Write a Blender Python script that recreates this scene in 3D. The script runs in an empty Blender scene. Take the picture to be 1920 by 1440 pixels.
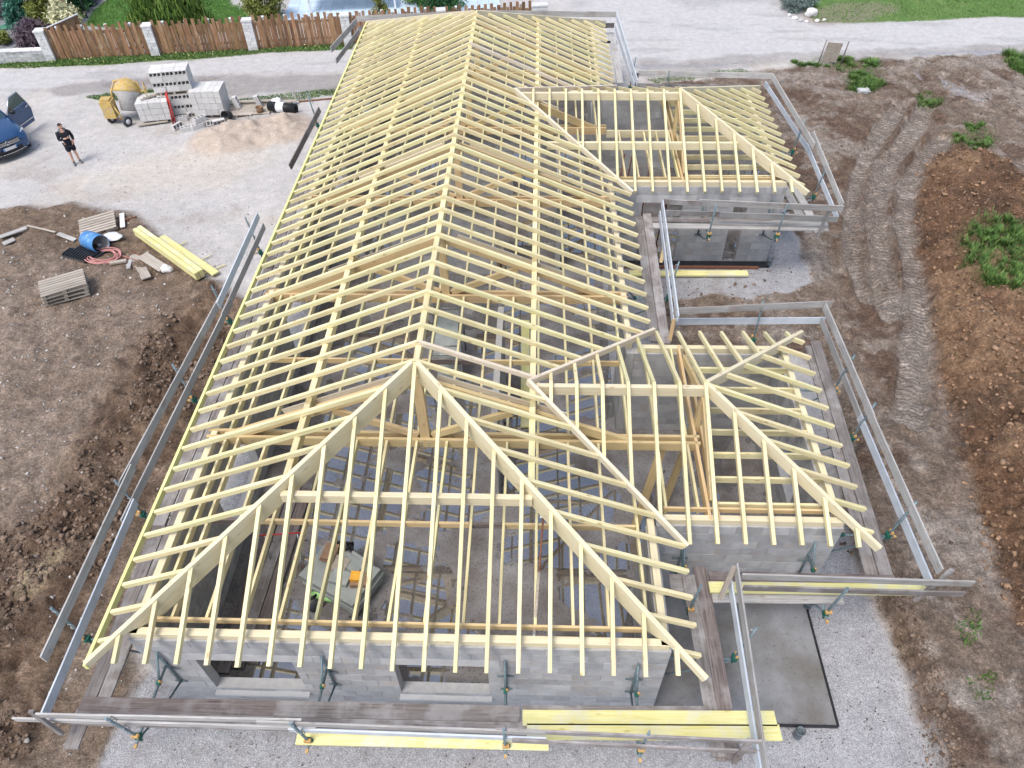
# Timber roof frame on an unfinished block house, seen from the air.
import bpy, bmesh, math, random
import numpy as np
from mathutils import Vector, Matrix, Euler

random.seed(7)
rng = np.random.default_rng(11)
R = math.radians
scene = bpy.context.scene
C = scene.collection

# ------------------------------------------------------------------ camera
cam = bpy.data.cameras.new('camera')
cam_o = bpy.data.objects.new('camera', cam)
C.objects.link(cam_o)
cam_o.location = (2.2334, -4.7509, 14.4961)
cam_o.rotation_euler = (0.76372, 0.01377, 0.02988)
cam.sensor_fit = 'HORIZONTAL'
cam.sensor_width = 36.0
cam.lens = 36.0 * 1373.69 / 1920.0
cam.clip_start = 0.1
cam.clip_end = 1500
scene.camera = cam_o

# ------------------------------------------------------------------ sky, sun, exposure
SUN_EL, SUN_AZ = 62.0, 215.0          # degrees; azimuth clockwise from +Y
world = bpy.data.worlds.new('World')
scene.world = world
world.use_nodes = True
nt = world.node_tree
nt.nodes.clear()
sky = nt.nodes.new('ShaderNodeTexSky')
sky.sky_type = 'NISHITA'
sky.sun_disc = False
sky.sun_elevation = R(SUN_EL)
sky.sun_rotation = R(SUN_AZ)
sky.air_density = 1.0
sky.dust_density = 3.0
sky.ozone_density = 1.0
bg = nt.nodes.new('ShaderNodeBackground')
bg.inputs['Strength'].default_value = 0.15
wo = nt.nodes.new('ShaderNodeOutputWorld')
hs = nt.nodes.new('ShaderNodeHueSaturation')      # thin overcast: the blue is veiled
hs.inputs['Saturation'].default_value = 0.90
nt.links.new(sky.outputs[0], hs.inputs['Color'])
nt.links.new(hs.outputs[0], bg.inputs[0])
nt.links.new(bg.outputs[0], wo.inputs[0])
sun = bpy.data.lights.new('sun', 'SUN')
sun.energy = 1.5
sun.angle = R(24)
sun.color = (1.0, 0.965, 0.91)
sun_o = bpy.data.objects.new('sun', sun)
C.objects.link(sun_o)
az, el = R(SUN_AZ), R(SUN_EL)
sdir = Vector((math.sin(az) * math.cos(el), math.cos(az) * math.cos(el), math.sin(el)))
sun_o.rotation_euler = sdir.to_track_quat('Z', 'Y').to_euler()
scene.view_settings.view_transform = 'Standard'
scene.view_settings.look = 'None'
scene.view_settings.gamma = 1.0
scene.view_settings.use_curve_mapping = False
scene.view_settings.exposure = 0.74

# ------------------------------------------------------------------ materials
def new_mat(name):
    m = bpy.data.materials.new(name)
    m.use_nodes = True
    n = m.node_tree.nodes
    return m, n, m.node_tree.links, n['Principled BSDF']

def N(n, t, **kw):
    o = n.new(t)
    for k, v in kw.items():
        setattr(o, k, v)
    return o

def setin(node, **kw):
    for k, v in kw.items():
        node.inputs[k.replace('_', ' ')].default_value = v

def ramp(n, stops):
    r = n.new('ShaderNodeValToRGB')
    e = r.color_ramp.elements
    while len(e) < len(stops):
        e.new(0.5)
    for el_, (p, c) in zip(e, stops):
        el_.position = p
        el_.color = (c[0], c[1], c[2], 1) if len(c) == 3 else c
    return r

def rand_coords(n, l, use_island=False):
    tc = N(n, 'ShaderNodeTexCoord')
    oi = N(n, 'ShaderNodeObjectInfo')
    mul = N(n, 'ShaderNodeMath', operation='MULTIPLY')
    mul.inputs[1].default_value = 57.0
    rnd = oi.outputs['Random']
    if use_island:
        g = N(n, 'ShaderNodeNewGeometry')
        ad = N(n, 'ShaderNodeMath', operation='ADD')
        l.new(oi.outputs['Random'], ad.inputs[0])
        l.new(g.outputs['Random Per Island'], ad.inputs[1])
        fr = N(n, 'ShaderNodeMath', operation='FRACT')
        l.new(ad.outputs[0], fr.inputs[0])
        rnd = fr.outputs[0]
    l.new(rnd, mul.inputs[0])
    va = N(n, 'ShaderNodeVectorMath', operation='ADD')
    l.new(tc.outputs['Object'], va.inputs[0])
    l.new(mul.outputs[0], va.inputs[1])
    return va.outputs[0], rnd

def wood(name, light, dark, knot=0.35, rough=0.65, var=0.18, hue=0.012, grain=1.0, stain=None, island=True, bump=0.3):
    m, n, l, b = new_mat(name)
    co, rnd = rand_coords(n, l, island)
    mp = N(n, 'ShaderNodeMapping')
    mp.inputs['Scale'].default_value = (0.55 * grain, 16 * grain, 16 * grain)
    l.new(co, mp.inputs[0])
    nz = N(n, 'ShaderNodeTexNoise')
    setin(nz, Scale=2.2, Detail=5, Roughness=0.6, Distortion=0.6)
    l.new(mp.outputs[0], nz.inputs['Vector'])
    rp = ramp(n, [(0.32, dark), (0.62, light)])
    l.new(nz.outputs['Fac'], rp.inputs[0])
    # broad patches
    nz2 = N(n, 'ShaderNodeTexNoise')
    setin(nz2, Scale=1.4, Detail=3, Roughness=0.55)
    l.new(co, nz2.inputs['Vector'])
    mr = N(n, 'ShaderNodeMapRange')
    setin(mr, From_Min=0.3, From_Max=0.7, To_Min=1 - var * 0.8, To_Max=1 + var * 0.5)
    l.new(nz2.outputs['Fac'], mr.inputs['Value'])
    # knots
    mp2 = N(n, 'ShaderNodeMapping')
    mp2.inputs['Scale'].default_value = (2.2, 6, 6)
    l.new(co, mp2.inputs[0])
    vo = N(n, 'ShaderNodeTexVoronoi')
    setin(vo, Scale=1.0)
    l.new(mp2.outputs[0], vo.inputs['Vector'])
    kr = N(n, 'ShaderNodeMapRange')
    setin(kr, From_Min=0.05, From_Max=0.17, To_Min=knot, To_Max=0.0)
    l.new(vo.outputs['Distance'], kr.inputs['Value'])
    mk = N(n, 'ShaderNodeMix', data_type='RGBA')
    l.new(kr.outputs[0], mk.inputs['Factor'])
    l.new(rp.outputs[0], mk.inputs['A'])
    mk.inputs['B'].default_value = (dark[0] * 0.55, dark[1] * 0.42, dark[2] * 0.3, 1)
    src = mk.outputs['Result']
    if stain:
        ns = N(n, 'ShaderNodeTexNoise')
        setin(ns, Scale=2.0, Detail=4, Roughness=0.6)
        l.new(co, ns.inputs['Vector'])
        sr = N(n, 'ShaderNodeMapRange')
        setin(sr, From_Min=stain[1], From_Max=stain[1] + 0.16, To_Min=0, To_Max=stain[2])
        l.new(ns.outputs['Fac'], sr.inputs['Value'])
        ms = N(n, 'ShaderNodeMix', data_type='RGBA')
        l.new(sr.outputs[0], ms.inputs['Factor'])
        l.new(src, ms.inputs['A'])
        ms.inputs['B'].default_value = (*stain[0], 1)
        src = ms.outputs['Result']
    hv = N(n, 'ShaderNodeHueSaturation')
    r1 = N(n, 'ShaderNodeMapRange')
    setin(r1, To_Min=1 - var, To_Max=1 + var * 0.6)
    l.new(rnd, r1.inputs['Value'])
    mm = N(n, 'ShaderNodeMath', operation='MULTIPLY')
    l.new(r1.outputs[0], mm.inputs[0])
    l.new(mr.outputs[0], mm.inputs[1])
    l.new(mm.outputs[0], hv.inputs['Value'])
    r2 = N(n, 'ShaderNodeMath', operation='MULTIPLY_ADD')
    r2.inputs[1].default_value = 7.31
    r2.inputs[2].default_value = 0.0
    l.new(rnd, r2.inputs[0])
    f2 = N(n, 'ShaderNodeMath', operation='FRACT')
    l.new(r2.outputs[0], f2.inputs[0])
    r3 = N(n, 'ShaderNodeMapRange')
    setin(r3, To_Min=0.5 - hue, To_Max=0.5 + hue)
    l.new(f2.outputs[0], r3.inputs['Value'])
    l.new(r3.outputs[0], hv.inputs['Hue'])
    l.new(src, hv.inputs['Color'])
    l.new(hv.outputs[0], b.inputs['Base Color'])
    b.inputs['Roughness'].default_value = rough
    b.inputs['Specular IOR Level'].default_value = 0.3
    bp = N(n, 'ShaderNodeBump')
    setin(bp, Strength=bump, Distance=0.01)
    l.new(nz.outputs['Fac'], bp.inputs['Height'])
    l.new(bp.outputs[0], b.inputs['Normal'])
    return m

def mottled(name, c1, c2, scale=6.0, rough=0.85, var=0.1, bump=0.3, fine=60.0, metal=0.0, spots=None, island=False, spec=0.3):
    m, n, l, b = new_mat(name)
    co, rnd = rand_coords(n, l, island)
    nz = N(n, 'ShaderNodeTexNoise')
    setin(nz, Scale=scale, Detail=6, Roughness=0.62)
    l.new(co, nz.inputs['Vector'])
    rp = ramp(n, [(0.32, c1), (0.66, c2)])
    l.new(nz.outputs['Fac'], rp.inputs[0])
    src = rp.outputs[0]
    if spots:
        vo = N(n, 'ShaderNodeTexNoise')
        setin(vo, Scale=spots[1], Detail=5, Roughness=0.7)
        l.new(co, vo.inputs['Vector'])
        sr = N(n, 'ShaderNodeMapRange')
        setin(sr, From_Min=spots[2], From_Max=spots[2] + 0.07, To_Min=0, To_Max=spots[3])
        l.new(vo.outputs['Fac'], sr.inputs['Value'])
        ms = N(n, 'ShaderNodeMix', data_type='RGBA')
        l.new(sr.outputs[0], ms.inputs['Factor'])
        l.new(src, ms.inputs['A'])
        ms.inputs['B'].default_value = (*spots[0], 1)
        src = ms.outputs['Result']
    hv = N(n, 'ShaderNodeHueSaturation')
    r1 = N(n, 'ShaderNodeMapRange')
    setin(r1, To_Min=1 - var, To_Max=1 + var)
    l.new(rnd, r1.inputs['Value'])
    l.new(r1.outputs[0], hv.inputs['Value'])
    l.new(src, hv.inputs['Color'])
    l.new(hv.outputs[0], b.inputs['Base Color'])
    setin(b, Roughness=rough, Metallic=metal, Specular_IOR_Level=spec)
    if bump:
        nf = N(n, 'ShaderNodeTexNoise')
        setin(nf, Scale=fine, Detail=3)
        l.new(co, nf.inputs['Vector'])
        bp = N(n, 'ShaderNodeBump')
        setin(bp, Strength=bump, Distance=0.01)
        l.new(nf.outputs['Fac'], bp.inputs['Height'])
        l.new(bp.outputs[0], b.inputs['Normal'])
    return m

M = {}
M['rafter'] = wood('fresh_spruce', (0.73, 0.675, 0.42), (0.62, 0.52, 0.26), var=0.13, hue=0.011, knot=0.75, stain=((0.56, 0.44, 0.28), 0.60, 0.45))
M['hip'] = wood('planed_spruce_beam', (0.66, 0.60, 0.43), (0.58, 0.50, 0.32), var=0.06, hue=0.005, knot=0.6)
M['beam'] = wood('glued_beam', (0.60, 0.47, 0.27), (0.52, 0.37, 0.18), var=0.1, hue=0.008, knot=0.5)
M['valley'] = wood('valley_board_wood', (0.70, 0.63, 0.50), (0.58, 0.48, 0.35), var=0.08)
M['fascia'] = wood('treated_yellow_board', (0.76, 0.73, 0.34), (0.70, 0.66, 0.24), var=0.05, knot=0.2, hue=0.004)
M['yellow'] = wood('yellow_formwork_board', (0.70, 0.67, 0.34), (0.63, 0.57, 0.20), var=0.10, knot=0.45, hue=0.008, stain=((0.62, 0.60, 0.48), 0.49, 0.8))
M['grey'] = wood('weathered_board', (0.46, 0.45, 0.43), (0.30, 0.285, 0.27), var=0.22, knot=0.5, hue=0.008, stain=((0.27, 0.20, 0.15), 0.56, 0.5), bump=0.6)
M['plank'] = wood('worn_scaffold_plank', (0.27, 0.245, 0.23), (0.13, 0.11, 0.10), var=0.24, knot=0.6, hue=0.01, stain=((0.36, 0.345, 0.34), 0.46, 0.75), bump=0.6)
M['darkplank'] = wood('dark_wet_plank', (0.185, 0.155, 0.145), (0.075, 0.058, 0.053), var=0.15, knot=0.5, stain=((0.26, 0.24, 0.235), 0.5, 0.6), bump=0.6)
M['alu'] = mottled('galvanised_board', (0.44, 0.48, 0.52), (0.56, 0.60, 0.64), scale=3, rough=0.5, bump=0.05, var=0.06, metal=0.0, spec=0.5)
M['pallet'] = wood('pallet_wood', (0.45, 0.41, 0.35), (0.30, 0.25, 0.20), var=0.15, hue=0.01)
M['fence'] = wood('larch_fence_board', (0.33, 0.195, 0.105), (0.19, 0.10, 0.052), var=0.34, hue=0.008, knot=0.3, grain=0.8, stain=((0.42, 0.32, 0.22), 0.52, 0.5))
M['block'] = mottled('concrete_block', (0.295, 0.30, 0.31), (0.405, 0.41, 0.42), scale=3, rough=0.92, var=0.15, bump=0.4, fine=90, island=True, spots=((0.38, 0.33, 0.29), 1.8, 0.56, 0.55))
M['mortar'] = mottled('mortar', (0.33, 0.33, 0.33), (0.40, 0.395, 0.39), scale=8, rough=0.95, var=0.04, bump=0.4)
M['lintel'] = mottled('pale_lintel_concrete', (0.42, 0.42, 0.42), (0.50, 0.50, 0.495), scale=4, rough=0.85, var=0.05, bump=0.3)
M['newblock'] = mottled('new_hollow_block', (0.48, 0.47, 0.46), (0.58, 0.57, 0.55), scale=8, rough=0.92, var=0.1, bump=0.4)
M['tube'] = mottled('blue_grey_steel_tube', (0.10, 0.15, 0.17), (0.19, 0.25, 0.27), scale=14, rough=0.5, var=0.15, metal=0.3, bump=0.1, spots=((0.30, 0.28, 0.26), 20, 0.6, 0.6))
M['green'] = mottled('green_clamp', (0.008, 0.075, 0.055), (0.02, 0.12, 0.085), rough=0.6)
M['clampyellow'] = mottled('yellow_wedge', (0.42, 0.22, 0.06), (0.52, 0.36, 0.16), scale=20, rough=0.7)
M['black'] = mottled('black_plastic', (0.012, 0.013, 0.016), (0.025, 0.026, 0.03), rough=0.45, bump=0.1)
M['darkgrey'] = mottled('dark_plastic', (0.04, 0.045, 0.05), (0.07, 0.075, 0.085), rough=0.6)
M['white'] = mottled('white_plastic', (0.62, 0.63, 0.64), (0.76, 0.76, 0.76), rough=0.5, bump=0.1)
M['pipe'] = mottled('grey_pvc', (0.12, 0.15, 0.17), (0.16, 0.19, 0.21), rough=0.4, bump=0.05)
M['red'] = mottled('red_paint', (0.36, 0.03, 0.03), (0.45, 0.05, 0.04), rough=0.6)
M['rust'] = mottled('rusty_steel', (0.13, 0.055, 0.035), (0.22, 0.10, 0.06), scale=20, rough=0.85)
M['hose'] = mottled('faded_red_hose', (0.42, 0.18, 0.17), (0.52, 0.26, 0.24), rough=0.6, bump=0)
M['blue'] = mottled('blue_barrel', (0.05, 0.19, 0.46), (0.12, 0.30, 0.58), scale=5, rough=0.5, bump=0.1, spots=((0.42, 0.48, 0.55), 5, 0.58, 0.6))
M['mixer'] = mottled('cement_mixer_yellow', (0.42, 0.27, 0.08), (0.58, 0.42, 0.14), scale=8, rough=0.7, spots=((0.38, 0.33, 0.28), 7, 0.52, 0.75))
M['mixergrey'] = mottled('cement_caked_steel', (0.34, 0.33, 0.32), (0.46, 0.45, 0.43), scale=10, rough=0.85, spots=((0.30, 0.2, 0.1), 9, 0.62, 0.5))
M['cardboard'] = mottled('cardboard', (0.24, 0.15, 0.10), (0.32, 0.21, 0.14), rough=0.9, var=0.12)
M['orange'] = mottled('orange_box', (0.70, 0.33, 0.03), (0.78, 0.42, 0.06), rough=0.6)
M['lime'] = mottled('lime_plastic', (0.28, 0.55, 0.18), (0.38, 0.66, 0.26), rough=0.5)
M['greysheet'] = mottled('grey_green_panel', (0.25, 0.28, 0.27), (0.35, 0.37, 0.35), scale=3, rough=0.7, var=0.08)
M['pier'] = mottled('white_split_stone', (0.52, 0.53, 0.53), (0.68, 0.67, 0.66), scale=9, rough=0.9, var=0.12, bump=0.7, fine=30, island=True)
M['lowwall'] = mottled('grey_wall_stone', (0.33, 0.34, 0.34), (0.56, 0.56, 0.55), scale=4, rough=0.9, var=0.25, bump=0.6, fine=30, island=True)
M['rock'] = mottled('white_rock', (0.55, 0.54, 0.52), (0.70, 0.69, 0.67), scale=5, rough=0.9, bump=0.7, fine=14)
M['stone'] = mottled('limestone_chip', (0.27, 0.25, 0.23), (0.47, 0.45, 0.42), scale=4, rough=0.9, var=0.35, bump=0.4, island=True)
M['clod'] = mottled('soil_clod', (0.12, 0.08, 0.058), (0.20, 0.148, 0.11), scale=6, rough=1.0, var=0.4, bump=0.6, fine=40, island=True)
M['redclod'] = mottled('red_soil_clod', (0.17, 0.10, 0.06), (0.31, 0.20, 0.125), scale=6, rough=1.0, var=0.4, bump=0.6, fine=40, island=True)
M['terrace'] = mottled('pale_terrace_tile', (0.44, 0.55, 0.66), (0.52, 0.62, 0.71), scale=2, rough=0.4, bump=0)
M['galv'] = mottled('dull_steel', (0.28, 0.30, 0.31), (0.42, 0.44, 0.45), scale=12, rough=0.45, metal=0.6, bump=0.1)
M['skin'] = mottled('skin', (0.50, 0.29, 0.21), (0.55, 0.33, 0.24), rough=0.6, bump=0)
M['jacket'] = mottled('black_cloth', (0.012, 0.013, 0.02), (0.022, 0.024, 0.032), scale=10, rough=0.95)
M['hood'] = mottled('grey_cloth', (0.13, 0.14, 0.14), (0.18, 0.19, 0.19), rough=0.95)
M['shoe'] = mottled('grey_shoe', (0.09, 0.10, 0.11), (0.14, 0.15, 0.16), rough=0.8)
M['hair'] = mottled('dark_hair', (0.03, 0.022, 0.018), (0.05, 0.035, 0.028), rough=0.8)

def leafmat(name, c1, c2, rough=0.6):
    m, n, l, b = new_mat(name)
    g = N(n, 'ShaderNodeNewGeometry')
    rp = ramp(n, [(0.0, c1), (1.0, c2)])
    l.new(g.outputs['Random Per Island'], rp.inputs[0])
    tc = N(n, 'ShaderNodeTexCoord')
    nz = N(n, 'ShaderNodeTexNoise')
    setin(nz, Scale=1.6, Detail=3)
    l.new(tc.outputs['Object'], nz.inputs['Vector'])
    mr = N(n, 'ShaderNodeMapRange')
    setin(mr, From_Min=0.3, From_Max=0.7, To_Min=0.7, To_Max=1.35)
    l.new(nz.outputs['Fac'], mr.inputs['Value'])
    hv = N(n, 'ShaderNodeHueSaturation')
    l.new(mr.outputs[0], hv.inputs['Value'])
    l.new(rp.outputs[0], hv.inputs['Color'])
    l.new(hv.outputs[0], b.inputs['Base Color'])
    setin(b, Roughness=rough, Specular_IOR_Level=0.25)
    return m
M['grassblade'] = leafmat('grass_blade', (0.04, 0.11, 0.03), (0.15, 0.23, 0.06))
M['lawnblade'] = leafmat('lawn_blade', (0.06, 0.16, 0.03), (0.14, 0.26, 0.06))
M['conifer'] = leafmat('conifer_leaf', (0.055, 0.115, 0.022), (0.17, 0.26, 0.05))
M['darkleaf'] = leafmat('dark_leaf', (0.02, 0.07, 0.03), (0.05, 0.14, 0.045))
M['blueleaf'] = leafmat('blue_green_leaf', (0.03, 0.12, 0.09), (0.09, 0.24, 0.17))
M['purpleleaf'] = leafmat('purple_twig', (0.06, 0.04, 0.06), (0.15, 0.11, 0.13))
M['oliveleaf'] = leafmat('olive_leaf', (0.12, 0.14, 0.03), (0.24, 0.27, 0.07))
M['creamleaf'] = leafmat('cream_leaf', (0.42, 0.42, 0.24), (0.68, 0.66, 0.44))
M['redleaf'] = leafmat('red_leaf', (0.35, 0.06, 0.05), (0.55, 0.15, 0.10))
M['greyleaf'] = leafmat('grey_green_leaf', (0.10, 0.15, 0.13), (0.22, 0.28, 0.26))
M['barkmat'] = mottled('bark', (0.06, 0.045, 0.035), (0.11, 0.085, 0.065), rough=0.95, bump=0.6)

# car paint, glass
m, n, l, b = new_mat('blue_car_paint')
b.inputs['Base Color'].default_value = (0.011, 0.058, 0.16, 1)
setin(b, Metallic=0.35, Roughness=0.28, Coat_Weight=1.0, Coat_Roughness=0.04)
tc = N(n, 'ShaderNodeTexCoord'); nz = N(n, 'ShaderNodeTexNoise'); setin(nz, Scale=9, Detail=4)
rr = N(n, 'ShaderNodeMapRange'); setin(rr, To_Min=0.2, To_Max=0.4)
l.new(tc.outputs['Object'], nz.inputs['Vector']); l.new(nz.outputs['Fac'], rr.inputs['Value']); l.new(rr.outputs[0], b.inputs['Roughness'])
M['carpaint'] = m
m, n, l, b = new_mat('tinted_glass')
b.inputs['Base Color'].default_value = (0.02, 0.05, 0.06, 1)
setin(b, Roughness=0.04, Specular_IOR_Level=0.8, Coat_Weight=1.0, Coat_Roughness=0.02)
M['glass'] = m
m, n, l, b = new_mat('chrome_trim')
b.inputs['Base Color'].default_value = (0.62, 0.64, 0.66, 1)
setin(b, Metallic=1.0, Roughness=0.18)
M['chrome'] = m
m, n, l, b = new_mat('headlight_lens')
b.inputs['Base Color'].default_value = (0.62, 0.66, 0.68, 1)
setin(b, Metallic=0.3, Roughness=0.12, Coat_Weight=1.0)
M['lens'] = m

# wet concrete floor with puddles that mirror the roof
m, n, l, b = new_mat('wet_concrete_floor')
tc = N(n, 'ShaderNodeTexCoord')
nz = N(n, 'ShaderNodeTexNoise'); setin(nz, Scale=0.9, Detail=7, Roughness=0.6)
l.new(tc.outputs['Object'], nz.inputs['Vector'])
rp = ramp(n, [(0.30, (0.12, 0.10, 0.09)), (0.5, (0.215, 0.20, 0.195)), (0.72, (0.33, 0.327, 0.33))])
l.new(nz.outputs['Fac'], rp.inputs[0])
n2 = N(n, 'ShaderNodeTexNoise'); setin(n2, Scale=26, Detail=6, Roughness=0.75)
l.new(tc.outputs['Object'], n2.inputs['Vector'])
sp = N(n, 'ShaderNodeMapRange'); setin(sp, From_Min=0.575, From_Max=0.60, To_Min=0, To_Max=0.85)
l.new(n2.outputs['Fac'], sp.inputs['Value'])
n4 = N(n, 'ShaderNodeTexNoise'); setin(n4, Scale=110, Detail=3, Roughness=0.6)
l.new(tc.outputs['Object'], n4.inputs['Vector'])
m4 = N(n, 'ShaderNodeMapRange'); setin(m4, From_Min=0.3, From_Max=0.7, To_Min=0.75, To_Max=1.25)
l.new(n4.outputs['Fac'], m4.inputs['Value'])
vm = N(n, 'ShaderNodeVectorMath', operation='SCALE')
l.new(rp.outputs[0], vm.inputs[0]); l.new(m4.outputs[0], vm.inputs['Scale'])
mx = N(n, 'ShaderNodeMix', data_type='RGBA')
l.new(sp.outputs[0], mx.inputs['Factor']); l.new(vm.outputs[0], mx.inputs['A'])
mx.inputs['B'].default_value = (0.03, 0.024, 0.02, 1)
n3 = N(n, 'ShaderNodeTexNoise'); setin(n3, Scale=0.55, Detail=5, Roughness=0.55, Distortion=0.4)
l.new(tc.outputs['Object'], n3.inputs['Vector'])
wet = N(n, 'ShaderNodeMapRange'); setin(wet, From_Min=0.485, From_Max=0.50, To_Min=0, To_Max=1)
l.new(n3.outputs['Fac'], wet.inputs['Value'])
dk = N(n, 'ShaderNodeMix', data_type='RGBA')
l.new(wet.outputs[0], dk.inputs['Factor']); l.new(mx.outputs['Result'], dk.inputs['A'])
dk2 = N(n, 'ShaderNodeVectorMath', operation='SCALE'); dk2.inputs['Scale'].default_value = 0.6
l.new(mx.outputs['Result'], dk2.inputs[0]); l.new(dk2.outputs[0], dk.inputs['B'])
l.new(dk.outputs['Result'], b.inputs['Base Color'])
ro = N(n, 'ShaderNodeMapRange'); setin(ro, To_Min=0.6, To_Max=0.03)
l.new(wet.outputs[0], ro.inputs['Value']); l.new(ro.outputs[0], b.inputs['Roughness'])
se = N(n, 'ShaderNodeMapRange'); setin(se, To_Min=0.4, To_Max=1.0)
l.new(wet.outputs[0], se.inputs['Value']); l.new(se.outputs[0], b.inputs['Specular IOR Level'])
cw = N(n, 'ShaderNodeMath', operation='MULTIPLY'); cw.inputs[1].default_value = 1.0
l.new(wet.outputs[0], cw.inputs[0]); l.new(cw.outputs[0], b.inputs['Coat Weight'])
b.inputs['Coat Roughness'].default_value = 0.02
b.inputs['Coat IOR'].default_value = 2.6
bp = N(n, 'ShaderNodeBump'); setin(bp, Distance=0.008)
bs = N(n, 'ShaderNodeMapRange'); setin(bs, To_Min=0.4, To_Max=0.0)
l.new(wet.outputs[0], bs.inputs['Value']); l.new(bs.outputs[0], bp.inputs['Strength'])
l.new(n2.outputs['Fac'], bp.inputs['Height']); l.new(bp.outputs[0], b.inputs['Normal'])
M['floor'] = m
M['slab'] = mottled('damp_porch_slab', (0.13, 0.12, 0.105), (0.26, 0.265, 0.275), scale=0.9, rough=0.45, var=0.03, bump=0.25, fine=50, spots=((0.045, 0.04, 0.03), 16, 0.60, 0.8), spec=0.5)

# ground: colour and character come from the vertices (which soil lies where)
m, n, l, b = new_mat('ground_soils')
at = N(n, 'ShaderNodeAttribute', attribute_name='soil')
ak = N(n, 'ShaderNodeAttribute', attribute_name='kind')      # r pebbles, g wet, b gravel
sx = N(n, 'ShaderNodeSeparateColor')
l.new(ak.outputs['Color'], sx.inputs[0])
tc = N(n, 'ShaderNodeTexCoord')
def noi(sc, det, ro_=0.6):
    q = N(n, 'ShaderNodeTexNoise'); setin(q, Scale=sc, Detail=det, Roughness=ro_)
    l.new(tc.outputs['Object'], q.inputs['Vector'])
    return q
na, nb_, nc_ = noi(3.0, 8, 0.72), noi(14.0, 6, 0.72), noi(45.0, 4, 0.7)
def mrange(src, a, b_, c, d):
    q = N(n, 'ShaderNodeMapRange'); setin(q, From_Min=a, From_Max=b_, To_Min=c, To_Max=d)
    l.new(src, q.inputs['Value'])
    return q.outputs[0]
def mth(op, a, b_):
    q = N(n, 'ShaderNodeMath', operation=op)
    for i, x in enumerate((a, b_)):
        if isinstance(x, (int, float)): q.inputs[i].default_value = x
        else: l.new(x, q.inputs[i])
    return q.outputs[0]
v1 = mth('MULTIPLY', mrange(na.outputs['Fac'], 0.3, 0.7, 0.84, 1.16), mrange(nb_.outputs['Fac'], 0.3, 0.7, 0.82, 1.18))
v1 = mth('MULTIPLY', v1, mrange(nc_.outputs['Fac'], 0.3, 0.7, 0.82, 1.18))
sc_ = N(n, 'ShaderNodeVectorMath', operation='SCALE')
v1 = mth('POWER', v1, mth('ADD', 1.0, mth('MULTIPLY', ak.outputs['Alpha'], 2.1)))
l.new(at.outputs['Color'], sc_.inputs[0]); l.new(v1, sc_.inputs['Scale'])
# chalk pebbles lying in the soil
vo = N(n, 'ShaderNodeTexVoronoi'); setin(vo, Scale=19.0)
l.new(tc.outputs['Object'], vo.inputs['Vector'])
vr = N(n, 'ShaderNodeSeparateColor'); l.new(vo.outputs['Color'], vr.inputs[0])
small = mrange(vo.outputs['Distance'], 0.20, 0.34, 1, 0)
pick = mth('GREATER_THAN', mth('ADD', vr.outputs[0], mth('MULTIPLY', mth('SUBTRACT', nb_.outputs['Fac'], 0.5), 0.8)), mrange(sx.outputs[0], 0, 1, 1.3, 0.55))
peb = mth('MULTIPLY', small, pick)
pc = ramp(n, [(0.0, (0.20, 0.18, 0.165)), (1.0, (0.46, 0.44, 0.42))])
l.new(vr.outputs[1], pc.inputs[0])
mp1 = N(n, 'ShaderNodeMix', data_type='RGBA')
l.new(mth('MULTIPLY', peb, 0.85), mp1.inputs['Factor']); l.new(sc_.outputs[0], mp1.inputs['A']); l.new(pc.outputs[0], mp1.inputs['B'])
# crushed gravel grain
vg = N(n, 'ShaderNodeTexVoronoi'); setin(vg, Scale=52.0)
l.new(tc.outputs['Object'], vg.inputs['Vector'])
gr = N(n, 'ShaderNodeSeparateColor'); l.new(vg.outputs['Color'], gr.inputs[0])
gv = mth('MULTIPLY', mrange(gr.outputs[0], 0, 1, 0.78, 1.22), mrange(vg.outputs['Distance'], 0.25, 0.7, 1.06, 0.8))
gs = N(n, 'ShaderNodeVectorMath', operation='SCALE'); l.new(mp1.outputs['Result'], gs.inputs[0]); l.new(gv, gs.inputs['Scale'])
mg = N(n, 'ShaderNodeMix', data_type='RGBA')
l.new(sx.outputs[2], mg.inputs['Factor']); l.new(mp1.outputs['Result'], mg.inputs['A']); l.new(gs.outputs[0], mg.inputs['B'])
# lugs of the digger and tractor tyres pressed into the mud
av = N(n, 'ShaderNodeAttribute', attribute_name='tread')
sv3 = N(n, 'ShaderNodeSeparateColor'); l.new(av.outputs['Color'], sv3.inputs[0])
ph = mth('MULTIPLY', mth('ADD', mth('ADD', sv3.outputs[0], mth('MULTIPLY', sv3.outputs[1], 0.35)), mth('MULTIPLY', na.outputs['Fac'], 0.04)), 2 * math.pi / 0.17)
bar = mrange(mth('SINE', ph, 0), -0.35, 0.35, 0, 1)
tm = mth('MULTIPLY', sv3.outputs[2], mrange(na.outputs['Fac'], 0.38, 0.56, 0.15, 1.0))
tb_ = mth('MULTIPLY', tm, bar)
md = N(n, 'ShaderNodeVectorMath', operation='SCALE')
l.new(mg.outputs['Result'], md.inputs[0]); l.new(mth('ADD', mth('SUBTRACT', 1.0, mth('MULTIPLY', tm, 0.12)), mth('MULTIPLY', tb_, 0.34)), md.inputs['Scale'])
l.new(md.outputs[0], b.inputs['Base Color'])
wt = mrange(mth('ADD', sx.outputs[1], mth('MULTIPLY', mth('SUBTRACT', nb_.outputs['Fac'], 0.5), 0.7)), 0.45, 0.85, 0, 1)
l.new(mrange(wt, 0, 1, 0.93, 0.10), b.inputs['Roughness'])
l.new(mrange(wt, 0, 1, 0.2, 0.8), b.inputs['Specular IOR Level'])
hgt = mth('ADD', mth('MULTIPLY', nb_.outputs['Fac'], 1.0), mth('MULTIPLY', nc_.outputs['Fac'], 0.5))
hgt = mth('ADD', hgt, mth('MULTIPLY', peb, 0.3))
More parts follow.
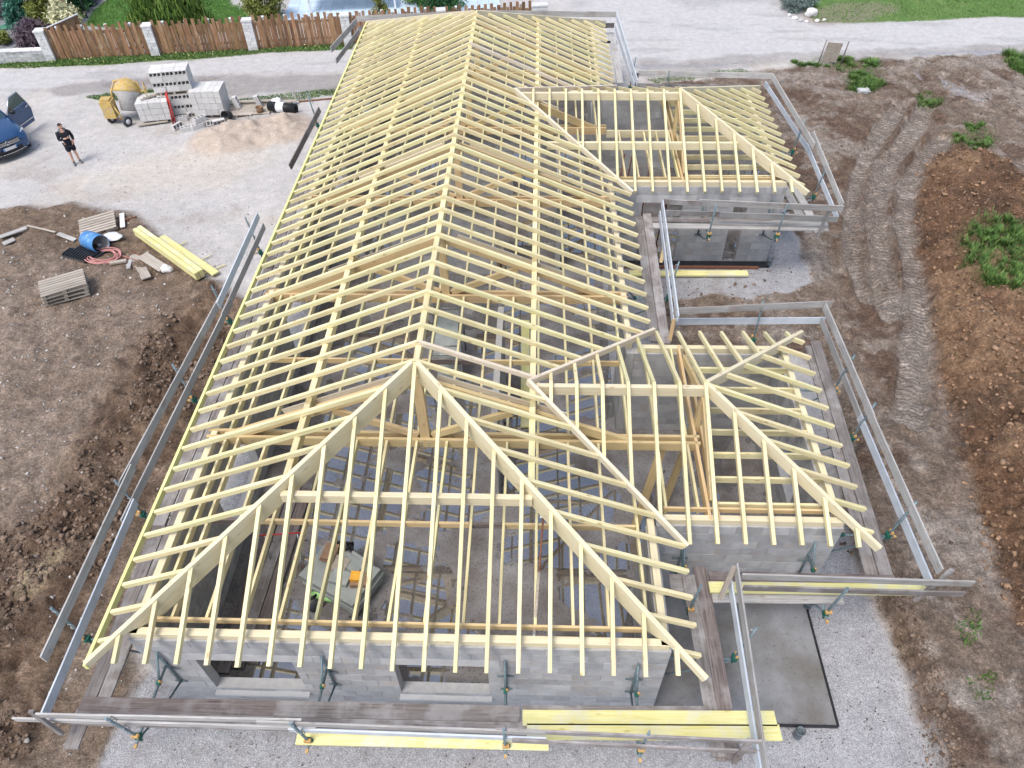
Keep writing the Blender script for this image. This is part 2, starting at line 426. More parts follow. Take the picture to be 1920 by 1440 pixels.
hgt = mth('ADD', hgt, mth('MULTIPLY', mth('MULTIPLY', vg.outputs['Distance'], sx.outputs[2]), -0.8))
hgt = mth('ADD', hgt, mth('MULTIPLY', tb_, 0.8))
bp = N(n, 'ShaderNodeBump'); setin(bp, Distance=0.07)
l.new(mth('MULTIPLY', mrange(wt, 0, 1, 1.0, 0.1), mrange(ak.outputs['Alpha'], 0, 1, 0.45, 1.0)), bp.inputs['Strength'])
l.new(hgt, bp.inputs['Height']); l.new(bp.outputs[0], b.inputs['Normal'])
M['ground'] = m

# ------------------------------------------------------------------ helpers
def link(o, parent=None):
    C.objects.link(o)
    if parent is not None:
        o.parent = parent
    return o

def tag(o, label=None, cat=None, group=None, kind=None):
    if label: o['label'] = label
    if cat: o['category'] = cat
    if group: o['group'] = group
    if kind: o['kind'] = kind
    return o

def thing(name, label, cat, loc=(0, 0, 0), rz=0.0, group=None):
    o = bpy.data.objects.new(name, None)
    o.empty_display_size = 0.2
    o.location = loc
    o.rotation_euler = (0, 0, rz)
    link(o)
    return tag(o, label, cat, group)

class MB:
    """collects boxes, tubes, lathes and strips; build() links them as one mesh object"""
    def __init__(self):
        self.v, self.f, self.s = [], [], []
    def add(self, vs, fs, smooth=False):
        k = len(self.v)
        self.v += [tuple(p) for p in vs]
        self.f += [tuple(i + k for i in f) for f in fs]
        self.s += [smooth] * len(fs)
        return self
    def box(self, c, s, rot=None):
        x, y, z = s[0] / 2, s[1] / 2, s[2] / 2
        vs = [Vector((a * x, b_ * y, d * z)) for a in (-1, 1) for b_ in (-1, 1) for d in (-1, 1)]
        if rot is not None:
            mt = rot if isinstance(rot, Matrix) else Euler(rot).to_matrix()
            vs = [mt @ p for p in vs]
        c = Vector(c)
        return self.add([p + c for p in vs], [(0, 1, 3, 2), (4, 6, 7, 5), (0, 4, 5, 1), (2, 3, 7, 6), (0, 2, 6, 4), (1, 5, 7, 3)])
    def tube(self, pts, r, seg=8, closed=False, caps=True):
        pts = [Vector(p) for p in pts]
        rs = r if isinstance(r, (list, tuple)) else [r] * len(pts)
        rings, up = [], None
        for i, p in enumerate(pts):
            a = pts[max(i - 1, 0)]; b_ = pts[min(i + 1, len(pts) - 1)]
            d = (b_ - a).normalized()
            if up is None:
                up = Vector((0, 0, 1)) if abs(d.z) < 0.9 else Vector((1, 0, 0))
            sd = d.cross(up).normalized(); up = sd.cross(d).normalized()
            rings.append([p + (sd * math.cos(t) + up * math.sin(t)) * rs[i] for t in [2 * math.pi * k / seg for k in range(seg)]])
        vs = [q for r_ in rings for q in r_]
        fs = [(i * seg + k, i * seg + (k + 1) % seg, (i + 1) * seg + (k + 1) % seg, (i + 1) * seg + k) for i in range(len(pts) - 1) for k in range(seg)]
        self.add(vs, fs, True)
        if caps:
            n0 = len(self.v) - len(vs)
            self.f.append(tuple(n0 + k for k in reversed(range(seg)))); self.s.append(False)
            self.f.append(tuple(n0 + (len(pts) - 1) * seg + k for k in range(seg))); self.s.append(False)
        return self
    def lathe(self, prof, c=(0, 0, 0), rot=None, seg=24):
        """prof: (radius, height) pairs round the local Z axis"""
        mt = Matrix.Identity(3) if rot is None else (rot if isinstance(rot, Matrix) else Euler(rot).to_matrix())
        c = Vector(c)
        vs = [mt @ Vector((r_ * math.cos(t), r_ * math.sin(t), z)) + c for r_, z in prof for t in [2 * math.pi * k / seg for k in range(seg)]]
        fs = [(i * seg + k, i * seg + (k + 1) % seg, (i + 1) * seg + (k + 1) % seg, (i + 1) * seg + k) for i in range(len(prof) - 1) for k in range(seg)]
        return self.add(vs, fs, True)
    def prism(self, poly, z0, z1):
        k = len(poly)
        vs = [(p[0], p[1], z0) for p in poly] + [(p[0], p[1], z1) for p in poly]
        fs = [tuple(reversed(range(k))), tuple(range(k, 2 * k))] + [(i, (i + 1) % k, k + (i + 1) % k, k + i) for i in range(k)]
        return self.add(vs, fs)
    def mesh(self, name, m=None):
        me = bpy.data.meshes.new(name)
        me.from_pydata(self.v, [], self.f)
        me.polygons.foreach_set('use_smooth', self.s)
        if m is not None:
            me.materials.append(M[m] if isinstance(m, str) else m)
        me.update()
        return me
    def build(self, name, m, parent=None, loc=None, rot=None):
        o = bpy.data.objects.new(name, self.mesh(name, m))
        if loc is not None: o.location = loc
        if rot is not None: o.rotation_euler = rot
        return link(o, parent)

def fast_mesh(name, verts, faces, m):
    """verts (n,3) and faces (k, 3 or 4) as numpy arrays"""
    me = bpy.data.meshes.new(name)
    k = faces.shape[1]
    me.vertices.add(len(verts)); me.vertices.foreach_set('co', np.asarray(verts, dtype=np.float32).ravel())
    me.loops.add(faces.size); me.loops.foreach_set('vertex_index', faces.astype(np.int32).ravel())
    me.polygons.add(len(faces)); me.polygons.foreach_set('loop_start', np.arange(0, faces.size, k, dtype=np.int32))
    me.materials.append(M[m] if isinstance(m, str) else m)
    me.update(calc_edges=True)
    return me

def rand_like(a, b_):
    return a + (b_ - a) * random.random()

_cache = {}
def stick(name, p0, p1, w, h, m, parent=None, up=(0, 0, 1), origin=(0, 0, 0), drop=True, ext=0.0):
    """a straight timber: p0 -> p1 along the middle of its top face (drop) or its axis; one object, local X along it"""
    p0, p1 = Vector(p0), Vector(p1)
    d = p1 - p0
    L = d.length + ext
    x = d.normalized()
    y = Vector(up).cross(x).normalized()
    z = x.cross(y)
    key = (round(L, 2), w, h, m, drop)
    if key not in _cache:
        zc = -h / 2 if drop else 0
        mb = MB()
        e = min(w, h) * 0.06
        # chamfered long edges
        prof = [(-w / 2 + e, -h / 2), (w / 2 - e, -h / 2), (w / 2, -h / 2 + e), (w / 2, h / 2 - e), (w / 2 - e, h / 2), (-w / 2 + e, h / 2), (-w / 2, h / 2 - e), (-w / 2, -h / 2 + e)]
        Lr = round(L, 2)
        vs = [(0, a, b_ + zc) for a, b_ in prof] + [(Lr, a, b_ + zc) for a, b_ in prof]
        fs = [tuple(reversed(range(8))), tuple(range(8, 16))] + [(i, (i + 1) % 8, 8 + (i + 1) % 8, 8 + i) for i in range(8)]
        _cache[key] = mb.add(vs, fs).mesh(name, m)
    o = bpy.data.objects.new(name, _cache[key])
    mt = Matrix((x, y, z)).transposed().to_4x4()
    mt.translation = p0 - Vector(origin)
    o.matrix_local = mt
    return link(o, parent)

# ------------------------------------------------------------------ lie of the land
_ng = np.random.default_rng(5).random((8, 257, 257))
def vnoise(x, y, s, k=0):
    x = np.asarray(x, float) * s + 131.7 * (k + 1); y = np.asarray(y, float) * s + 57.3 * (k + 2)
    xi = np.floor(x).astype(int); yi = np.floor(y).astype(int)
    fx = x - xi; fy = y - yi
    fx = fx * fx * (3 - 2 * fx); fy = fy * fy * (3 - 2 * fy)
    g = _ng[k % 8]; a = xi % 256; b_ = yi % 256
    return (g[a, b_] * (1 - fx) + g[a + 1, b_] * fx) * (1 - fy) + (g[a, b_ + 1] * (1 - fx) + g[a + 1, b_ + 1] * fx) * fy
def fbm(x, y, s, oct_=4, k=0):
    t = 0; a = 0.5
    for i in range(oct_):
        t = t + a * (vnoise(x, y, s * 2 ** i, k + i) - 0.5) * 2; a *= 0.5
    return t
def pdist(x, y, poly, jit=0.0, js=1.0, k=0):
    """signed distance to a polygon, positive inside, its edge made ragged by noise"""
    x = np.asarray(x, float); y = np.asarray(y, float)
    d = np.full(x.shape, 1e9); ins = np.zeros(x.shape, bool)
    n_ = len(poly)
    for i in range(n_):
        ax, ay = poly[i]; bx, by = poly[(i + 1) % n_]
        ex, ey = bx - ax, by - ay
        t = np.clip(((x - ax) * ex + (y - ay) * ey) / (ex * ex + ey * ey + 1e-12), 0, 1)
        d = np.minimum(d, np.hypot(x - ax - t * ex, y - ay - t * ey))
        c = ((ay > y) != (by > y)) & (x < (bx - ax) * (y - ay) / ((by - ay) if by != ay else 1e-12) + ax)
        ins ^= c
    d = np.where(ins, d, -d)
    if jit: d = d + jit * fbm(x, y, js, 4, k)
    return d
def sstep(d, a, b_):
    t = np.clip((d - a) / (b_ - a), 0, 1)
    return t * t * (3 - 2 * t)
def lined(x, y, pts):
    """distance to a polyline, arc length along it and side offset"""
    x = np.asarray(x, float); y = np.asarray(y, float)
    best = np.full(x.shape, 1e9); s_ = np.zeros(x.shape); side = np.zeros(x.shape); acc = 0
    for (ax, ay), (bx, by) in zip(pts[:-1], pts[1:]):
        ex, ey = bx - ax, by - ay; L = math.hypot(ex, ey)
        t = np.clip(((x - ax) * ex + (y - ay) * ey) / (L * L), 0, 1)
        dx, dy = x - ax - t * ex, y - ay - t * ey
        d = np.hypot(dx, dy); w_ = d < best
        best = np.where(w_, d, best); s_ = np.where(w_, acc + t * L, s_)
        side = np.where(w_, (dx * -ey + dy * ex) / L, side); acc += L
    return best, s_, side

DIRT_L = [(-18.57, 17.27), (-14.86, 17.72), (-12.00, 16.93), (-10.54, 15.57), (-9.45, 14.53), (-8.03, 13.43), (-6.51, 12.27), (-6.38, 10.71), (-6.38, 8.19), (-6.64, 6.05), (-6.39, 3.12), (-5.98, 1.21), (-5.55, 0.28), (-5.39, -0.76), (-5.20, -1.79), (-11.44, -2.27), (-21.82, 7.16)]
PEBBLY = [(-19.50, 15.01), (-13.51, 14.78), (-10.54, 13.67), (-9.09, 11.62), (-9.32, 9.35), (-9.24, 7.39), (-9.30, 5.67), (-9.36, 4.15), (-13.87, 4.05)]
MOIST_L = [(-9.18, 11.86), (-7.91, 13.03), (-6.87, 12.39), (-6.46, 9.40), (-6.82, 6.55), (-7.23, 4.48), (-7.29, 2.84), (-6.92, -0.80), (-10.49, -0.90), (-12.18, 3.39), (-9.50, 4.43), (-8.91, 5.68), (-9.11, 7.76), (-9.02, 9.36)]
DIRT_R = [(6.29, 27.42), (9.23, 28.23), (13.80, 29.47), (16.98, 30.40), (25.85, 31.09), (32.16, 21.29), (16.86, -2.24), (9.49, -0.90), (9.46, -0.20), (9.65, 1.37), (9.52, 2.97), (9.35, 3.93), (9.64, 6.04), (10.03, 9.26), (9.73, 10.40), (5.79, 10.02), (5.87, 17.49)]
PAD_W2 = [(4.30, 12.80), (6.55, 12.83), (7.61, 13.15), (8.70, 12.86), (10.00, 13.26), (10.85, 13.72), (10.91, 15.34), (10.93, 16.56), (10.89, 21.18), (4.15, 21.14)]
SPOIL_R = [(17.28, 21.61), (18.78, 22.37), (20.40, 20.26), (23.82, 17.00), (21.34, 6.27), (15.31, 0.60), (12.15, 1.65), (11.80, 2.31), (12.02, 3.79), (12.51, 6.10), (13.03, 8.53), (13.74, 11.47), (14.65, 15.09), (15.76, 18.59)]
GRASS_R = [(16.45, 16.30), (17.70, 16.78), (19.23, 16.64), (20.49, 14.05), (17.56, 11.99), (16.42, 12.22), (15.63, 12.95), (15.68, 14.54)]
ROAD = [(-31.39, 26.10), (-21.96, 26.74), (-18.72, 28.27), (-14.06, 29.31), (-6.94, 29.11), (-5.30, 28.25), (6.51, 30.08), (14.51, 30.41), (19.72, 31.24), (34.95, 31.98), (38.10, 37.01), (27.12, 35.62), (19.32, 34.83), (16.14, 34.99), (15.90, 37.39), (17.00, 43.42), (4.42, 43.63), (3.91, 35.98), (-7.49, 32.01), (-11.51, 31.13), (-15.95, 30.27), (-20.84, 29.56), (-33.01, 28.30)]
VERGE = [(-31.15, 29.35), (-20.87, 29.62), (-15.97, 30.33), (-11.53, 31.19), (-6.92, 31.74), (-7.06, 32.53), (-11.76, 32.03), (-16.29, 31.21), (-21.26, 30.72), (-31.82, 30.33)]
LAWN = [(-21.68, 34.85), (-22.11, 36.98), (-22.05, 38.60), (-22.34, 44.06), (-16.02, 43.96), (-14.87, 38.11), (-13.45, 36.90), (-12.56, 33.93), (-17.30, 33.96)]
LAWN_R = [(25.91, 79.15), (16.67, 40.69), (16.18, 37.39), (16.41, 34.99), (19.37, 34.97), (27.15, 35.70), (46.21, 37.08), (89.40, 75.91)]
GREYGARDEN = [(-37.42, 30.60), (-21.35, 30.91), (-21.68, 34.85), (-22.11, 36.98), (-22.34, 44.06), (-47.50, 116.14), (-142.37, 123.85)]
TERRACE = [(-11.54, 35.36), (-12.89, 43.90), (-3.11, 43.75), (-2.23, 35.29)]
TUFTS = [[(13.93, 30.05), (15.72, 30.77), (17.96, 30.40), (17.89, 29.23), (16.75, 28.78), (15.74, 29.46), (14.37, 29.82)], [(16.27, 28.78), (17.53, 29.00), (17.49, 27.68), (16.58, 27.04), (15.98, 27.25)], [(24.25, 31.10), (26.21, 31.34), (24.76, 28.21), (23.80, 29.21)], [(18.58, 26.53), (19.22, 26.73), (19.23, 25.83), (18.49, 25.63)], [(18.92, 23.53), (20.31, 24.12), (20.40, 22.80), (19.23, 21.95), (18.53, 22.24)], [(-17.83, 26.52), (-16.40, 27.16), (-14.77, 27.06), (-15.37, 26.11), (-17.05, 26.11)], [(-11.53, 26.01), (-6.61, 27.43), (-6.50, 26.84), (-9.13, 25.86), (-11.17, 25.60)], [(7.20, 28.24), (11.61, 29.47), (11.79, 29.13), (7.51, 27.80)]]
PUDDLES = [[(19.19, 29.45), (19.60, 29.34), (19.48, 28.11), (19.25, 28.33)], [(20.35, 29.22), (20.45, 28.22), (20.83, 27.68), (21.43, 26.33), (21.49, 25.83), (21.01, 25.83), (20.47, 26.73), (20.06, 27.78)], [(21.46, 27.52), (21.73, 27.04), (21.66, 26.23), (21.40, 26.53)], [(19.47, 31.24), (24.84, 31.59), (24.67, 31.22), (19.35, 30.88)], [(-18.02, 28.39), (-15.42, 28.84), (-11.92, 28.95), (-12.75, 28.38), (-16.04, 27.82), (-17.56, 27.60)], [(6.50, 29.96), (10.23, 30.06), (12.50, 30.30), (10.18, 29.71), (6.70, 29.49)]]
TRACKS = [[(11.81, 7.77), (12.63, 9.71), (13.49, 11.94), (14.28, 14.52), (14.71, 16.91), (15.82, 19.67), (18.32, 22.79)], [(12.45, 12.91), (12.64, 15.36), (13.31, 17.55), (14.28, 20.03), (15.99, 23.30), (17.69, 25.88)], [(12.79, 12.17), (13.42, 15.08), (14.01, 17.56), (15.28, 20.42), (17.51, 23.75), (18.89, 26.13)]]
RUTS = [[(18.00, 30.52), (19.35, 27.41), (20.51, 21.63), (20.90, 18.29)], [(20.44, 30.81), (21.52, 27.67), (22.30, 22.89)], [(22.08, 30.93), (23.37, 28.21), (23.88, 24.92)], [(13.20, 20.03), (12.70, 22.85), (12.47, 25.62)], [(9.96, 6.05), (10.42, 9.67), (10.55, 11.90)]]

def land(x, y):
    """height, colour and kind of the ground at x, y"""
    x = np.asarray(x, float); y = np.asarray(y, float)
    sm = lambda d, a=-0.12, b_=0.12: sstep(d, a, b_)
    f1 = fbm(x, y, 0.35, 4, 0); f2 = fbm(x, y, 1.6, 4, 2); f3 = fbm(x, y, 6.0, 3, 4); f4 = fbm(x, y, 0.12, 3, 6)
    h = 0.03 * f1 + 0.012 * f2
    def mixc(c, m_, col):
        return c * (1 - m_[..., None]) + np.array(col) * m_[..., None]
    col = np.zeros(x.shape + (3,)) + np.array((0.435, 0.418, 0.405))
    col *= (1 + 0.14 * f1 + 0.10 * f2 + 0.05 * f3)[..., None]
    st_ = sstep(fbm(x, y, 0.7, 5, 5), 0.22, 0.45) * 0.55
    col = col * (1 - st_[..., None]) + np.array((0.34, 0.30, 0.27)) * st_[..., None]
    warm = sstep(fbm(x, y, 0.25, 3, 3), 0.05, 0.35) * 0.4 + 0.5 * sstep(pdist(x, y, [(-15.66, 19.46), (-12.87, 21.89), (-9.97, 22.33), (-8.33, 21.08), (-9.43, 19.13), (-12.43, 18.02)], 0.8, 0.5, 2), -0.8, 0.8)
    warm = np.clip(warm, 0, 0.6)
    col = mixc(col, warm, (0.49, 0.435, 0.365))
    peb = np.full(x.shape, 0.22); wet = np.zeros(x.shape); grv = np.full(x.shape, 0.18)
    # road and yard
    r = sm(pdist(x, y, ROAD, 0.5, 0.8, 1), -0.3, 0.3)
    col = mixc(col, r * 0.85, (0.445, 0.436, 0.436)); rs = fbm(x * 0.35, y * 2.0, 0.8, 4, 6); col *= (1 - 0.16 * r * sstep(rs, 0.1, 0.35))[..., None]
    grv = grv * (1 - r) + 0.1 * r
    # tyre-dark and damp streaks by the road
    wr = sm(pdist(x, y, [(-20.75, 27.27), (-17.72, 28.27), (-12.90, 28.84), (-6.86, 28.71), (-6.54, 27.05), (-12.23, 26.74), (-16.23, 27.06), (-19.41, 26.52)], 0.5, 0.8, 2), -0.3, 0.2)
    col = mixc(col, wr * 0.85, (0.27, 0.255, 0.245)); peb = peb + wr * 0.4
    wr2 = sm(pdist(x, y, [(7.00, 30.08), (14.18, 31.14), (19.84, 31.62), (26.42, 32.34), (25.85, 31.09), (19.55, 30.75), (13.93, 30.05), (7.08, 28.24)], 0.6, 0.8, 2), -0.3, 0.2)
    col = mixc(col, wr2 * (0.55 + 0.3 * f2), (0.25, 0.23, 0.215))
    # chippings around the house
    pad = sm(pdist(x, y, [(-5.6, -3.5), (-5.75, 0.2), (-5.3, 1.4), (-5.2, 28), (6, 28.5), (6, 21.4), (10, 21.4), (10.2, 14), (5.6, 9.2), (5.6, 8.4), (9.3, 8.3), (9.4, 3.0), (9.6, 1.6), (9.9, 0.2), (11.2, -3.5)], 0.12, 1.5, 5), -0.08, 0.08)
    pad2 = sm(pdist(x, y, PAD_W2, 0.25, 1.2, 5), -0.1, 0.1)
    dl = sm(pdist(x, y, DIRT_L, 0.5, 0.5, 3), -0.35, 0.25)
    dl = dl * (1 - sm(pdist(x, y, [(-5.6, -6), (-5.7, 0.2), (-5.35, 1.1), (-4, 1.1), (12, 1), (14, -6)], 0.12, 1.5, 5), -0.05, 0.05))
    c_dl = mixc(np.zeros(x.shape + (3,)) + np.array((0.17, 0.13, 0.102)), sstep(f1 + 0.5 * f2, -0.05, 0.4), (0.235, 0.19, 0.158))
    m_ = sm(pdist(x, y, MOIST_L, 0.8, 0.5, 2), -0.5, 0.4)
    c_dl = mixc(c_dl, m_ * 0.8, (0.105, 0.070, 0.051)); c_dl = mixc(c_dl, sstep(fbm(x, y, 1.4, 5, 7), 0.08, 0.35) * 0.5, (0.24, 0.185, 0.15)); c_dl = mixc(c_dl, sstep(f1 + f2, 0.15, 0.5) * m_ * 0.6, (0.20, 0.145, 0.105))
    pb = sm(pdist(x, y, PEBBLY, 0.7, 0.5, 1), -0.8, 0.6)
    c_dl = mixc(c_dl, pb * 0.5, (0.25, 0.205, 0.175))
    col = col * (1 - dl[..., None]) + c_dl * dl[..., None]
    peb = peb * (1 - dl) + dl * (0.45 + 0.5 * pb - 0.15 * m_); grv = grv * (1 - dl)
    h = h + dl * (0.10 + 0.18 * f2 + (0.07 + 0.13 * m_) * f3 + 0.04 * m_ * fbm(x, y, 9.0, 2, 6) + m_ * 0.18 * sstep(f1, -0.3, 0.5))
    ridge, _, _ = lined(x, y, [(-8.75, 10.68), (-9.46, 8.93), (-7.39, 8.17), (-8.79, 6.34), (-8.48, 4.16)])
    h = h + 0.28 * np.exp(-(ridge / 0.7) ** 2) * (1 + f2) * (x < -6.3)
    # field of mud on the right
    dr = sm(pdist(x, y, DIRT_R, 0.35, 0.7, 4), -0.2, 0.2) * (1 - pad2)
    c_dr = np.zeros(x.shape + (3,)) + np.array((0.18, 0.145, 0.122))
    c_dr = mixc(c_dr, sstep(fbm(x, y, 0.5, 5, 1), 0.0, 0.3) * 0.65, (0.275, 0.248, 0.232))
    c_dr = mixc(c_dr, sstep(fbm(x, y, 0.9, 5, 5), 0.02, 0.3) * 0.85, (0.115, 0.078, 0.06)); c_dr = mixc(c_dr, sstep(fbm(x, y, 2.2, 4, 6), 0.15, 0.4) * 0.5, (0.34, 0.315, 0.30))
    col = col * (1 - dr[..., None]) + c_dr * dr[..., None]
    peb = peb * (1 - dr) + dr * 0.30; grv = grv * (1 - dr)
    wet = wet + dr * 0.30 * sstep(f1, -0.3, 0.4)
    f5 = fbm(x, y, 9.0, 2, 7)
    h = h + dr * (0.09 * f2 + 0.08 * f3 + 0.045 * f5)
    # bank above the chippings, front right
    dbank = pdist(x, y, DIRT_R, 0.12, 1.4, 4)
    near = sstep(9.0 - y, 0, 3.0)
    dbank = dbank + 0.10 * f3 + 0.12 * f2
    rise = (0.7 * sstep(dbank, 0.0, 0.16) + 0.3 * sstep(dbank, 0.1, 0.6)) * near * (x > 8.0)
    h = h + rise * 0.55 * (1 - pad2)
    edge = np.exp(-((dbank - 0.08) / 0.09) ** 2) * near * (x > 8.5) * (0.6 + 0.8 * f2)
    col = mixc(col, np.clip(edge, 0, 1) * 0.75, (0.16, 0.10, 0.065))
    # wheel tracks
    tread = np.zeros(x.shape + (3,))
    for pts in TRACKS:
        d, s_, sd = lined(x, y, pts)
        on = sstep(0.40 - d + 0.05 * f3, 0.0, 0.08)
        h = h + on * -0.08 + 0.09 * np.exp(-((d - 0.52) / 0.12) ** 2) * (1 + 1.2 * f3)
        col = mixc(col, on * 0.65, (0.275, 0.248, 0.232)); col = mixc(col, 0.55 * np.exp(-((d - 0.55) / 0.14) ** 2) * (f2 > -0.15), (0.12, 0.082, 0.062)); wet = wet + on * 0.12
        near_ = (d < 0.6)
        tread = np.where((near_ & (tread[..., 2] < on + 0.01))[..., None], np.stack([s_, np.abs(sd), on], -1), tread)
    for pts in RUTS:
        d, s_, sd = lined(x, y, pts)
        on = np.exp(-(d / 0.22) ** 2)
        h = h - on * 0.07 + 0.04 * np.exp(-((d - 0.45) / 0.15) ** 2) 
        col = mixc(col, on * 0.4, (0.15, 0.12, 0.10))
        tread = np.where(((d < 0.35) & (tread[..., 2] < 0.05))[..., None], np.stack([s_, np.abs(sd), sstep(0.28 - d, 0, 0.1) * 0.7], -1), tread)
    dsw, _, _ = lined(x, y, [(-9.07, 1.94), (-8.78, 2.49), (-8.58, 2.94), (-8.38, 3.40)])
    sw = sstep(0.35 - dsw + 0.3 * f2, 0, 0.3)
    col = mixc(col, sw * 0.55, (0.42, 0.36, 0.25))
    dsw, _, _ = lined(x, y, [(-6.94, 0.55), (-6.93, 0.87)])
    col = mixc(col, sstep(0.16 - dsw + 0.2 * f2, 0, 0.2) * 0.7, (0.42, 0.40, 0.38))
    # spoil heap
    ds = pdist(x, y, SPOIL_R, 0.5, 0.6, 2)
    sp_ = sm(ds, -0.1, 0.3)
    c_sp = mixc(np.zeros(x.shape + (3,)) + np.array((0.145, 0.09, 0.06)), sstep(f1 + f2, 0.0, 0.6), (0.225, 0.15, 0.10))
    c_sp = mixc(c_sp, sstep(fbm(x, y, 0.8, 4, 6), 0.08, 0.35) * 0.7, (0.085, 0.055, 0.04))
    col = col * (1 - sp_[..., None]) + c_sp * sp_[..., None]
    peb = peb * (1 - sp_) + sp_ * 0.12; wet = wet * (1 - sp_)
    h = h + sstep(ds, -0.1, 1.4) * (0.55 + 0.3 * f1) + sp_ * (0.22 * f2 + 0.20 * f3 + 0.06 * f5)
    # sand heap
    sd_, _, _ = lined(x, y, [(-10.43, 22.42), (-9.47, 22.86), (-8.26, 23.31)])
    sa = np.exp(-(sd_ / 1.15) ** 2)
    h = h + 0.62 * sa * (1 + 0.55 * f2 + 0.2 * f3)
    sam = sstep(sa, 0.12, 0.40)
    col = mixc(col, sam, (0.42, 0.35, 0.29)); peb = peb * (1 - sam); grv = grv * (1 - sam)
    col *= (1 + sam * 0.14 * f2)[..., None]
    # chippings win inside the house plot
    pf = np.maximum(pad * (1 - dr) * (1 - dl), pad2)
    col = mixc(col, pf, (0.35, 0.348, 0.36)); col *= (1 + pf * (0.06 * f1 + 0.05 * f2))[..., None]
    col = mixc(col, pf * sstep(fbm(x, y, 1.3, 4, 7), 0.25, 0.5) * 0.35, (0.24, 0.21, 0.19))
    grv = grv * (1 - pf) + pf; peb = peb * (1 - pf); wet = wet * (1 - pf)
    h = h * (1 - pf) + pf * (-0.015 + 0.01 * f2)
    # gardens behind the fence
    gg = sm(pdist(x, y, GREYGARDEN, 0.3, 0.6, 1)); col = mixc(col, gg, (0.24, 0.245, 0.26)); grv = grv * (1 - gg) + gg * 0.6
    for pl, c_, k_ in ((LAWN, (0.07, 0.155, 0.035), 0.05), (LAWN_R, (0.10, 0.17, 0.05), 0.3), (VERGE, (0.11, 0.165, 0.05), 0.25)):
        g_ = sm(pdist(x, y, pl, k_, 0.7, 2))
        c2 = mixc(np.zeros(x.shape + (3,)) + np.array(c_), sstep(f1 + f2, -0.1, 0.6) * 0.5, (c_[0] * 1.5, c_[1] * 1.25, c_[2] * 1.4))
        col = col * (1 - g_[..., None]) + c2 * g_[..., None]
        peb = peb * (1 - g_); grv = grv * (1 - g_); wet = wet * (1 - g_)
    bare = sm(pdist(x, y, [(15.81, 35.87), (17.97, 37.76), (20.29, 37.97), (21.44, 37.18), (20.72, 35.83), (19.32, 34.83), (16.38, 34.85)], 0.9, 0.8, 3), -0.2, 0.5)
    col = mixc(col, bare * 0.6, (0.24, 0.19, 0.16))
    for pl in TUFTS + [GRASS_R]:
        g_ = sm(pdist(x, y, pl, 0.5, 0.8, 3), -0.3, 0.2)
        col = mixc(col, g_ * 0.35, (0.07, 0.10, 0.04)); peb = peb * (1 - g_)
    for pl in PUDDLES:
        g_ = sm(pdist(x, y, pl, 0.25, 1.2, 4), -0.1, 0.1)
        wet = np.maximum(wet, g_); h = h * (1 - g_) + (h - 0.05) * g_; col = mixc(col, g_ * 0.5, (0.22, 0.20, 0.19))
    dist = np.hypot(x, y - 15)
    h = h * (1 - sstep(dist, 70, 110))
    # nothing pokes through the floor slabs
    house = sm(pdist(x, y, [(-4.6, 0.5), (4.6, 0.5), (8.1, 0.5), (8.1, 7.8), (4.6, 7.8), (4.6, 14.6), (9.7, 14.6), (9.7, 20.9), (4.6, 20.9), (4.6, 27), (-4.6, 27)]), -0.1, 0.0)
    h = h * (1 - house) - 0.03 * house
    soilness = np.clip(np.maximum(np.maximum(dl, dr), sp_) * (1 - pf), 0, 1)
    col = col * (1 + soilness[..., None] * np.array((0.05, 0.0, -0.08)))
    return h, np.clip(col, 0.01, 0.9), np.stack([np.clip(peb, 0, 1), np.clip(wet, 0, 1), np.clip(grv, 0, 1), soilness], -1), tread

def H(x, y):
    return float(land(np.array([x]), np.array([y]))[0][0])

def axis(*segs):
    out = []
    for a, b_, s_ in segs:
        out.append(np.arange(a, b_, s_))
    return np.concatenate(out + [np.array([segs[-1][1]])])
gx = axis((-400, -100, 50), (-100, -40, 5), (-40, -24, 0.5), (-24, -5, 0.085), (-5, 8, 0.2), (8, 17.5, 0.06), (17.5, 25, 0.1), (25, 40, 0.5), (40, 100, 5), (100, 400, 50))
gy = axis((-200, -20, 30), (-20, -4, 1.0), (-4, 12, 0.065), (12, 27, 0.085), (27, 36, 0.13), (36, 55, 0.5), (55, 120, 5), (120, 600, 60))
X, Y = np.meshgrid(gx, gy, indexing='ij')
gh, gc, gk, gt_ = land(X, Y)
nx_, ny_ = X.shape
vv = np.stack([X, Y, gh], -1).reshape(-1, 3)
ii = np.arange(nx_ * ny_).reshape(nx_, ny_)
ff = np.stack([ii[:-1, :-1], ii[1:, :-1], ii[1:, 1:], ii[:-1, 1:]], -1).reshape(-1, 4)
gme = fast_mesh('ground', vv, ff, 'ground')
gme.polygons.foreach_set('use_smooth', np.ones(len(ff), bool))
for nm, arr in (('soil', gc), ('kind', gk), ('tread', gt_)):
    ca = gme.color_attributes.new(nm, 'FLOAT_COLOR', 'POINT')
    a2 = arr.reshape(len(vv), -1)
    if a2.shape[1] == 3: a2 = np.concatenate([a2, np.ones((len(vv), 1))], 1)
    ca.data.foreach_set('color', a2.astype(np.float32).ravel())
ground = bpy.data.objects.new('ground', gme)
tag(link(ground), kind='structure')

# ------------------------------------------------------------------ the house
W, YB, YP = 5.0, 27.356, 4.931
ZE, T = 2.858, 0.4259
ZR = ZE + W * T
D1, Y1, X1 = 2.879, 5.3105, 8.477
D2, Y2, X2 = 3.4765, 17.739, 10.121
OV, ZW = 0.46, 2.72
RW, RH = 0.068, 0.105
house = thing('unfinished_house', 'long grey concrete block house with open pale timber roof frame and two side wings', 'house', (0, 0, 0))
KIN = W / YP

def main_z(x): return ZE + T * (W - abs(x))

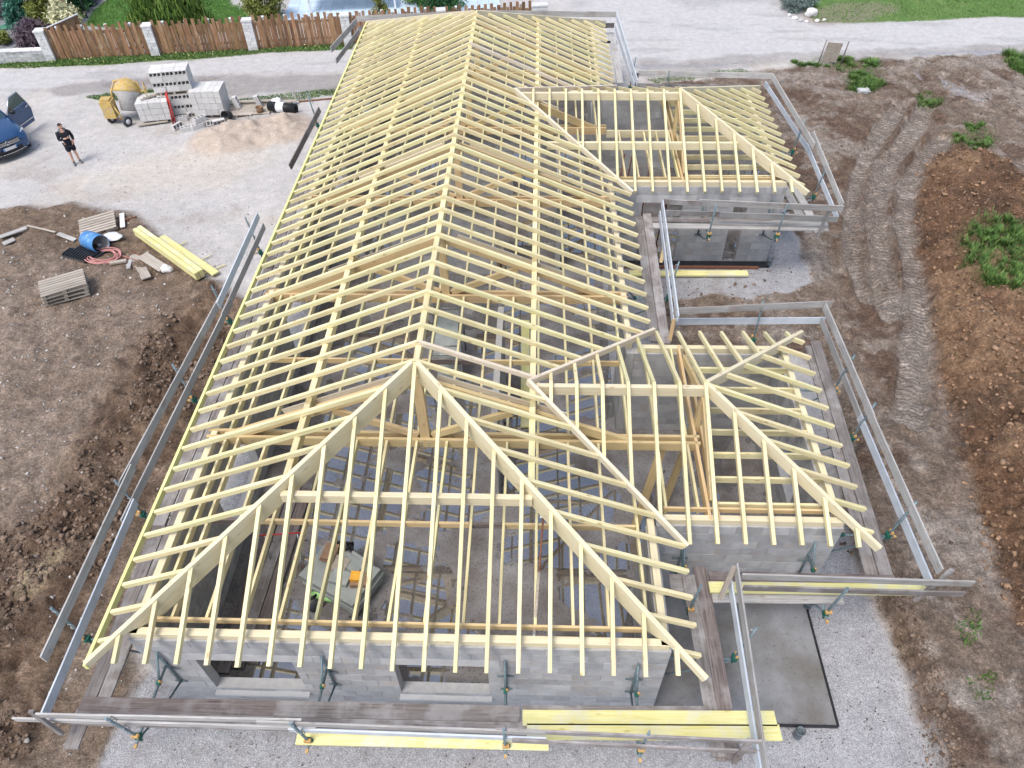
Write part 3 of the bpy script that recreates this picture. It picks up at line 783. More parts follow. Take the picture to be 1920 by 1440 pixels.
# rafters of the long roof
NR = Vector((T, 0, 1)).normalized(); NL = Vector((-T, 0, 1)).normalized()
NF = Vector((0, -T * KIN, 1)).normalized(); NB = Vector((0, T * KIN, 1)).normalized()
def hip_reach(y):                       # |x| of the hip line at depth y
    if y < YP: return max(W - y * KIN, 0)
    if y > YB - YP: return max(W - (YB - y) * KIN, 0)
    return 0
y = YP + 0.03 - 0.51 * 9
ys = []
while y < YB - 0.2:
    ys.append(y); y += 0.51
for i, y in enumerate(ys):
    j = rand_like(-0.012, 0.012)
    xi = hip_reach(y)
    xe = max(xi, 0.0)
    stick('rafter', (-W + 0.045, y + j, main_z(W - 0.045)), (-xe, y, main_z(xe)), RW, RH, 'rafter', house, NL)
    lo = W + rand_like(-0.02, 0.02)
    out = lo
    if Y1 - D1 < y < Y1 + D1: out = W - (D1 - abs(y - Y1))
    if Y2 - D2 < y < Y2 + D2: out = W - (D2 - abs(y - Y2))
    if out > xe + 0.1:
        o = stick('rafter', (out, y + j, main_z(out)), (xe, y, main_z(xe)), RW, RH, 'valley' if i in (10, 38) else 'rafter', house, NR)
        if i == 10: o['label'] = 'brownish weathered rafter'
xs = [0.01 + 0.5068 * k for k in range(-9, 10)]
for x in xs:
    ye = (W - abs(x)) / KIN
    zt = ZE + (W - abs(x)) * T
    j = rand_like(-0.01, 0.01)
    stick('rafter', (x + j, 0.0 + rand_like(-0.02, 0.02), ZE), (x, ye - 0.03, zt), RW, RH, 'rafter', house, NF)
    stick('rafter', (x + j, YB, ZE), (x, YB - ye + 0.03, zt), RW, RH, 'rafter', house, NB)

def deep_hip(a, b_, w, tail, deep, m_='hip', z_off=0.02):
    """hip beam: shallow over the eaves, deep where it spans"""
    a, b_ = Vector(a), Vector(b_)
    d = b_ - a; L = d.length; x = d.normalized(); y_ = Vector((0, 0, 1)).cross(x).normalized(); z = x.cross(y_)
    prof = [(0, -tail), (0.75, -tail), (1.15, -deep), (L - 0.05, -deep), (L, -tail), (L, 0), (0, 0)]
    k = len(prof)
    vs = [(p, -w / 2, q) for p, q in prof] + [(p, w / 2, q) for p, q in prof]
    fs = [tuple(range(k)), tuple(reversed(range(k, 2 * k)))] + [(i, k + i, k + (i + 1) % k, (i + 1) % k) for i in range(k)]
    o = MB().add(vs, fs).build('hip_rafter', m_, house)
    mt = Matrix((x, y_, z)).transposed().to_4x4(); mt.translation = a + Vector((0, 0, z_off))
    o.matrix_local = mt
    return o
for sx_ in (-1, 1):
    deep_hip((sx_ * (W + 0.02), -0.02, ZE), (sx_ * 0.05, YP - 0.05, ZR), 0.085, 0.14, 0.45)
    deep_hip((sx_ * (W + 0.02), YB + 0.02, ZE), (sx_ * 0.05, YB - YP + 0.05, ZR), 0.085, 0.14, 0.45)
# eaves board on the yard side
stick('fascia_board', (-W - 0.005, -0.05, ZE + 0.01), (-W - 0.005, YB, ZE + 0.01), 0.06, 0.15, 'fascia', house)
# ridge and purlins
YT = [4.87, 9.5, 13.85, 18.2, 22.45]
UP = (0, 0, 1)
cuts = [YP + 0.0] + YT[1:-1] + [YB - YP]
for a, b_ in zip(cuts[:-1], cuts[1:]):
    stick('ridge_beam', (0, a + 0.01, ZR - 0.115), (0, b_, ZR - 0.115), 0.12, 0.22, 'rafter', house)
for sx_ in (-1, 1):
    xp = 2.2
    zp = main_z(xp) - 0.118
    cp = [2.95] + YT + [YB - 2.9]
    for a, b_ in zip(cp[:-1], cp[1:]):
        stick('purlin', (sx_ * xp, a - 0.12, zp), (sx_ * xp, b_ + 0.08, zp), 0.12, 0.22, 'rafter', house)
for yy, s1 in ((2.68, 1), (YB - 2.68, -1)):
    zq = ZE + T * KIN * 2.68 - 0.13
    stick('purlin', (-2.22, yy, zq), (2.22, yy, zq), 0.11, 0.22, 'hip', house)
# wall plates
PZ = ZW + 0.15
stick('wall_plate', (-4.5, 0.56, PZ), (4.5, 0.56, PZ), 0.13, 0.15, 'hip', house)
stick('ledger', (-4.35, 0.80, PZ - 0.01), (4.3, 0.80, PZ - 0.01), 0.045, 0.13, 'beam', house)
for sx_ in (-1, 1):
    for a, b_ in (((0.5, 6.9), (6.9, 13.1), (13.1, 19.6), (19.6, 26.9)) if sx_ < 0 else ((0.5, 2.95), (7.7, 11.2), (11.2, 14.75), (20.7, 26.9))):
        stick('wall_plate', (sx_ * 4.42, a + 0.01, PZ), (sx_ * 4.42, b_, PZ), 0.13, 0.15, 'hip', house)
stick('wall_plate', (-4.3, YB - 0.56, PZ), (4.3, YB - 0.56, PZ), 0.13, 0.15, 'hip', house)

# trusses
def truss(yt, x_r=4.5, main=True):
    for s_ in (-1, 1):
        stick('tie_beam', (-4.55, yt + s_ * 0.085, ZW + 0.155), (x_r, yt + s_ * 0.085, ZW + 0.155), 0.065, 0.24, 'beam', house)
    pz = lambda x: main_z(x) - 0.118 - 0.225
    for sx_ in (-1, 1):
        stick('principal_rafter', (sx_ * 4.2, yt, pz(4.2)), (sx_ * 0.08, yt, pz(0.08)), 0.09, 0.22, 'beam', house, NL if sx_ < 0 else NR)
        stick('strut', (sx_ * 0.12, yt, ZW + 0.25), (sx_ * 1.75, yt, pz(1.75) - 0.2), 0.085, 0.16, 'beam', house)
        stick('brace_plate', (sx_ * 2.9, yt + 0.17, pz(2.9) + 0.02), (sx_ * 0.4, yt + 0.17, pz(0.4) + 0.02), 0.04, 0.12, 'valley', house, NL if sx_ < 0 else NR)
    stick('king_post', (0, yt, ZW - 0.05), (0, yt, ZR - 0.335), 0.12, 0.2, 'beam', house, up=(1, 0, 0), drop=False)
    bl = MB()
    for bx in (-3.6, -3.45, -3.3, -0.07, 0.07, 3.3, 3.45, 3.6):
        for dz in (-0.03, -0.12):
            bl.lathe([(0, 0.004), (0.02, 0.004), (0.02, 0.0)], (bx, yt - 0.1185, ZW + 0.08 + dz), (R(90), 0, 0), 10)
    bl.build('bolt', 'galv', house)
for k, yt in enumerate(YT):
    truss(yt, 5.62 if k == 0 else 4.5)
# ceiling joists, bay by bay
bays = [(0.82, YT[0] - 0.12)] + [(YT[k] + 0.12, YT[k + 1] - 0.12) for k in range(len(YT) - 1)] + [(YT[-1] + 0.12, YB - 0.8)]
JX = [-4.14, -3.9 + 0.02] + [-3.27 + 0.62 * k for k in range(13)]
for k, (a, b_) in enumerate(bays):
    for x in JX:
        if x > 4.3: continue
        stick('ceiling_joist', (x + rand_like(-0.02, 0.02), a - 0.02, PZ - 0.02), (x, b_ + 0.02, PZ - 0.02), 0.05, 0.16, 'rafter', house)
for yy in (2.8, 7.15):
    xj = sorted(x for x in JX if x < 4.3) + [4.34]
    prev = -4.34
    for q, x in enumerate(xj):
        if x - prev > 0.3:
            o = stick('blocking', (prev + 0.03, yy, PZ - 0.03), (x - 0.03, yy, PZ - 0.03), 0.05, 0.14, 'darkplank' if q in (2, 10) and yy < 5 or q in (8, 9) and yy > 5 else 'beam', house)
        prev = x

# ---- wings
def wing(D, YC, XE, post):
    zr = ZE + D * T; xp = XE - D
    nf = Vector((0, -T, 1)).normalized(); nb = Vector((0, T, 1)).normalized(); nr = Vector((T, 0, 1)).normalized()
    k = 0
    x = xp - 0.506 * 40
    while x < XE - 0.15:
        if x > W - D + 0.2:
            top = min(D, XE - x) if x > xp else D
            low = 0.0 if x >= W else (W - x)          # on the valley
            if top - low > 0.12:
                for s_, nn in ((-1, nf), (1, nb)):
                    yl = YC + s_ * (D - low); yh = YC + s_ * (D - top)
                    e = rand_like(-0.02, 0.02) if low == 0 else 0
                    stick('rafter', (x, yl + s_ * e, ZE + low * T), (x, yh, ZE + top * T), RW, RH, 'rafter', house, nn)
        x += 0.506
    n_ = int(D / 0.51)
    for j in range(-n_, n_ + 1):
        yy = YC + j * 0.51
        reach = D - abs(j * 0.51)
        if reach < 0.15: continue
        stick('rafter', (XE + rand_like(-0.02, 0.02), yy, ZE), (XE - reach, yy, ZE + reach * T), RW, RH, 'rafter', house, nr)
    for s_ in (-1, 1):
        deep_hip((XE + 0.02, YC + s_ * (D + 0.02), ZE), (xp + 0.04, YC + s_ * 0.04, zr), 0.08, 0.16, 0.27 + 0.05 * (D > 3))
        a = Vector((W + 0.05, YC + s_ * (D + 0.05), ZE + 0.03)); b_ = Vector((W - D, YC + s_ * 0.0, zr + 0.03))
        stick('valley_rafter', a, b_, 0.075, 0.15, 'valley', house)
    stick('ridge_beam', (W - D + 0.15, YC, zr - 0.115), (xp, YC, zr - 0.115), 0.1, 0.24, 'hip', house)
    for s_ in (-1, 1):
        q = D * 0.5
        if D > 3:
            stick('purlin', (W - D + 1.0, YC + s_ * q, ZE + T * q - 0.118), (XE - q - 0.1, YC + s_ * q, ZE + T * q - 0.118), 0.1, 0.24, 'hip', house)
    # frame across the wing under the hip peak
    xt = xp + 0.02
    for s_ in (-1, 1):
        stick('tie_beam', (xt + s_ * 0.08, YC - D + OV + 0.05, ZW + 0.155), (xt + s_ * 0.08, YC + D - OV - 0.05, ZW + 0.155), 0.06, 0.24, 'beam', house)
        nn = nf if s_ < 0 else nb
        stick('principal_rafter', (xt, YC + s_ * (D - 0.9), ZE + 0.9 * T - 0.3), (xt, YC + s_ * 0.08, zr - 0.36), 0.08, 0.18, 'beam', house, nn)
    stick('king_post', (xt, YC, ZW - 0.05), (xt, YC, zr - 0.36), 0.11, 0.18, 'beam', house, up=(0, 1, 0), drop=False)
    # plates
    y0, y1 = YC - D + OV, YC + D - OV; xe = XE - OV
    stick('wall_plate', (4.6, y0 + 0.1, PZ), (xe - 0.02, y0 + 0.1, PZ), 0.12, 0.15, 'hip', house)
    stick('ledger', (4.7, y0 + 0.32, PZ - 0.01), (xe - 0.3, y0 + 0.32, PZ - 0.01), 0.045, 0.12, 'beam', house)
    stick('wall_plate', (4.6, y1 - 0.1, PZ), (xe - 0.02, y1 - 0.1, PZ), 0.12, 0.15, 'hip', house)
    stick('wall_plate', (xe - 0.1, y0 + 0.18, PZ), (xe - 0.1, y1 - 0.18, PZ), 0.12, 0.15, 'hip', house)
    # joists between frame and end wall
    yy = y0 + 0.45
    while yy < y1 - 0.3:
        stick('ceiling_joist', (xt + 0.12, yy, PZ - 0.02), (xe - 0.12, yy, PZ - 0.02), 0.05, 0.16, 'rafter', house)
        yy += 0.605
    return xt, y0, y1, xe
xt1, wa0, wa1, wxe1 = wing(D1, Y1, X1, True)
xt2, wb0, wb1, wxe2 = wing(D2, Y2, X2, True)
for x in (4.75, 5.36):
    stick('ceiling_joist', (x, YT[0] - 0.12, PZ - 0.02), (x, wa0 + 0.3, PZ - 0.02), 0.05, 0.16, 'rafter', house)
    stick('ceiling_joist', (x, YT[0] + 0.12, PZ - 0.02), (x, wa1 - 0.12, PZ - 0.02), 0.05, 0.16, 'rafter', house)
stick('tie_beam', (4.5, wb0 + 3.2, PZ), (xt2, wb0 + 3.2, PZ), 0.07, 0.24, 'hip', house)
for x in [4.9 + 0.4 * k for k in range(5)]:
    stick('ceiling_joist', (x, wb0 + 3.2, PZ - 0.02), (x, wb0 + 0.3, PZ - 0.02), 0.05, 0.16, 'rafter', house)
stick('corner_post', (xt1 - 0.25, Y1 + 0.05, 0.05), (xt1 - 0.05, Y1 + 0.02, ZW), 0.12, 0.16, 'beam', house, up=(0, 1, 0), drop=False)
stick('diagonal_brace', (4.55, YT[0] - 0.4, 0.25), (4.9, YT[0], ZW - 0.05), 0.18, 0.05, 'beam', house, up=(0, 1, 0), drop=False)

# ---- block walls
block_budget = [294]
cell_cache = {}
def cuboid_mesh(name, s, m_, ch=0.006):
    key = (name, tuple(round(a, 3) for a in s), m_)
    if key not in cell_cache:
        cell_cache[key] = MB().box((0, 0, 0), s).mesh(name, m_)
    return cell_cache[key]
def block_wall(p0, p1, openings=(), single=False, t=0.2, z0=0.0, z1=ZW, label=None):
    """wall from p0 to p1 with its outer face on that line and its body to the left of it"""
    p0, p1 = Vector((p0[0], p0[1], 0)), Vector((p1[0], p1[1], 0))
    d = p1 - p0; L = d.length; ang = math.atan2(d.y, d.x)
    mort = MB(); far = MB(); cells = []
    nrow = 11; hh = (z1 - z0) / nrow
    for r_ in range(nrow):
        za, zb = z0 + r_ * hh, z0 + (r_ + 1) * hh
        cutsx = [0.0]; q = 0.25 if r_ % 2 else 0.5
        while q < L - 0.1:
            cutsx.append(q); q += 0.5
        cutsx.append(L)
        zc = (za + zb) / 2
        ops = [o for o in openings if o[2] < zc < o[3]]
        for a, b_ in zip(cutsx[:-1], cutsx[1:]):
            segs = [(a, b_)]
            for o in ops:
                ns = []
                for u, v in segs:
                    if o[1] <= u or o[0] >= v: ns.append((u, v)); continue
                    if u < o[0]: ns.append((u, o[0]))
                    if v > o[1]: ns.append((o[1], v))
                segs = ns
            for u, v in segs:
                if v - u < 0.04: continue
                mort.box(((u + v) / 2, t / 2, zc), (v - u, t - 0.014, zb - za))
                cells.append((u, v, za, zb))
    wl = mort.build('wall', 'mortar', house, loc=p0, rot=(0, 0, ang))
    if label: wl['label'] = label
    for (u, v, za, zb) in cells:
        s = (v - u - 0.009, t, zb - za - 0.010)
        c = ((u + v) / 2, t / 2, (za + zb) / 2)
        if single and block_budget[0] > 0:
            block_budget[0] -= 1
            b = bpy.data.objects.new('concrete_block', cuboid_mesh('concrete_block', s, 'block'))
            b.location = (c[0], c[1] + rand_like(-0.003, 0.003), c[2])
            link(b, wl)
        else:
            far.box(c, s)
    if far.v:
        tag(far.build('concrete_blocks', 'block', wl), kind='stuff')
    return wl
def lintel(wl, a, b_, z, h_=0.25, t=0.2):
    MB().box(((a + b_) / 2, t / 2, z + h_ / 2), (b_ - a, t + 0.006, h_ - 0.006)).build('lintel', 'lintel', wl)
def sill(wl, a, b_, z, t=0.2):
    MB().box(((a + b_) / 2, t / 2 - 0.03, z - 0.02), (b_ - a + 0.08, t + 0.12, 0.06)).build('window_sill', 'lintel', wl)

XL, XR, YF = -4.54, 4.54, 0.46
w = block_wall((XL, YF), (XR, YF), [(0.9, 2.6, 0.62, 1.97), (4.38, 6.02, 0.62, 1.97)], True, label='front block wall with two window openings')
for a, b_ in ((0.9, 2.6), (4.38, 6.02)):
    lintel(w, a - 0.2, b_ + 0.2, 1.97); sill(w, a, b_, 0.62)
w = block_wall((4.55, wa0), (wxe1, wa0), [(1.1, 1.9, 0.0, 0.0)], True, label='front wall of the nearer wing')
w = block_wall((4.55, wb0), (wxe2, wb0), [(0.9, 2.14, 0.0, 2.18), (3.68, 4.1, 0.0, 2.13)], True, label='front wall of the farther wing with a narrow door slot')
lintel(w, 0.7, 2.5, 2.18); lintel(w, 3.5, 4.3, 2.13)
blk = [
    ((XL, YB - OV), (XL, YF + 0.201), [(4.0, 5.4, 0.9, 2.1), (9.0, 11.0, 0.0, 2.1), (15.5, 17.2, 0.6, 2.1), (21, 23, 0.6, 2.1)]),
    ((XR, YF + 0.201), (XR, wa0 - 0.01), []),
    ((XR, wa1 - 0.19), (XR, wb0 - 0.01), [(1.4, 3.8, 0.0, 2.15), (4.6, 6.2, 0.0, 2.15)]),
    ((XR, wb1 - 0.19), (XR, YB - OV), [(2.0, 3.4, 0.9, 2.1)]),
    ((wxe1, wa0 + 0.201), (wxe1, wa1), [(1.5, 2.9, 0.9, 2.1)]),
    ((wxe1 - 0.201, wa1), (4.545, wa1), []),
    ((wxe2, wb0 + 0.201), (wxe2, wb1), [(2.0, 3.4, 0.9, 2.1)]),
    ((wxe2 - 0.201, wb1), (4.545, wb1), []),
    ((XR - 0.201, YB - OV), (XL + 0.201, YB - OV), []),
]
for a, b_, o in blk:
    block_wall(a, b_, o)
# inner partitions
for a, b_, o in (
    ((1.45, 5.1), (1.45, 9.3), [(1.2, 2.1, 0, 2.1)]),
    ((XL + 0.21, 13.95), (1.0, 13.95), [(1.2, 2.1, 0, 2.1)]),
    ((-1.2, 18.3), (3.0, 18.3), [(2.6, 3.5, 0, 2.1)]),
    ((3.0, 14.1), (3.0, 18.2), [(1.6, 2.5, 0, 2.1)]),
    ((-3.15, 0.7), (-3.15, 0.72), []),
):
    if abs(a[1] - b_[1]) + abs(a[0] - b_[0]) > 0.5:
        block_wall(a, b_, o, t=0.15, z1=ZW - 0.12)
# floor
fl = MB().prism([(-4.33, 0.67), (4.33, 0.67), (4.33, wa0 + 0.2), (wxe1 - 0.21, wa0 + 0.21), (wxe1 - 0.21, wa1 - 0.21), (4.33, wa1 - 0.21), (4.33, wb0 + 0.2), (wxe2 - 0.21, wb0 + 0.21), (wxe2 - 0.21, wb1 - 0.21), (4.33, wb1 - 0.21), (4.33, YB - OV - 0.21), (-4.33, YB - OV - 0.21)], -0.1, 0.03)
fl.build('floor_slab', 'floor', house)

# porch slab, front right, with its black membrane edge
slab = thing('porch_slab', 'damp grey concrete slab edged in black beside the front right corner', 'concrete slab', (4.56, 0.30, 0))
MB().prism([(0, 0), (3.42, 0), (3.42, 2.55), (0, 2.55)], -0.05, 0.055).build('slab_body', 'slab', slab)
mb = MB(); mb.box((3.44, 1.27, 0.045), (0.03, 2.58, 0.09)); mb.box((1.71, -0.02, 0.045), (3.46, 0.03, 0.09))
mb.build('membrane_edge', 'black', slab)
slab2 = thing('door_step_slab', 'dark membrane strip and red edging along the foot of the farther wing wall', 'wall edging', (4.9, 14.4, 0))
MB().box((2.45, 0.14, 0.03), (4.7, 0.24, 0.07)).build('membrane', 'black', slab2)
MB().box((2.3, -0.03, 0.035), (4.3, 0.08, 0.07)).build('brick_edging', 'rust', slab2)

# ------------------------------------------------------------------ scaffold round the walls
DZ = 1.9
def board(name, label, cat, a, b_, w_, h_, m_, up=(0, 0, 1), group=None):
    a = Vector(a); o = stick(name, a, b_, w_, h_, m_, None, up)
    return tag(o, label, cat, group)
def plank(label, a, b_, m_='plank', w_=0.245, z=None, th=0.045, group='scaffold planks'):
    a = list(a); b_ = list(b_)
    if z is not None: a[2] = z; b_[2] = z
    return board('scaffold_plank', label, 'plank', a, b_, w_, th, m_, group=group)

# front walkway
plank('dark stained scaffold plank at the left end of the front walkway, wall side', (-5.352, -0.340, 1.950), (-1.983, -0.309, 1.950), 'darkplank', 0.255, group='planks of the front walkway')
plank('knotty grey scaffold plank, middle of the front walkway, wall side', (-2.028, -0.326, 1.970), (2.052, -0.310, 1.970), 'plank', 0.26, group='planks of the front walkway')
plank('long grey scaffold plank on the outer side of the front walkway', (-5.378, -0.537, 1.940), (2.161, -0.533, 1.940), 'plank', 0.25, group='planks of the front walkway')
plank('dark plank edge behind the yellow boards of the front walkway', (2.086, -0.287, 1.955), (5.184, -0.226, 1.955), 'plank', 0.24, group='planks of the front walkway')
plank('yellow board on the front walkway nearer the wall', (2.106, -0.379, 2.000), (6.248, -0.292, 2.000), 'yellow', 0.245, group='yellow boards of the front walkway')
plank('yellow board on the front walkway farther from the wall, its right end sticking out most', (2.180, -0.594, 2.000), (6.278, -0.507, 2.000), 'yellow', 0.245, group='yellow boards of the front walkway')
plank('yellow board showing below the front guard rails with its rounded left end', (-1.589, -0.749, 1.880), (2.528, -0.735, 1.880), 'yellow', 0.2, group='yellow boards of the front walkway')
# yard side walkway
YS = [(-1.02, 3.4), (3.2, 7.6), (7.4, 11.9), (11.7, 16.2), (16.0, 20.6), (20.4, 27.6)]
WORDS = ['nearest', 'second', 'third', 'fourth', 'fifth', 'farthest']
for k, (a, b_) in enumerate(YS):
    s0 = 0.05 if k else -0.0
    plank('%s outer scaffold plank under the eaves board on the yard side' % WORDS[k], (-5.27 - s0 + (0.03 if k == 0 else 0), a, DZ + 0.045 * (k % 2)), (-5.32, b_, DZ + 0.045 * (k % 2)), 'plank', 0.25, group='planks of the yard side walkway')
    plank('%s inner scaffold plank between the wall and the outer planks on the yard side' % WORDS[k], (-5.03, a + (0.75 if k == 0 else 0), DZ + 0.045 * (k % 2)), (-5.04, b_, DZ + 0.045 * (k % 2)), 'plank', 0.24, group='planks of the yard side walkway')
# right of the main wall, over the porch
plank('brown dusty scaffold plank over the porch slab, wall side', (5.201, 2.341, 1.900), (5.256, -0.864, 1.900), 'plank', 0.25)
plank('dark wet scaffold plank over the porch slab, outer side', (5.436, 2.522, 1.910), (5.482, -0.909, 1.910), 'darkplank', 0.25)
plank('short plank end sticking out beyond the porch planks towards the camera', (5.320, -0.700, 1.840), (5.319, -0.908, 1.840), 'plank', 0.23)
plank('short rough plank lying crosswise at the inner corner beside the nearer wing', (4.839, 2.205, 1.850), (5.579, 2.199, 1.850), 'plank', 0.36)
# between the wings
plank('dark scaffold plank between the wings, next to the main wall', (5.332, 14.352, 1.950), (5.233, 8.790, 1.950), 'plank', 0.24)
plank('grey brown scaffold plank between the wings, outer side', (5.582, 14.467, 1.970), (5.485, 8.694, 1.970), 'plank', 0.25)
# nearer wing
plank('grey scaffold plank along the end wall of the nearer wing, wall side', (9.059, 8.746, 1.900), (8.646, 2.351, 1.900), 'plank', 0.24)
plank('grey scaffold plank beyond the end wall of the nearer wing, outer side', (9.216, 8.850, 1.950), (8.899, 2.329, 1.950), 'plank', 0.25)
plank('dark scaffold plank at the foot of the nearer wing wall behind the guard rail', (5.566, 2.277, 1.990), (9.022, 2.266, 1.990), 'darkplank', 0.22)
plank('yellow board lying behind the guard rail of the nearer wing', (5.530, 2.051, 2.000), (9.522, 2.087, 2.000), 'yellow', 0.22)
plank('outermost grey plank in front of the nearer wing', (5.575, 1.911, 1.900), (7.975, 1.933, 1.900), 'grey', 0.22)
# farther wing
plank('brown scaffold plank before the farther wing, wall side', (5.581, 14.228, 1.920), (10.869, 14.164, 1.920), 'plank', 0.24)
plank('grey scaffold plank in front of the farther wing, outer side', (5.542, 13.874, 1.950), (10.824, 13.787, 1.950), 'grey', 0.25)
plank('bright scaffold plank on top of the others in front of the farther wing', (7.411, 13.985, 2.000), (10.840, 13.906, 2.000), 'grey', 0.22)
plank('pale scaffold plank at the end wall of the farther wing, wall side', (10.058, 16.768, 1.900), (10.263, 13.664, 1.900), 'grey', 0.25)
plank('pale scaffold plank at the end wall of the farther wing, outer side', (10.359, 17.067, 1.920), (10.545, 13.638, 1.920), 'grey', 0.25)
plank('far scaffold plank beside the far right eaves, wall side', (5.204, 28.752, 1.900), (5.175, 23.675, 1.900), 'grey', 0.24)
plank('far scaffold plank beside the far right eaves, outer side', (5.432, 28.697, 1.920), (5.440, 23.629, 1.920), 'grey', 0.25)
plank('hidden far scaffold plank behind the far end of the roof', (-5.5, YB + 0.3, DZ), (5.6, YB + 0.3, DZ), 'plank', 0.25)['label'] = 'far scaffold plank running behind the far end of the roof'

# guard rails: boards on edge, leaning outwards with their posts
def rail(label, a, b_, m_, out, h_=0.17, w_=0.032, lean=0.1, group='guard rail boards'):
    up = (out[0] * lean, out[1] * lean, 1)
    return board('guard_rail_board', label, 'guard rail', a, b_, w_, h_, m_, up, group)
L_, R_, F_, B_ = (-1, 0), (1, 0), (0, -1), (0, 1)
rail('upper front guard rail board, left piece', (-5.402, -0.833, 2.920), (-1.262, -0.817, 2.920), 'grey', F_)
rail('upper front guard rail board, long middle piece', (-1.958, -0.851, 2.900), (2.473, -0.894, 2.900), 'grey', F_)
rail('upper front guard rail board, right piece with its dark end', (1.716, -0.874, 2.920), (5.741, -0.946, 2.920), 'plank', F_)
rail('lower front guard rail board, left piece sticking out past the corner', (-6.058, -0.749, 2.450), (-1.148, -0.772, 2.450), 'grey', F_)
rail('lower front guard rail board, middle piece', (-1.593, -0.789, 2.420), (2.482, -0.829, 2.420), 'alu', F_)
rail('lower front guard rail board, right piece', (1.951, -0.868, 2.450), (5.771, -0.941, 2.450), 'plank', F_)
rail('upper guard rail board on the yard side, nearest the camera with a split end', (-5.733, 0.036, 2.950), (-5.792, 3.963, 2.950), 'grey', L_, 0.2)
rail('upper guard rail board on the yard side, middle piece', (-5.868, 3.519, 2.930), (-5.640, 9.438, 2.930), 'grey', L_, 0.2)
rail('upper guard rail board on the yard side, pale far piece ending beside the yellow beams', (-5.619, 8.958, 2.950), (-5.693, 12.921, 2.950), 'alu', L_, 0.2)
rail('lower guard rail board on the yard side, nearest the camera', (-5.625, -0.656, 2.450), (-5.745, 3.480, 2.450), 'alu', L_, 0.2)
rail('lower guard rail board on the yard side, middle piece', (-5.814, 2.990, 2.430), (-5.685, 9.729, 2.430), 'grey', L_, 0.2)
rail('lower guard rail board on the yard side, far piece', (-5.700, 9.116, 2.450), (-5.713, 13.135, 2.450), 'grey', L_, 0.2)
rail('loose dark guard board tilted on two posts beside the sand heap', (-5.990, 17.029, 2.100), (-5.364, 19.532, 2.900), 'plank', L_, 0.22)
rail('upper guard rail board at the far left corner of the roof', (-5.959, 24.528, 2.950), (-5.480, 27.528, 2.950), 'grey', L_, 0.22)
rail('lower guard rail board at the far left corner of the roof', (-5.897, 24.757, 2.400), (-5.515, 27.846, 2.400), 'grey', L_, 0.2)
rail('far guard rail board behind the roof end, left half', (-5.523, 27.768, 2.950), (-0.011, 28.387, 2.950), 'grey', B_, 0.22)
rail('far guard rail board behind the roof end, right half', (-0.170, 28.389, 2.950), (5.490, 28.151, 2.950), 'grey', B_, 0.22)
rail('lower far guard rail board behind the roof end', (-5.650, 28.085, 2.400), (5.489, 28.420, 2.400), 'plank', B_, 0.2)
rail('upper pale guard rail board beside the far right eaves', (5.513, 28.151, 2.950), (5.824, 21.523, 2.950), 'alu', R_, 0.2)
rail('lower pale guard rail board beside the far right eaves', (5.513, 28.163, 2.450), (5.829, 22.297, 2.450), 'alu', R_, 0.2)
rail('back guard rail board of the farther wing', (5.916, 22.334, 2.950), (10.775, 22.095, 2.950), 'grey', B_, 0.2)
rail('lower back guard rail board of the farther wing', (5.916, 22.387, 2.450), (10.334, 22.202, 2.450), 'plank', B_, 0.18)
rail('upper guard rail board at the end of the farther wing, back piece', (10.756, 22.095, 2.950), (10.972, 16.964, 2.950), 'grey', R_, 0.2)
rail('upper guard rail board at the end of the farther wing, front piece', (11.125, 17.725, 2.970), (10.899, 13.518, 2.970), 'grey', R_, 0.2)
rail('lower guard rail board at the end of the farther wing, back piece', (10.721, 22.563, 2.450), (11.107, 17.483, 2.450), 'alu', R_, 0.18)
rail('lower guard rail board at the end of the farther wing, front piece', (11.093, 17.866, 2.470), (10.935, 13.639, 2.470), 'alu', R_, 0.18)
rail('upper front guard rail board of the farther wing, long right piece', (6.882, 13.651, 2.970), (10.868, 13.355, 2.970), 'grey', F_, 0.2)
rail('upper front guard rail board of the farther wing, short left piece', (5.832, 13.703, 2.950), (6.939, 13.601, 2.950), 'plank', F_, 0.17)
rail('lower front guard rail board of the farther wing, right piece', (7.580, 13.805, 2.450), (10.950, 13.615, 2.450), 'grey', F_, 0.2)
rail('lower front guard rail board of the farther wing, left piece', (5.937, 13.902, 2.450), (9.877, 13.745, 2.430), 'plank', F_, 0.18)
rail('upper guard rail board between the wings', (5.838, 13.643, 2.970), (5.652, 8.593, 2.970), 'alu', R_, 0.19)
rail('lower guard rail board between the wings', (5.856, 13.873, 2.450), (5.667, 9.032, 2.450), 'alu', R_, 0.18)
rail('upper back guard rail board of the nearer wing, rising to the right', (5.577, 8.888, 2.950), (9.449, 9.220, 2.950), 'grey', B_, 0.18)
rail('lower back guard rail board of the nearer wing', (5.657, 9.127, 2.420), (9.425, 9.220, 2.420), 'alu', B_, 0.19)
rail('upper guard rail board at the end of the nearer wing, back piece', (9.249, 9.113, 2.970), (9.297, 5.515, 2.970), 'grey', R_, 0.2)
rail('upper guard rail board at the end of the nearer wing, front piece', (9.282, 5.877, 2.950), (9.386, 1.972, 2.950), 'grey', R_, 0.2)
rail('lower guard rail board at the end of the nearer wing, back piece', (9.336, 9.164, 2.450), (9.345, 5.760, 2.450), 'grey', R_, 0.18)
rail('lower shiny guard rail board at the end of the nearer wing, front piece', (9.331, 6.001, 2.470), (9.414, 2.032, 2.470), 'alu', R_, 0.2)
rail('upper front guard rail board of the nearer wing, running far past the corner', (5.890, 1.792, 2.950), (9.848, 1.737, 2.950), 'grey', F_, 0.2)
rail('lower front guard rail board of the nearer wing', (6.043, 1.841, 2.450), (9.935, 1.804, 2.450), 'plank', F_, 0.19)
rail('upper guard rail board over the porch slab', (5.845, 1.999, 2.950), (5.677, -1.329, 2.950), 'grey', R_, 0.19)
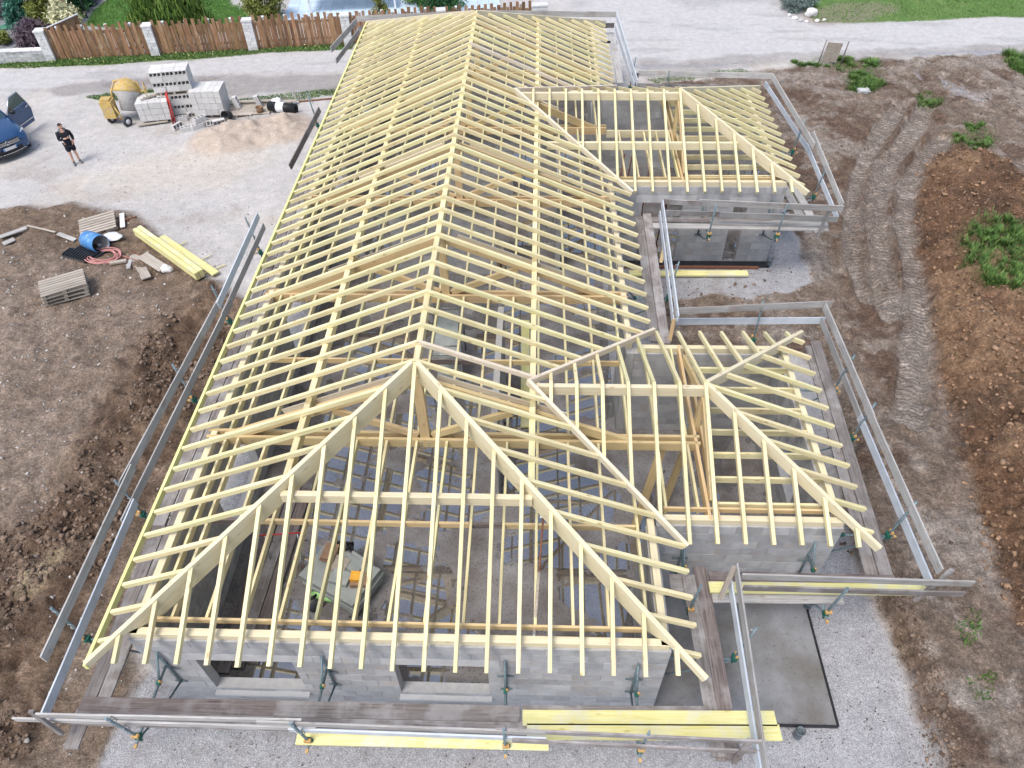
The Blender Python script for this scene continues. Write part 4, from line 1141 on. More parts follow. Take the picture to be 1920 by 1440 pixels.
rail('lower pale guard rail board over the porch slab', (5.833, 1.942, 2.450), (5.723, -1.220, 2.450), 'alu', R_, 0.19)

# wooden pieces that tie the rails at the corners
for lb, a, b_, m_ in (
    ('short round topped wooden stake at the right corner of the nearer wing rails', (9.229, 1.857, 2.000), (9.512, 1.926, 3.000), 'plank'),
    ('brown wooden batten crossing the rails at the corner over the porch slab', (5.642, 1.714, 2.200), (5.777, 1.934, 2.950), 'pallet'),
    ('dark wooden batten behind the rails at the front right corner', (5.416, -1.013, 2.100), (5.522, -0.923, 2.900), 'plank'),
    ('mossy wooden batten behind the rails at the front left corner', (-5.353, -0.859, 2.100), (-5.497, -0.797, 2.900), 'plank'),
    ('pale wooden post under the rail corner of the farther wing', (10.558, 13.685, 1.700), (10.546, 13.455, 2.800), 'grey'),
    ('small orange brown batten at the rails in front of the farther wing', (5.751, 12.113, 1.900), (5.829, 12.352, 2.400), 'beam'),
    ('orange brown batten at the inner rail corner of the nearer wing', (5.605, 8.849, 1.900), (5.658, 9.015, 2.500), 'beam'),
    ('dark batten where the far rails meet the farther wing', (5.996, 23.213, 2.000), (5.896, 22.267, 2.900), 'plank'),
):
    a = Vector(a)
    tag(stick('rail_batten', a, b_, 0.09, 0.05, m_, None, (0, 1, 0.2), drop=False), lb, 'batten', 'battens at the rail corners')

# steel brackets carrying the walkway
def make_bracket():
    t_ = thing('scaffold_bracket', 'x', 'scaffold bracket')
    z = DZ - 0.08
    MB().tube([(0.035, 0, z - 0.78), (0.035, 0, z + 0.48)], 0.024).build('wall_tube', 'tube', t_)
    MB().tube([(0.0, 0, z), (1.36, 0, z)], 0.024).build('arm', 'tube', t_)
    MB().tube([(0.06, 0, z - 0.74), (0.85, 0, z - 0.35), (1.24, 0, z - 0.03)], 0.02).build('brace', 'tube', t_)
    MB().tube([(0.035, 0, z + 0.47), (0.22, 0, z + 0.2), (0.36, 0, z + 0.01)], 0.022).build('hook_strut', 'tube', t_)
    for q_, l_ in ((0.2, 0.3), (0.76, 0.22)): MB().box((0.02, 0, z - q_), (0.012, l_, 0.05)).build('wall_foot', 'tube', t_)
    MB().tube([(1.25, 0, z - 0.14), (1.27, 0, z + 0.25), (1.37, 0, z + 1.2)], 0.024).build('guard_post', 'tube', t_)
    MB().box((1.25, 0, z + 0.02), (0.09, 0.085, 0.14)).box((1.25, 0.05, z + 0.05), (0.05, 0.06, 0.05)).build('clamp', 'green', t_)
    MB().box((0.36, 0, z + 0.02), (0.07, 0.07, 0.07)).build('clamp', 'green', t_)
    MB().box((1.35, 0, z - 0.01), (0.14, 0.04, 0.04)).build('wedge', 'clampyellow', t_)
    MB().box((1.28, 0.01, z + 0.14), (0.06, 0.11, 0.06)).build('wedge', 'clampyellow', t_)
    MB().box((0.36, 0.04, z + 0.06), (0.03, 0.03, 0.07), (0.4, 0, 0)).build('wedge', 'clampyellow', t_)
    for hz in (0.55, 1.03):
        x_ = 1.29 + (hz - 0.25) * 0.09
        MB().tube([(x_ + 0.03, 0.02, z + hz + 0.06), (x_ - 0.06, 0.02, z + hz + 0.07), (x_ - 0.07, 0.02, z + hz - 0.12), (x_ - 0.02, 0.02, z + hz - 0.13)], 0.008, 6).build('rail_hook', 'galv', t_)
    return t_
def copy_thing(src, loc, rz):
    r = src.copy(); C.objects.link(r); r.location = loc; r.rotation_euler = (0, 0, rz)
    for ch in list(src.children):
        c = ch.copy(); C.objects.link(c); c.parent = r
        for g in list(ch.children):
            e = g.copy(); C.objects.link(e); e.parent = c
    return r
br0 = make_bracket(); used = False
GRP = 'steel scaffold brackets on the walls'
def bracket(label, x, y, direction):
    global used
    rz = {'R': 0, 'B': R(90), 'L': R(180), 'F': R(-90)}[direction] + rand_like(-0.04, 0.04)
    if not used:
        used = True; br0.location = (x, y, 0); br0.rotation_euler = (0, 0, rz); r = br0
    else:
        r = copy_thing(br0, (x, y, 0), rz)
    tag(r, label, 'scaffold bracket', GRP)
ORD = ['first', 'second', 'third', 'fourth', 'fifth', 'sixth']
for k, x in enumerate((-4.2, -1.34, 1.79, 4.04)):
    bracket('%s scaffold bracket from the left on the front block wall' % ORD[k], x, YF, 'F')
for k, y in enumerate((0.85, 3.5, 6.7, 9.55, 12.6, 20.3)):
    bracket('%s scaffold bracket from the camera on the yard side wall' % ORD[k], XL, y, 'L')
bracket('scaffold bracket over the porch slab near the front right house corner', XR, 0.75, 'R')
bracket('small scaffold bracket at the corner of main wall and nearer wing', 5.15, wa0, 'F')
bracket('right hand scaffold bracket on the front wall of the nearer wing', 7.6, wa0, 'F')
for k, y in enumerate((3.34, 5.84, 7.3)):
    bracket('%s scaffold bracket from the camera on the end wall of the nearer wing' % ORD[k], wxe1, y, 'R')
bracket('scaffold bracket behind the nearer wing', 7.7, wa1, 'B')
bracket('scaffold bracket on the main wall between the two wings', XR, 10.6, 'R')
bracket('left scaffold bracket on the front wall of the farther wing', 7.3, wb0, 'F')
bracket('right scaffold bracket on the front wall of the farther wing', 9.31, wb0, 'F')
bracket('front scaffold bracket on the end wall of the farther wing', wxe2, 15.6, 'R')
bracket('back scaffold bracket on the end wall of the farther wing', wxe2, 18.4, 'R')
bracket('scaffold bracket behind the farther wing', 7.0, wb1, 'B')
bracket('scaffold bracket beside the far right eaves', XR, 23.4, 'R')
bracket('scaffold bracket at the far end wall of the house', -4.3, YB - OV, 'B')

# ---------------- things inside the shell
fz = 0.03
# pallet with stacked panels and site bits in the front room
st = Vector((-1.796, 2.949, 0.600)); a_st = R(-27)
rt = Matrix.Rotation(a_st, 3, 'Z')
def at_st(dx, dy, z): v = rt @ Vector((dx, dy, 0)); return (st.x + v.x, st.y + v.y, z)
def make_pallet(m_='pallet', n_top=7, L=1.2, Wd=0.8):
    t_ = thing('pallet', 'x', 'pallet')
    for k in range(n_top):
        y = -Wd / 2 + 0.045 + k * (Wd - 0.09) / (n_top - 1)
        o = bpy.data.objects.new('deck_board', cuboid_mesh('deck_board', (L, 0.088, 0.022), m_)); o.location = (0, y, 0.135); link(o, t_)
    for x in (-L / 2 + 0.06, 0, L / 2 - 0.06):
        o = bpy.data.objects.new('stringer', cuboid_mesh('stringer', (0.1, Wd, 0.022), m_)); o.location = (x, 0, 0.112); link(o, t_)
        for y in (-Wd / 2 + 0.06, 0, Wd / 2 - 0.06):
            o = bpy.data.objects.new('foot_block', cuboid_mesh('foot_block', (0.1, 0.1, 0.08), m_)); o.location = (x, y, 0.061); link(o, t_)
    for y in (-Wd / 2 + 0.06, 0, Wd / 2 - 0.06):
        o = bpy.data.objects.new('base_board', cuboid_mesh('base_board', (L, 0.1, 0.02), m_)); o.location = (0, y, 0.011); link(o, t_)
    return t_
pal0 = make_pallet()
PG = 'wooden pallets'
tag(pal0, 'wooden pallet under the stack of grey panels in the front room', 'pallet', PG); pal0.location = at_st(0, 0, fz); pal0.rotation_euler = (0, 0, a_st)
for k in range(5):
    o = MB().box((0, 0, 0), (1.42 - 0.02 * (k % 2), 0.95, 0.095)).build('grey_panel', 'greysheet', None, at_st(rand_like(-0.03, 0.03), rand_like(-0.03, 0.03), fz + 0.15 + 0.05 + k * 0.1), (0, 0, a_st + rand_like(-0.03, 0.03)))
    tag(o, ['bottom', 'second lowest', 'middle', 'second highest', 'top'][k] + ' thick grey panel in the stack on the pallet in the front room', 'panel', 'panels stacked in the front room')
ztop = fz + 0.15 + 0.5
for nm, lb, cat, dx, dy, s, m_, rz in (
    ('cardboard_box', 'torn brown cardboard box at the back left of the panel stack', 'box', -0.42, 0.18, (0.3, 0.3, 0.14), 'cardboard', 0.3),
    ('cement_sack', 'pale dusty sack lying open on the middle of the panel stack', 'sack', -0.12, 0.1, (0.42, 0.34, 0.09), 'pallet', 0.1),
    ('plastic_tray', 'grey green tray on the panel stack', 'tray', 0.16, 0.24, (0.42, 0.3, 0.07), 'greysheet', -0.1),
    ('panel_offcut', 'grey panel offcut in the middle of the stack', 'panel', 0.12, -0.14, (0.4, 0.3, 0.1), 'greysheet', 0.2),
    ('cardboard_carton', 'brown carton under the orange box on the panel stack', 'carton', 0.5, 0.0, (0.34, 0.3, 0.13), 'cardboard', 0.5),
):
    mb = MB().box((0, 0, 0), s)
    if 'box' in nm or 'tray' in nm: mb.box((0, s[1] / 2 + 0.04, s[2] / 2), (s[0], 0.09, 0.008), (0.5, 0, 0)); mb.box((0, -s[1] / 2 - 0.03, s[2] / 2 - 0.01), (s[0], 0.08, 0.008), (-0.6, 0, 0))
    tag(mb.build(nm, m_, None, at_st(dx, dy, ztop + s[2] / 2), (0, 0, a_st + rz)), lb, cat)
tag(MB().box((0, 0, 0), (0.2, 0.17, 0.1)).box((0, 0.09, 0.05), (0.2, 0.05, 0.01), (0.6, 0, 0)).build('orange_box', 'orange', None, at_st(0.45, -0.03, ztop + 0.19), (0.05, 0, a_st + 0.4)), 'small bright orange box on the brown carton', 'box')
mb = MB()
for k in range(14):
    mb.tube([Vector((rand_like(-0.22, 0.22), rand_like(-0.12, 0.12), rand_like(0, 0.07))) for _ in range(4)], 0.02, 6)
tag(mb.build('black_strap_heap', 'black', None, at_st(-0.3, 0.52, ztop)), 'tangled black and white plastic straps at the back of the panel stack', 'straps')
# lime green machine and its black cable
gt = thing('site_saw', 'lime green plastic power tool lying on the floor before the panel stack', 'power tool', (-2.155, 2.601, 0.150), 0.4)
MB().tube([(-0.28, 0.22, 0.0), (-0.1, 0.1, 0.06), (0.12, -0.05, 0.06), (0.24, -0.16, 0.0)], [0.05, 0.1, 0.11, 0.06], 10).build('tool_body', 'lime', gt)
MB().tube([(-0.1, 0.1, 0.1), (-0.3, 0.0, 0.16), (-0.34, 0.16, 0.04)], 0.035, 8).build('handle', 'black', gt)
MB().lathe([(0, 0.02), (0.15, 0.02), (0.15, -0.02), (0, -0.02)], (-0.22, -0.12, 0.04), (R(80), 0, 0.3)).build('blade_guard', 'darkgrey', gt)
# trestle
tr = thing('red_trestle', 'thin red steel trestle standing in the front room', 'trestle', (-3.208, 3.788, -0.000), 0.1)
MB().tube([(-0.55, 0, 0.75), (0.45, 0, 0.75)], 0.02).build('top_bar', 'red', tr)
for sx_ in (-0.4, 0.3):
    for sy_ in (-0.25, 0.25):
        MB().tube([(sx_, 0, 0.74), (sx_, sy_, 0.03)], 0.016).build('leg', 'galv', tr)
# telescopic prop from the hip down to the front wall
pp = thing('steel_prop', 'paint spattered telescopic prop leaning from the right hip beam', 'prop')
pa, pb_ = Vector((2.423, 2.627, 3.400)), Vector((2.283, 0.733, 2.750))
MB().tube([pa, pa.lerp(pb_, 0.55)], 0.018).build('inner_tube', 'rust', pp)
MB().tube([pa.lerp(pb_, 0.5), pb_], 0.028).build('outer_tube', 'pallet', pp)
MB().tube([pb_, pb_ + (pb_ - pa).normalized() * 0.1], 0.04).build('end_plate', 'galv', pp)
MB().box(pa, (0.12, 0.1, 0.02), (0.4, 0, 0)).build('head_plate', 'galv', pp)
# long dark boards stacked along the inside of the yard wall
for k in range(6):
    tag(stick('stored_plank', (-3.9 + 0.27 * (k % 3), 1.0 + 0.1 * k, fz + 0.05 + 0.05 * (k // 3)), (-3.75 + 0.27 * (k % 3), 6.2 - 0.15 * k, fz + 0.05 + 0.05 * (k // 3)), 0.25, 0.045, 'darkplank' if k % 2 else 'plank', None), ['bottom left', 'bottom middle', 'bottom right', 'top left', 'top middle', 'top right'][k] + ' plank of the low pile inside the yard side wall', 'plank', 'planks stored inside the yard wall')
tag(stick('stored_board', (2.012, 7.508, 0.100), (1.941, 11.659, 0.100), 0.24, 0.045, 'yellow', None), 'long yellow board lying on the inner floor beside the partition', 'board')
tag(stick('stored_board', (1.497, 7.680, 0.100), (1.204, 10.719, 0.100), 0.2, 0.05, 'grey', None), 'pale grey board lying on the inner floor left of the yellow board', 'board')
tag(stick('stored_board', (1.628, 7.501, 0.100), (1.419, 10.723, 0.100), 0.12, 0.05, 'plank', None), 'brown board lying between the grey board and the yellow board', 'board')
# rolling tower inside
tw = thing('rolling_tower', 'grey steel ladder tower standing on the inner floor near the ridge', 'scaffold tower', (-0.100, 9.502, 0.000), 0.05)
for x_ in (-0.4, 0.4):
    for y_ in (-0.9, 0.9):
        MB().tube([(x_, y_, 0.02), (x_, y_, 1.9)], 0.025).build('upright', 'galv', tw)
for z_ in (0.4, 0.7, 1.0, 1.3, 1.6, 1.88):
    for y_ in (-0.9, 0.9):
        MB().tube([(-0.4, y_, z_), (0.4, y_, z_)], 0.018).build('rung', 'galv', tw)
for z_ in (0.5, 1.5):
    MB().box((0, 0, z_), (0.6, 1.8, 0.04)).build('platform', 'greysheet', tw)
# hollow blocks indoors, farther rooms
def hollow_mesh():
    mb = MB(); L, Wd, Hh, t_ = 0.49, 0.2, 0.2, 0.028
    mb.box((0, 0, -Hh / 2 + 0.012), (L, Wd, 0.024))
    for y_ in (-Wd / 2 + t_ / 2, Wd / 2 - t_ / 2): mb.box((0, y_, 0.012), (L, t_, Hh - 0.024))
    for x_ in (-L / 2 + t_ / 2, -L / 6, L / 6, L / 2 - t_ / 2): mb.box((x_, 0, 0.012), (t_, Wd - 2 * t_, Hh - 0.024))
    return mb.mesh('hollow_block', 'newblock')
HM = hollow_mesh()
def hollow(loc, rot, label, group):
    o = bpy.data.objects.new('hollow_block', HM); o.location = loc; o.rotation_euler = rot
    link(o); return tag(o, label, 'concrete block', group)
for k, (u, v) in enumerate([(0, 0), (0.24, 0.05), (0.5, 0), (0.1, 0.3), (0.38, 0.32)]):
    b_ = Vector((0.230, 16.333, 0.300))
    hollow((b_.x + u, b_.y + v, fz + 0.1 + 0.2 * (k == 2)), (0, 0, 0.4 * k), ['leftmost', 'second', 'topmost', 'rear left', 'rear right'][k] + ' loose hollow block of the group on the middle room floor', 'loose blocks on the middle room floor')
tb = thing('work_table', 'rough work table of boards on steel trestles in the middle room', 'table', (0.417, 14.503, 0.000), 0.0)
MB().box((0, 0, 0.8), (1.6, 0.7, 0.04)).build('table_top', 'pallet', tb)
for x_ in (-0.7, 0.7):
    for y_ in (-0.3, 0.3): MB().tube([(x_, y_, 0.02), (x_ * 0.9, y_, 0.78)], 0.02).build('leg', 'rust', tb)
# red steel props in the dark room of the farther wing
for k, (x_, y_) in enumerate(((5.0, 15.6), (5.6, 16.4), (6.2, 15.5), (4.9, 17.2), (5.9, 17.4), (6.6, 16.6), (5.3, 18.2))):
    p_ = thing('steel_prop', ['first', 'second', 'third', 'fourth', 'fifth', 'sixth', 'seventh'][sorted([5.0, 5.6, 6.2, 4.9, 5.9, 6.6, 5.3]).index(x_)] + ' red steel prop from the left in the dark room under the farther wing', 'prop', (x_, y_, fz), 0, 'red props under the farther wing')
    MB().tube([(0, 0, 0), (rand_like(-0.3, 0.3), rand_like(-0.3, 0.3), 2.3)], 0.025).build('tube', 'rust', p_)
    MB().box((0, 0, 0.01), (0.14, 0.14, 0.012)).build('foot_plate', 'rust', p_)

# ------------------------------------------------------------------ yard: block stacks, mixer, sand, pallets
def gz(p, dz=0.0): return (p[0], p[1], H(p[0], p[1]) + dz)
SG = {'a': ('hollow block in the tall two tier stack beside the cement mixer', 'blocks of the tall stack'),
      'b': ('grey block in the squarish stack right of the tallest one', 'blocks of the right stack'),
      'c': ('grey block in the low stack left of the tallest one', 'blocks of the low stack')}
CW = {3: ['left', 'middle', 'right'], 5: ['leftmost', 'second', 'middle', 'fourth', 'rightmost']}
RWD = ['bottom', 'second lowest', 'third', 'top']
def block_stack(base, rz, nx, ny, nz, key, palette_label):
    rt_ = Matrix.Rotation(rz, 3, 'Z'); b0 = Vector(base)
    pl = copy_thing(pal0, (b0.x, b0.y, b0.z), rz); tag(pl, palette_label, 'pallet', PG)
    for k in range(nz):
        for i in range(nx):
            for j in range(ny):
                v = rt_ @ Vector(((i - (nx - 1) / 2) * 0.255, (j - (ny - 1) / 2) * 0.505, 0))
                o = bpy.data.objects.new('concrete_block', cuboid_mesh('stack_block', (0.245, 0.495, 0.245), 'newblock'))
                o.location = (b0.x + v.x, b0.y + v.y, b0.z + 0.275 + k * 0.255); o.rotation_euler = (rand_like(-0.01, 0.01), 0, rz + rand_like(-0.03, 0.03)); link(o)
                tag(o, '%s grey block, %s course, %s, in the %s' % (CW[5][i], 'top' if k == nz - 1 else RWD[k], 'front' if j == 0 else 'back', 'stack right of the tallest' if key == 'b' else 'low stack by the mixer'), 'concrete block', SG[key][1])
def hstack(base, rz, nx, nz, key, z0, tier):
    """hollow blocks lying in courses: some courses show their hollows, some their long closed sides"""
    rt_ = Matrix.Rotation(rz, 3, 'Z'); b0 = Vector(base)
    for k in range(nz):
        for i in range(nx):
            for j in range(2):
                x0 = (i - (nx - 1) / 2) * 0.5; y0 = (j - 0.5) * 0.41
                v = rt_ @ Vector((x0 + rand_like(-0.01, 0.01), y0, 0))
                if k in (0, 2):
                    o = bpy.data.objects.new('concrete_block', cuboid_mesh('closed_block', (0.49, 0.40, 0.2), 'newblock')); o.rotation_euler = (0, 0, rz + rand_like(-0.015, 0.015))
                else:
                    o = bpy.data.objects.new('hollow_block', HM); o.scale = (1, 1, 2.0); o.rotation_euler = (R(90), 0, rz + rand_like(-0.015, 0.015))
                o.location = (b0.x + v.x, b0.y + v.y, z0 + 0.105 + k * 0.207)
                link(o); tag(o, '%s block, %s course, %s, in the %s tier of the tallest stack' % (CW[3][i], RWD[k] if k < nz - 1 else 'top', 'front' if j == 0 else 'back', tier), 'concrete block', SG[key][1])
# tall stack
pA = Vector(gz((-12.963, 25.002, 0.000)))
rzA = R(12)
pl = copy_thing(pal0, tuple(pA), rzA); tag(pl, 'wooden pallet under the tall two tier stack of hollow blocks', 'pallet', PG)
hstack(pA, rzA, 3, 4, 'a', pA.z + 0.15, 'lower')
pl = copy_thing(pal0, (pA.x, pA.y, pA.z + 0.985), rzA); tag(pl, 'wooden pallet between the two tiers of the tall stack', 'pallet', PG)
hstack(pA, rzA, 3, 4, 'a', pA.z + 1.135, 'upper')
block_stack(gz((-11.639, 25.004, 0.000)), R(4), 5, 2, 4, 'b', 'wooden pallet under the squarish grey stack right of the tallest one')
block_stack(gz((-13.831, 24.514, 0.000)), R(12), 5, 2, 3, 'c', 'wooden pallet under the low stack left of the tallest one')
LB = [((-12.821, 24.324, 0.000), 0.0, 0.3, 0), ((-12.502, 24.807, 0.000), 1.57, 0.9, 0), ((-11.850, 23.531, 0.000), 0.0, 0.8, 0), ((-11.663, 23.856, 0.000), 0.0, 1.2, 0), ((-11.768, 23.762, 0.000), 0.0, 0.9, 0.21), ((-11.301, 23.857, 0.000), 1.2, 0.2, 0), ((-11.001, 23.765, 0.000), 1.57, 0.5, 0), ((-12.774, 23.667, 0.000), 1.3, 1.1, 0), ((-12.252, 23.393, 0.000), 0.1, 0.5, 0)]
LBW = ['small left', 'rear upright', 'front', 'right front', 'topmost', 'tilted', 'far right', 'leftmost', 'nearest flat']
for p_, rx, rz, zz in LB:
    q = gz(p_, 0.1 + zz); hollow(q, (rx, 0, rz), LBW[LB.index((p_, rx, rz, zz))] + ' loose hollow block tumbled before the block stacks', 'loose blocks before the stacks')
# red prop leaning in front
pr = thing('red_prop', 'pair of bright red steel props leaning against the tall block stack', 'prop', gz((-13.087, 24.039, 0.000)))
MB().tube([(0, 0, 0), (-0.05, 0.35, 1.15)], 0.035).build('prop_tube', 'red', pr)
MB().tube([(0.12, 0, 0), (0.0, 0.35, 1.25)], 0.03).build('prop_tube', 'red', pr)
# battens on the low stack
for k in range(5):
    b_ = Vector((-13.693, 24.493, 0.850)); tag(stick('batten', (b_.x - 0.5 + 0.1 * k, b_.y - 0.3 + 0.12 * k, 0.98 + 0.03 * (k % 2)), (b_.x + 0.3 + 0.05 * k, b_.y + 0.3 + 0.1 * k, 1.0 + 0.03 * (k % 2)), 0.06, 0.03, 'pallet'), ['lowest', 'second', 'middle', 'fourth', 'uppermost'][k] + ' pale batten in the bundle on the low block stack', 'batten', 'battens on the low block stack')
# pallets lying right of the stacks, boards across
for k, (p_, rz, z_, lb) in enumerate([((-10.574, 25.005, 0.000), 0.10, 0, 'left flat pallet with planks over it, right of the block stacks'), ((-9.828, 25.154, 0.000), 0.06, 0, 'middle flat pallet right of the block stacks'), ((-9.104, 25.403, 0.000), 0.02, 0, 'right flat pallet near the white bag')]):
    pl = copy_thing(pal0, gz(p_), rz); pl.scale = (1.1, 1.25, 1.0); tag(pl, lb, 'pallet', PG)
for k, (a, b_, w_, lb) in enumerate([
    ((-11.230, 25.532, 0.200), (-8.218, 25.787, 0.200), 0.2, 'long pale plank behind the flat pallets'),
    ((-10.828, 25.513, 0.280), (-9.008, 25.666, 0.280), 0.18, 'second pale plank behind the flat pallets'),
    ((-11.358, 23.738, 0.060), (-11.094, 24.494, 0.060), 0.1, 'short batten by the loose blocks'),
    ((-14.462, 23.744, 0.100), (-13.309, 24.122, 0.100), 0.12, 'weathered plank on the ground in front of the low block stack'),
    ((-8.209, 26.005, 0.050), (-6.815, 26.314, 0.050), 0.12, 'brown plank on the ground behind the black pipe')]):
    tag(stick('plank', a, b_, w_, 0.04, 'pallet' if k != 4 else 'rust'), lb, 'plank')
for k, p_ in enumerate(((-10.637, 25.182, 0.200), (-9.717, 25.283, 0.200))):
    o = hollow((p_[0], p_[1], 0.4), (0.2, 1.35, 0.3), '', None); tag(o, ['left', 'right'][k] + ' pale block standing upright on the flat pallets', 'concrete block'); o['group'] = 'upright blocks on the pallets'
tag(MB().lathe([(0.0, 0.0), (0.13, 0.0), (0.16, 0.3), (0.155, 0.3), (0.12, 0.03), (0, 0.03)], (0, 0, 0)).build('bucket', 'redclod', None, gz((-9.550, 24.812, 0.000))), 'pinkish bucket beside the sand heap', 'bucket')
tag(MB().lathe([(0.0, 0.0), (0.17, 0.0), (0.22, 0.3), (0.21, 0.3), (0.15, 0.03), (0, 0.03)], (0, 0, 0.2), (R(75), 0, -0.4)).build('rubber_bucket', 'black', None, gz((-10.696, 24.329, 0.000))), 'black rubber bucket tipped on its side at the edge of the sand heap', 'bucket')
# bag
def blob(name, m_, loc, sx_, sy_, sz_, label, cat, seed=1, group=None):
    bm = bmesh.new(); bmesh.ops.create_icosphere(bm, subdivisions=3, radius=1.0)
    rr_ = random.Random(seed); off = rr_.random() * 40
    from mathutils import noise as mn
    for v in bm.verts:
        n_ = mn.noise(v.co * 1.4 + Vector((off, off, 0))) * 0.35 + mn.noise(v.co * 4 + Vector((off, 0, off))) * 0.14
        v.co = Vector((v.co.x * sx_ * (1 + n_), v.co.y * sy_ * (1 + n_), max(v.co.z, -0.45) * sz_ * (1 + n_)))
    me = bpy.data.meshes.new(name); bm.to_mesh(me); bm.free(); me.materials.append(M[m_])
    me.polygons.foreach_set('use_smooth', [True] * len(me.polygons))
    o = bpy.data.objects.new(name, me); o.location = loc; link(o)
    return tag(o, label, cat, group)
blob('plastic_bag', 'white', gz((-9.038, 25.603, 0.000), 0.12), 0.22, 0.18, 0.28, 'white crumpled bag behind the black pipe', 'bag', 3)
pipe = thing('black_pipe', 'thick black pipe wrapped with a white band lying beside the sand heap', 'pipe', gz((-8.586, 24.911, 0.000), 0.2), R(-12))
MB().lathe([(0.15, -0.62), (0.2, -0.62), (0.2, 0.62), (0.15, 0.62), (0.15, 0.3)], (0, 0, 0), (0, R(90), 0)).build('pipe_body', 'black', pipe)
MB().lathe([(0.204, -0.2), (0.215, -0.19), (0.215, 0.14), (0.204, 0.15)], (-0.05, 0, 0), (0, R(90), 0)).build('white_band', 'white', pipe)
# concrete mixer
mx_ = thing('cement_mixer', 'old yellow cement mixer with a caked grey drum and spoked tilting wheel', 'cement mixer', gz((-15.030, 24.511, 0.000)), R(20))
dr_rot = (R(-28), R(12), 0)
MB().lathe([(0.0, -0.62), (0.30, -0.62), (0.40, -0.1), (0.50, 0.05), (0.50, 0.12)], (0.15, 0.15, 0.95), dr_rot).build('lower_drum', 'mixergrey', mx_)
MB().lathe([(0.515, 0.10), (0.535, 0.13), (0.52, 0.2), (0.40, 0.45), (0.27, 0.58), (0.24, 0.6), (0.22, 0.56), (0.38, 0.4), (0.47, 0.15)], (0.15, 0.15, 0.95), dr_rot).build('upper_drum', 'mixer', mx_)
MB().lathe([(0.0, 0.02), (0.2, 0.05), (0.38, 0.3)], (0.15, 0.15, 0.95), dr_rot).build('drum_mouth', 'rust', mx_)
MB().tube([(0.72, 0.1, 0.95), (0.66, 0.25, 1.35), (0.3, 0.4, 1.52), (-0.2, 0.4, 1.48), (-0.42, 0.2, 1.15), (-0.45, 0.1, 0.9)], 0.04, 8).build('drum_yoke', 'mixer', mx_)
ring = [Vector((0.9, 0.1 + 0.3 * math.cos(t), 1.05 + 0.3 * math.sin(t))) for t in [k * 2 * math.pi / 20 for k in range(21)]]
w_ = MB().tube(ring, 0.018, 6, caps=False)
for k in range(4):
    t = k * math.pi / 2 + 0.3
    w_.tube([(0.9, 0.1, 1.05), (0.9, 0.1 + 0.3 * math.cos(t), 1.05 + 0.3 * math.sin(t))], 0.012, 6)
w_.tube([(0.6, 0.1, 1.0), (0.92, 0.1, 1.05)], 0.03, 8)
w_.build('tilting_wheel', 'mixer', mx_)
hb = MB().prism([(-0.95, -0.3), (-0.5, -0.42), (-0.38, 0.0), (-0.55, 0.2), (-0.92, 0.15)], 0.28, 0.98)
hb.build('motor_housing', 'mixer', mx_)
MB().prism([(-0.9, -0.26), (-0.55, -0.36), (-0.45, -0.02), (-0.85, 0.1)], 0.98, 1.05).build('housing_lid', 'mixer', mx_)
for a, b_ in (((-0.5, -0.3, 0.9), (-0.2, -0.55, 0.08)), ((0.6, 0.1, 0.95), (0.7, -0.5, 0.05)), ((0.6, 0.1, 0.95), (0.7, 0.6, 0.05)), ((-0.5, 0.1, 0.9), (-0.6, 0.6, 0.08))):
    MB().tube([a, b_], 0.03, 8).build('leg', 'mixer', mx_)
MB().tube([(-0.6, -0.2, 0.22), (-0.15, -0.62, 0.22)], 0.025).build('axle', 'rust', mx_)
for c_ in ((-0.1, -0.68, 0.2), (-0.75, -0.1, 0.2)):
    wh = MB().lathe([(0.0, -0.03), (0.12, -0.035), (0.13, -0.05), (0.21, -0.04), (0.22, 0), (0.21, 0.04), (0.13, 0.05), (0.12, 0.035), (0, 0.03)], c_, (R(90), 0, R(45))).build('wheel', 'darkgrey', mx_)
    MB().lathe([(0.0, -0.06), (0.1, -0.055), (0.1, 0.055), (0, 0.06)], c_, (R(90), 0, R(45))).build('wheel_hub', 'white', wh)
blob('plastic_bag', 'white', gz((-16.469, 27.164, 0.000), 0.15), 0.25, 0.2, 0.35, 'white sack behind the yellow motor housing of the mixer', 'bag', 8)

# ------------------------------------------------------------------ debris on the left
bar = thing('blue_barrel', 'faded blue plastic barrel lying open on its side', 'barrel', gz((-12.506, 15.150, -0.000), 0.3), R(-38))
MB().lathe([(0.0, -0.42), (0.27, -0.42), (0.30, -0.36), (0.30, -0.12), (0.31, -0.1), (0.31, 0.1), (0.30, 0.12), (0.30, 0.40), (0.285, 0.42), (0.28, 0.40), (0.28, -0.38), (0, -0.38)], (0, 0, 0), (R(-6), R(82), 0), 32).build('barrel_shell', 'blue', bar)
MB().lathe([(0.0, -0.385), (0.279, -0.385), (0.279, 0.39)], (0.006, 0, 0), (R(-6), R(82), 0), 32).build('barrel_inside', 'mixergrey', bar)
blob('rubble_scrap', 'white', gz((-12.422, 15.212, 0.000), 0.12), 0.07, 0.05, 0.06, 'small pale scrap in the mouth of the blue barrel', 'scrap', 4)
def crate(loc, rz, label, L=0.95, Wd=0.42):
    t_ = thing('plastic_formwork', label, 'plastic grid', loc, rz, 'black plastic grids by the barrel')
    MB().box((0, 0, 0.03), (L, Wd, 0.05)).build('grid_base', 'darkgrey', t_)
    n_ = 9
    for k in range(n_):
        MB().box((-L / 2 + L * (k + 0.5) / n_, 0, 0.09), (0.05, Wd - 0.04, 0.07)).build('rib', 'black', t_)
crate(gz((-12.667, 14.849, 0.000), 0.02), R(-28), 'black ribbed plastic grid leaning towards the barrel, the upper one')
crate(gz((-12.950, 14.669, 0.000), 0.0), R(-20), 'black ribbed plastic grid in front, the lower left one')
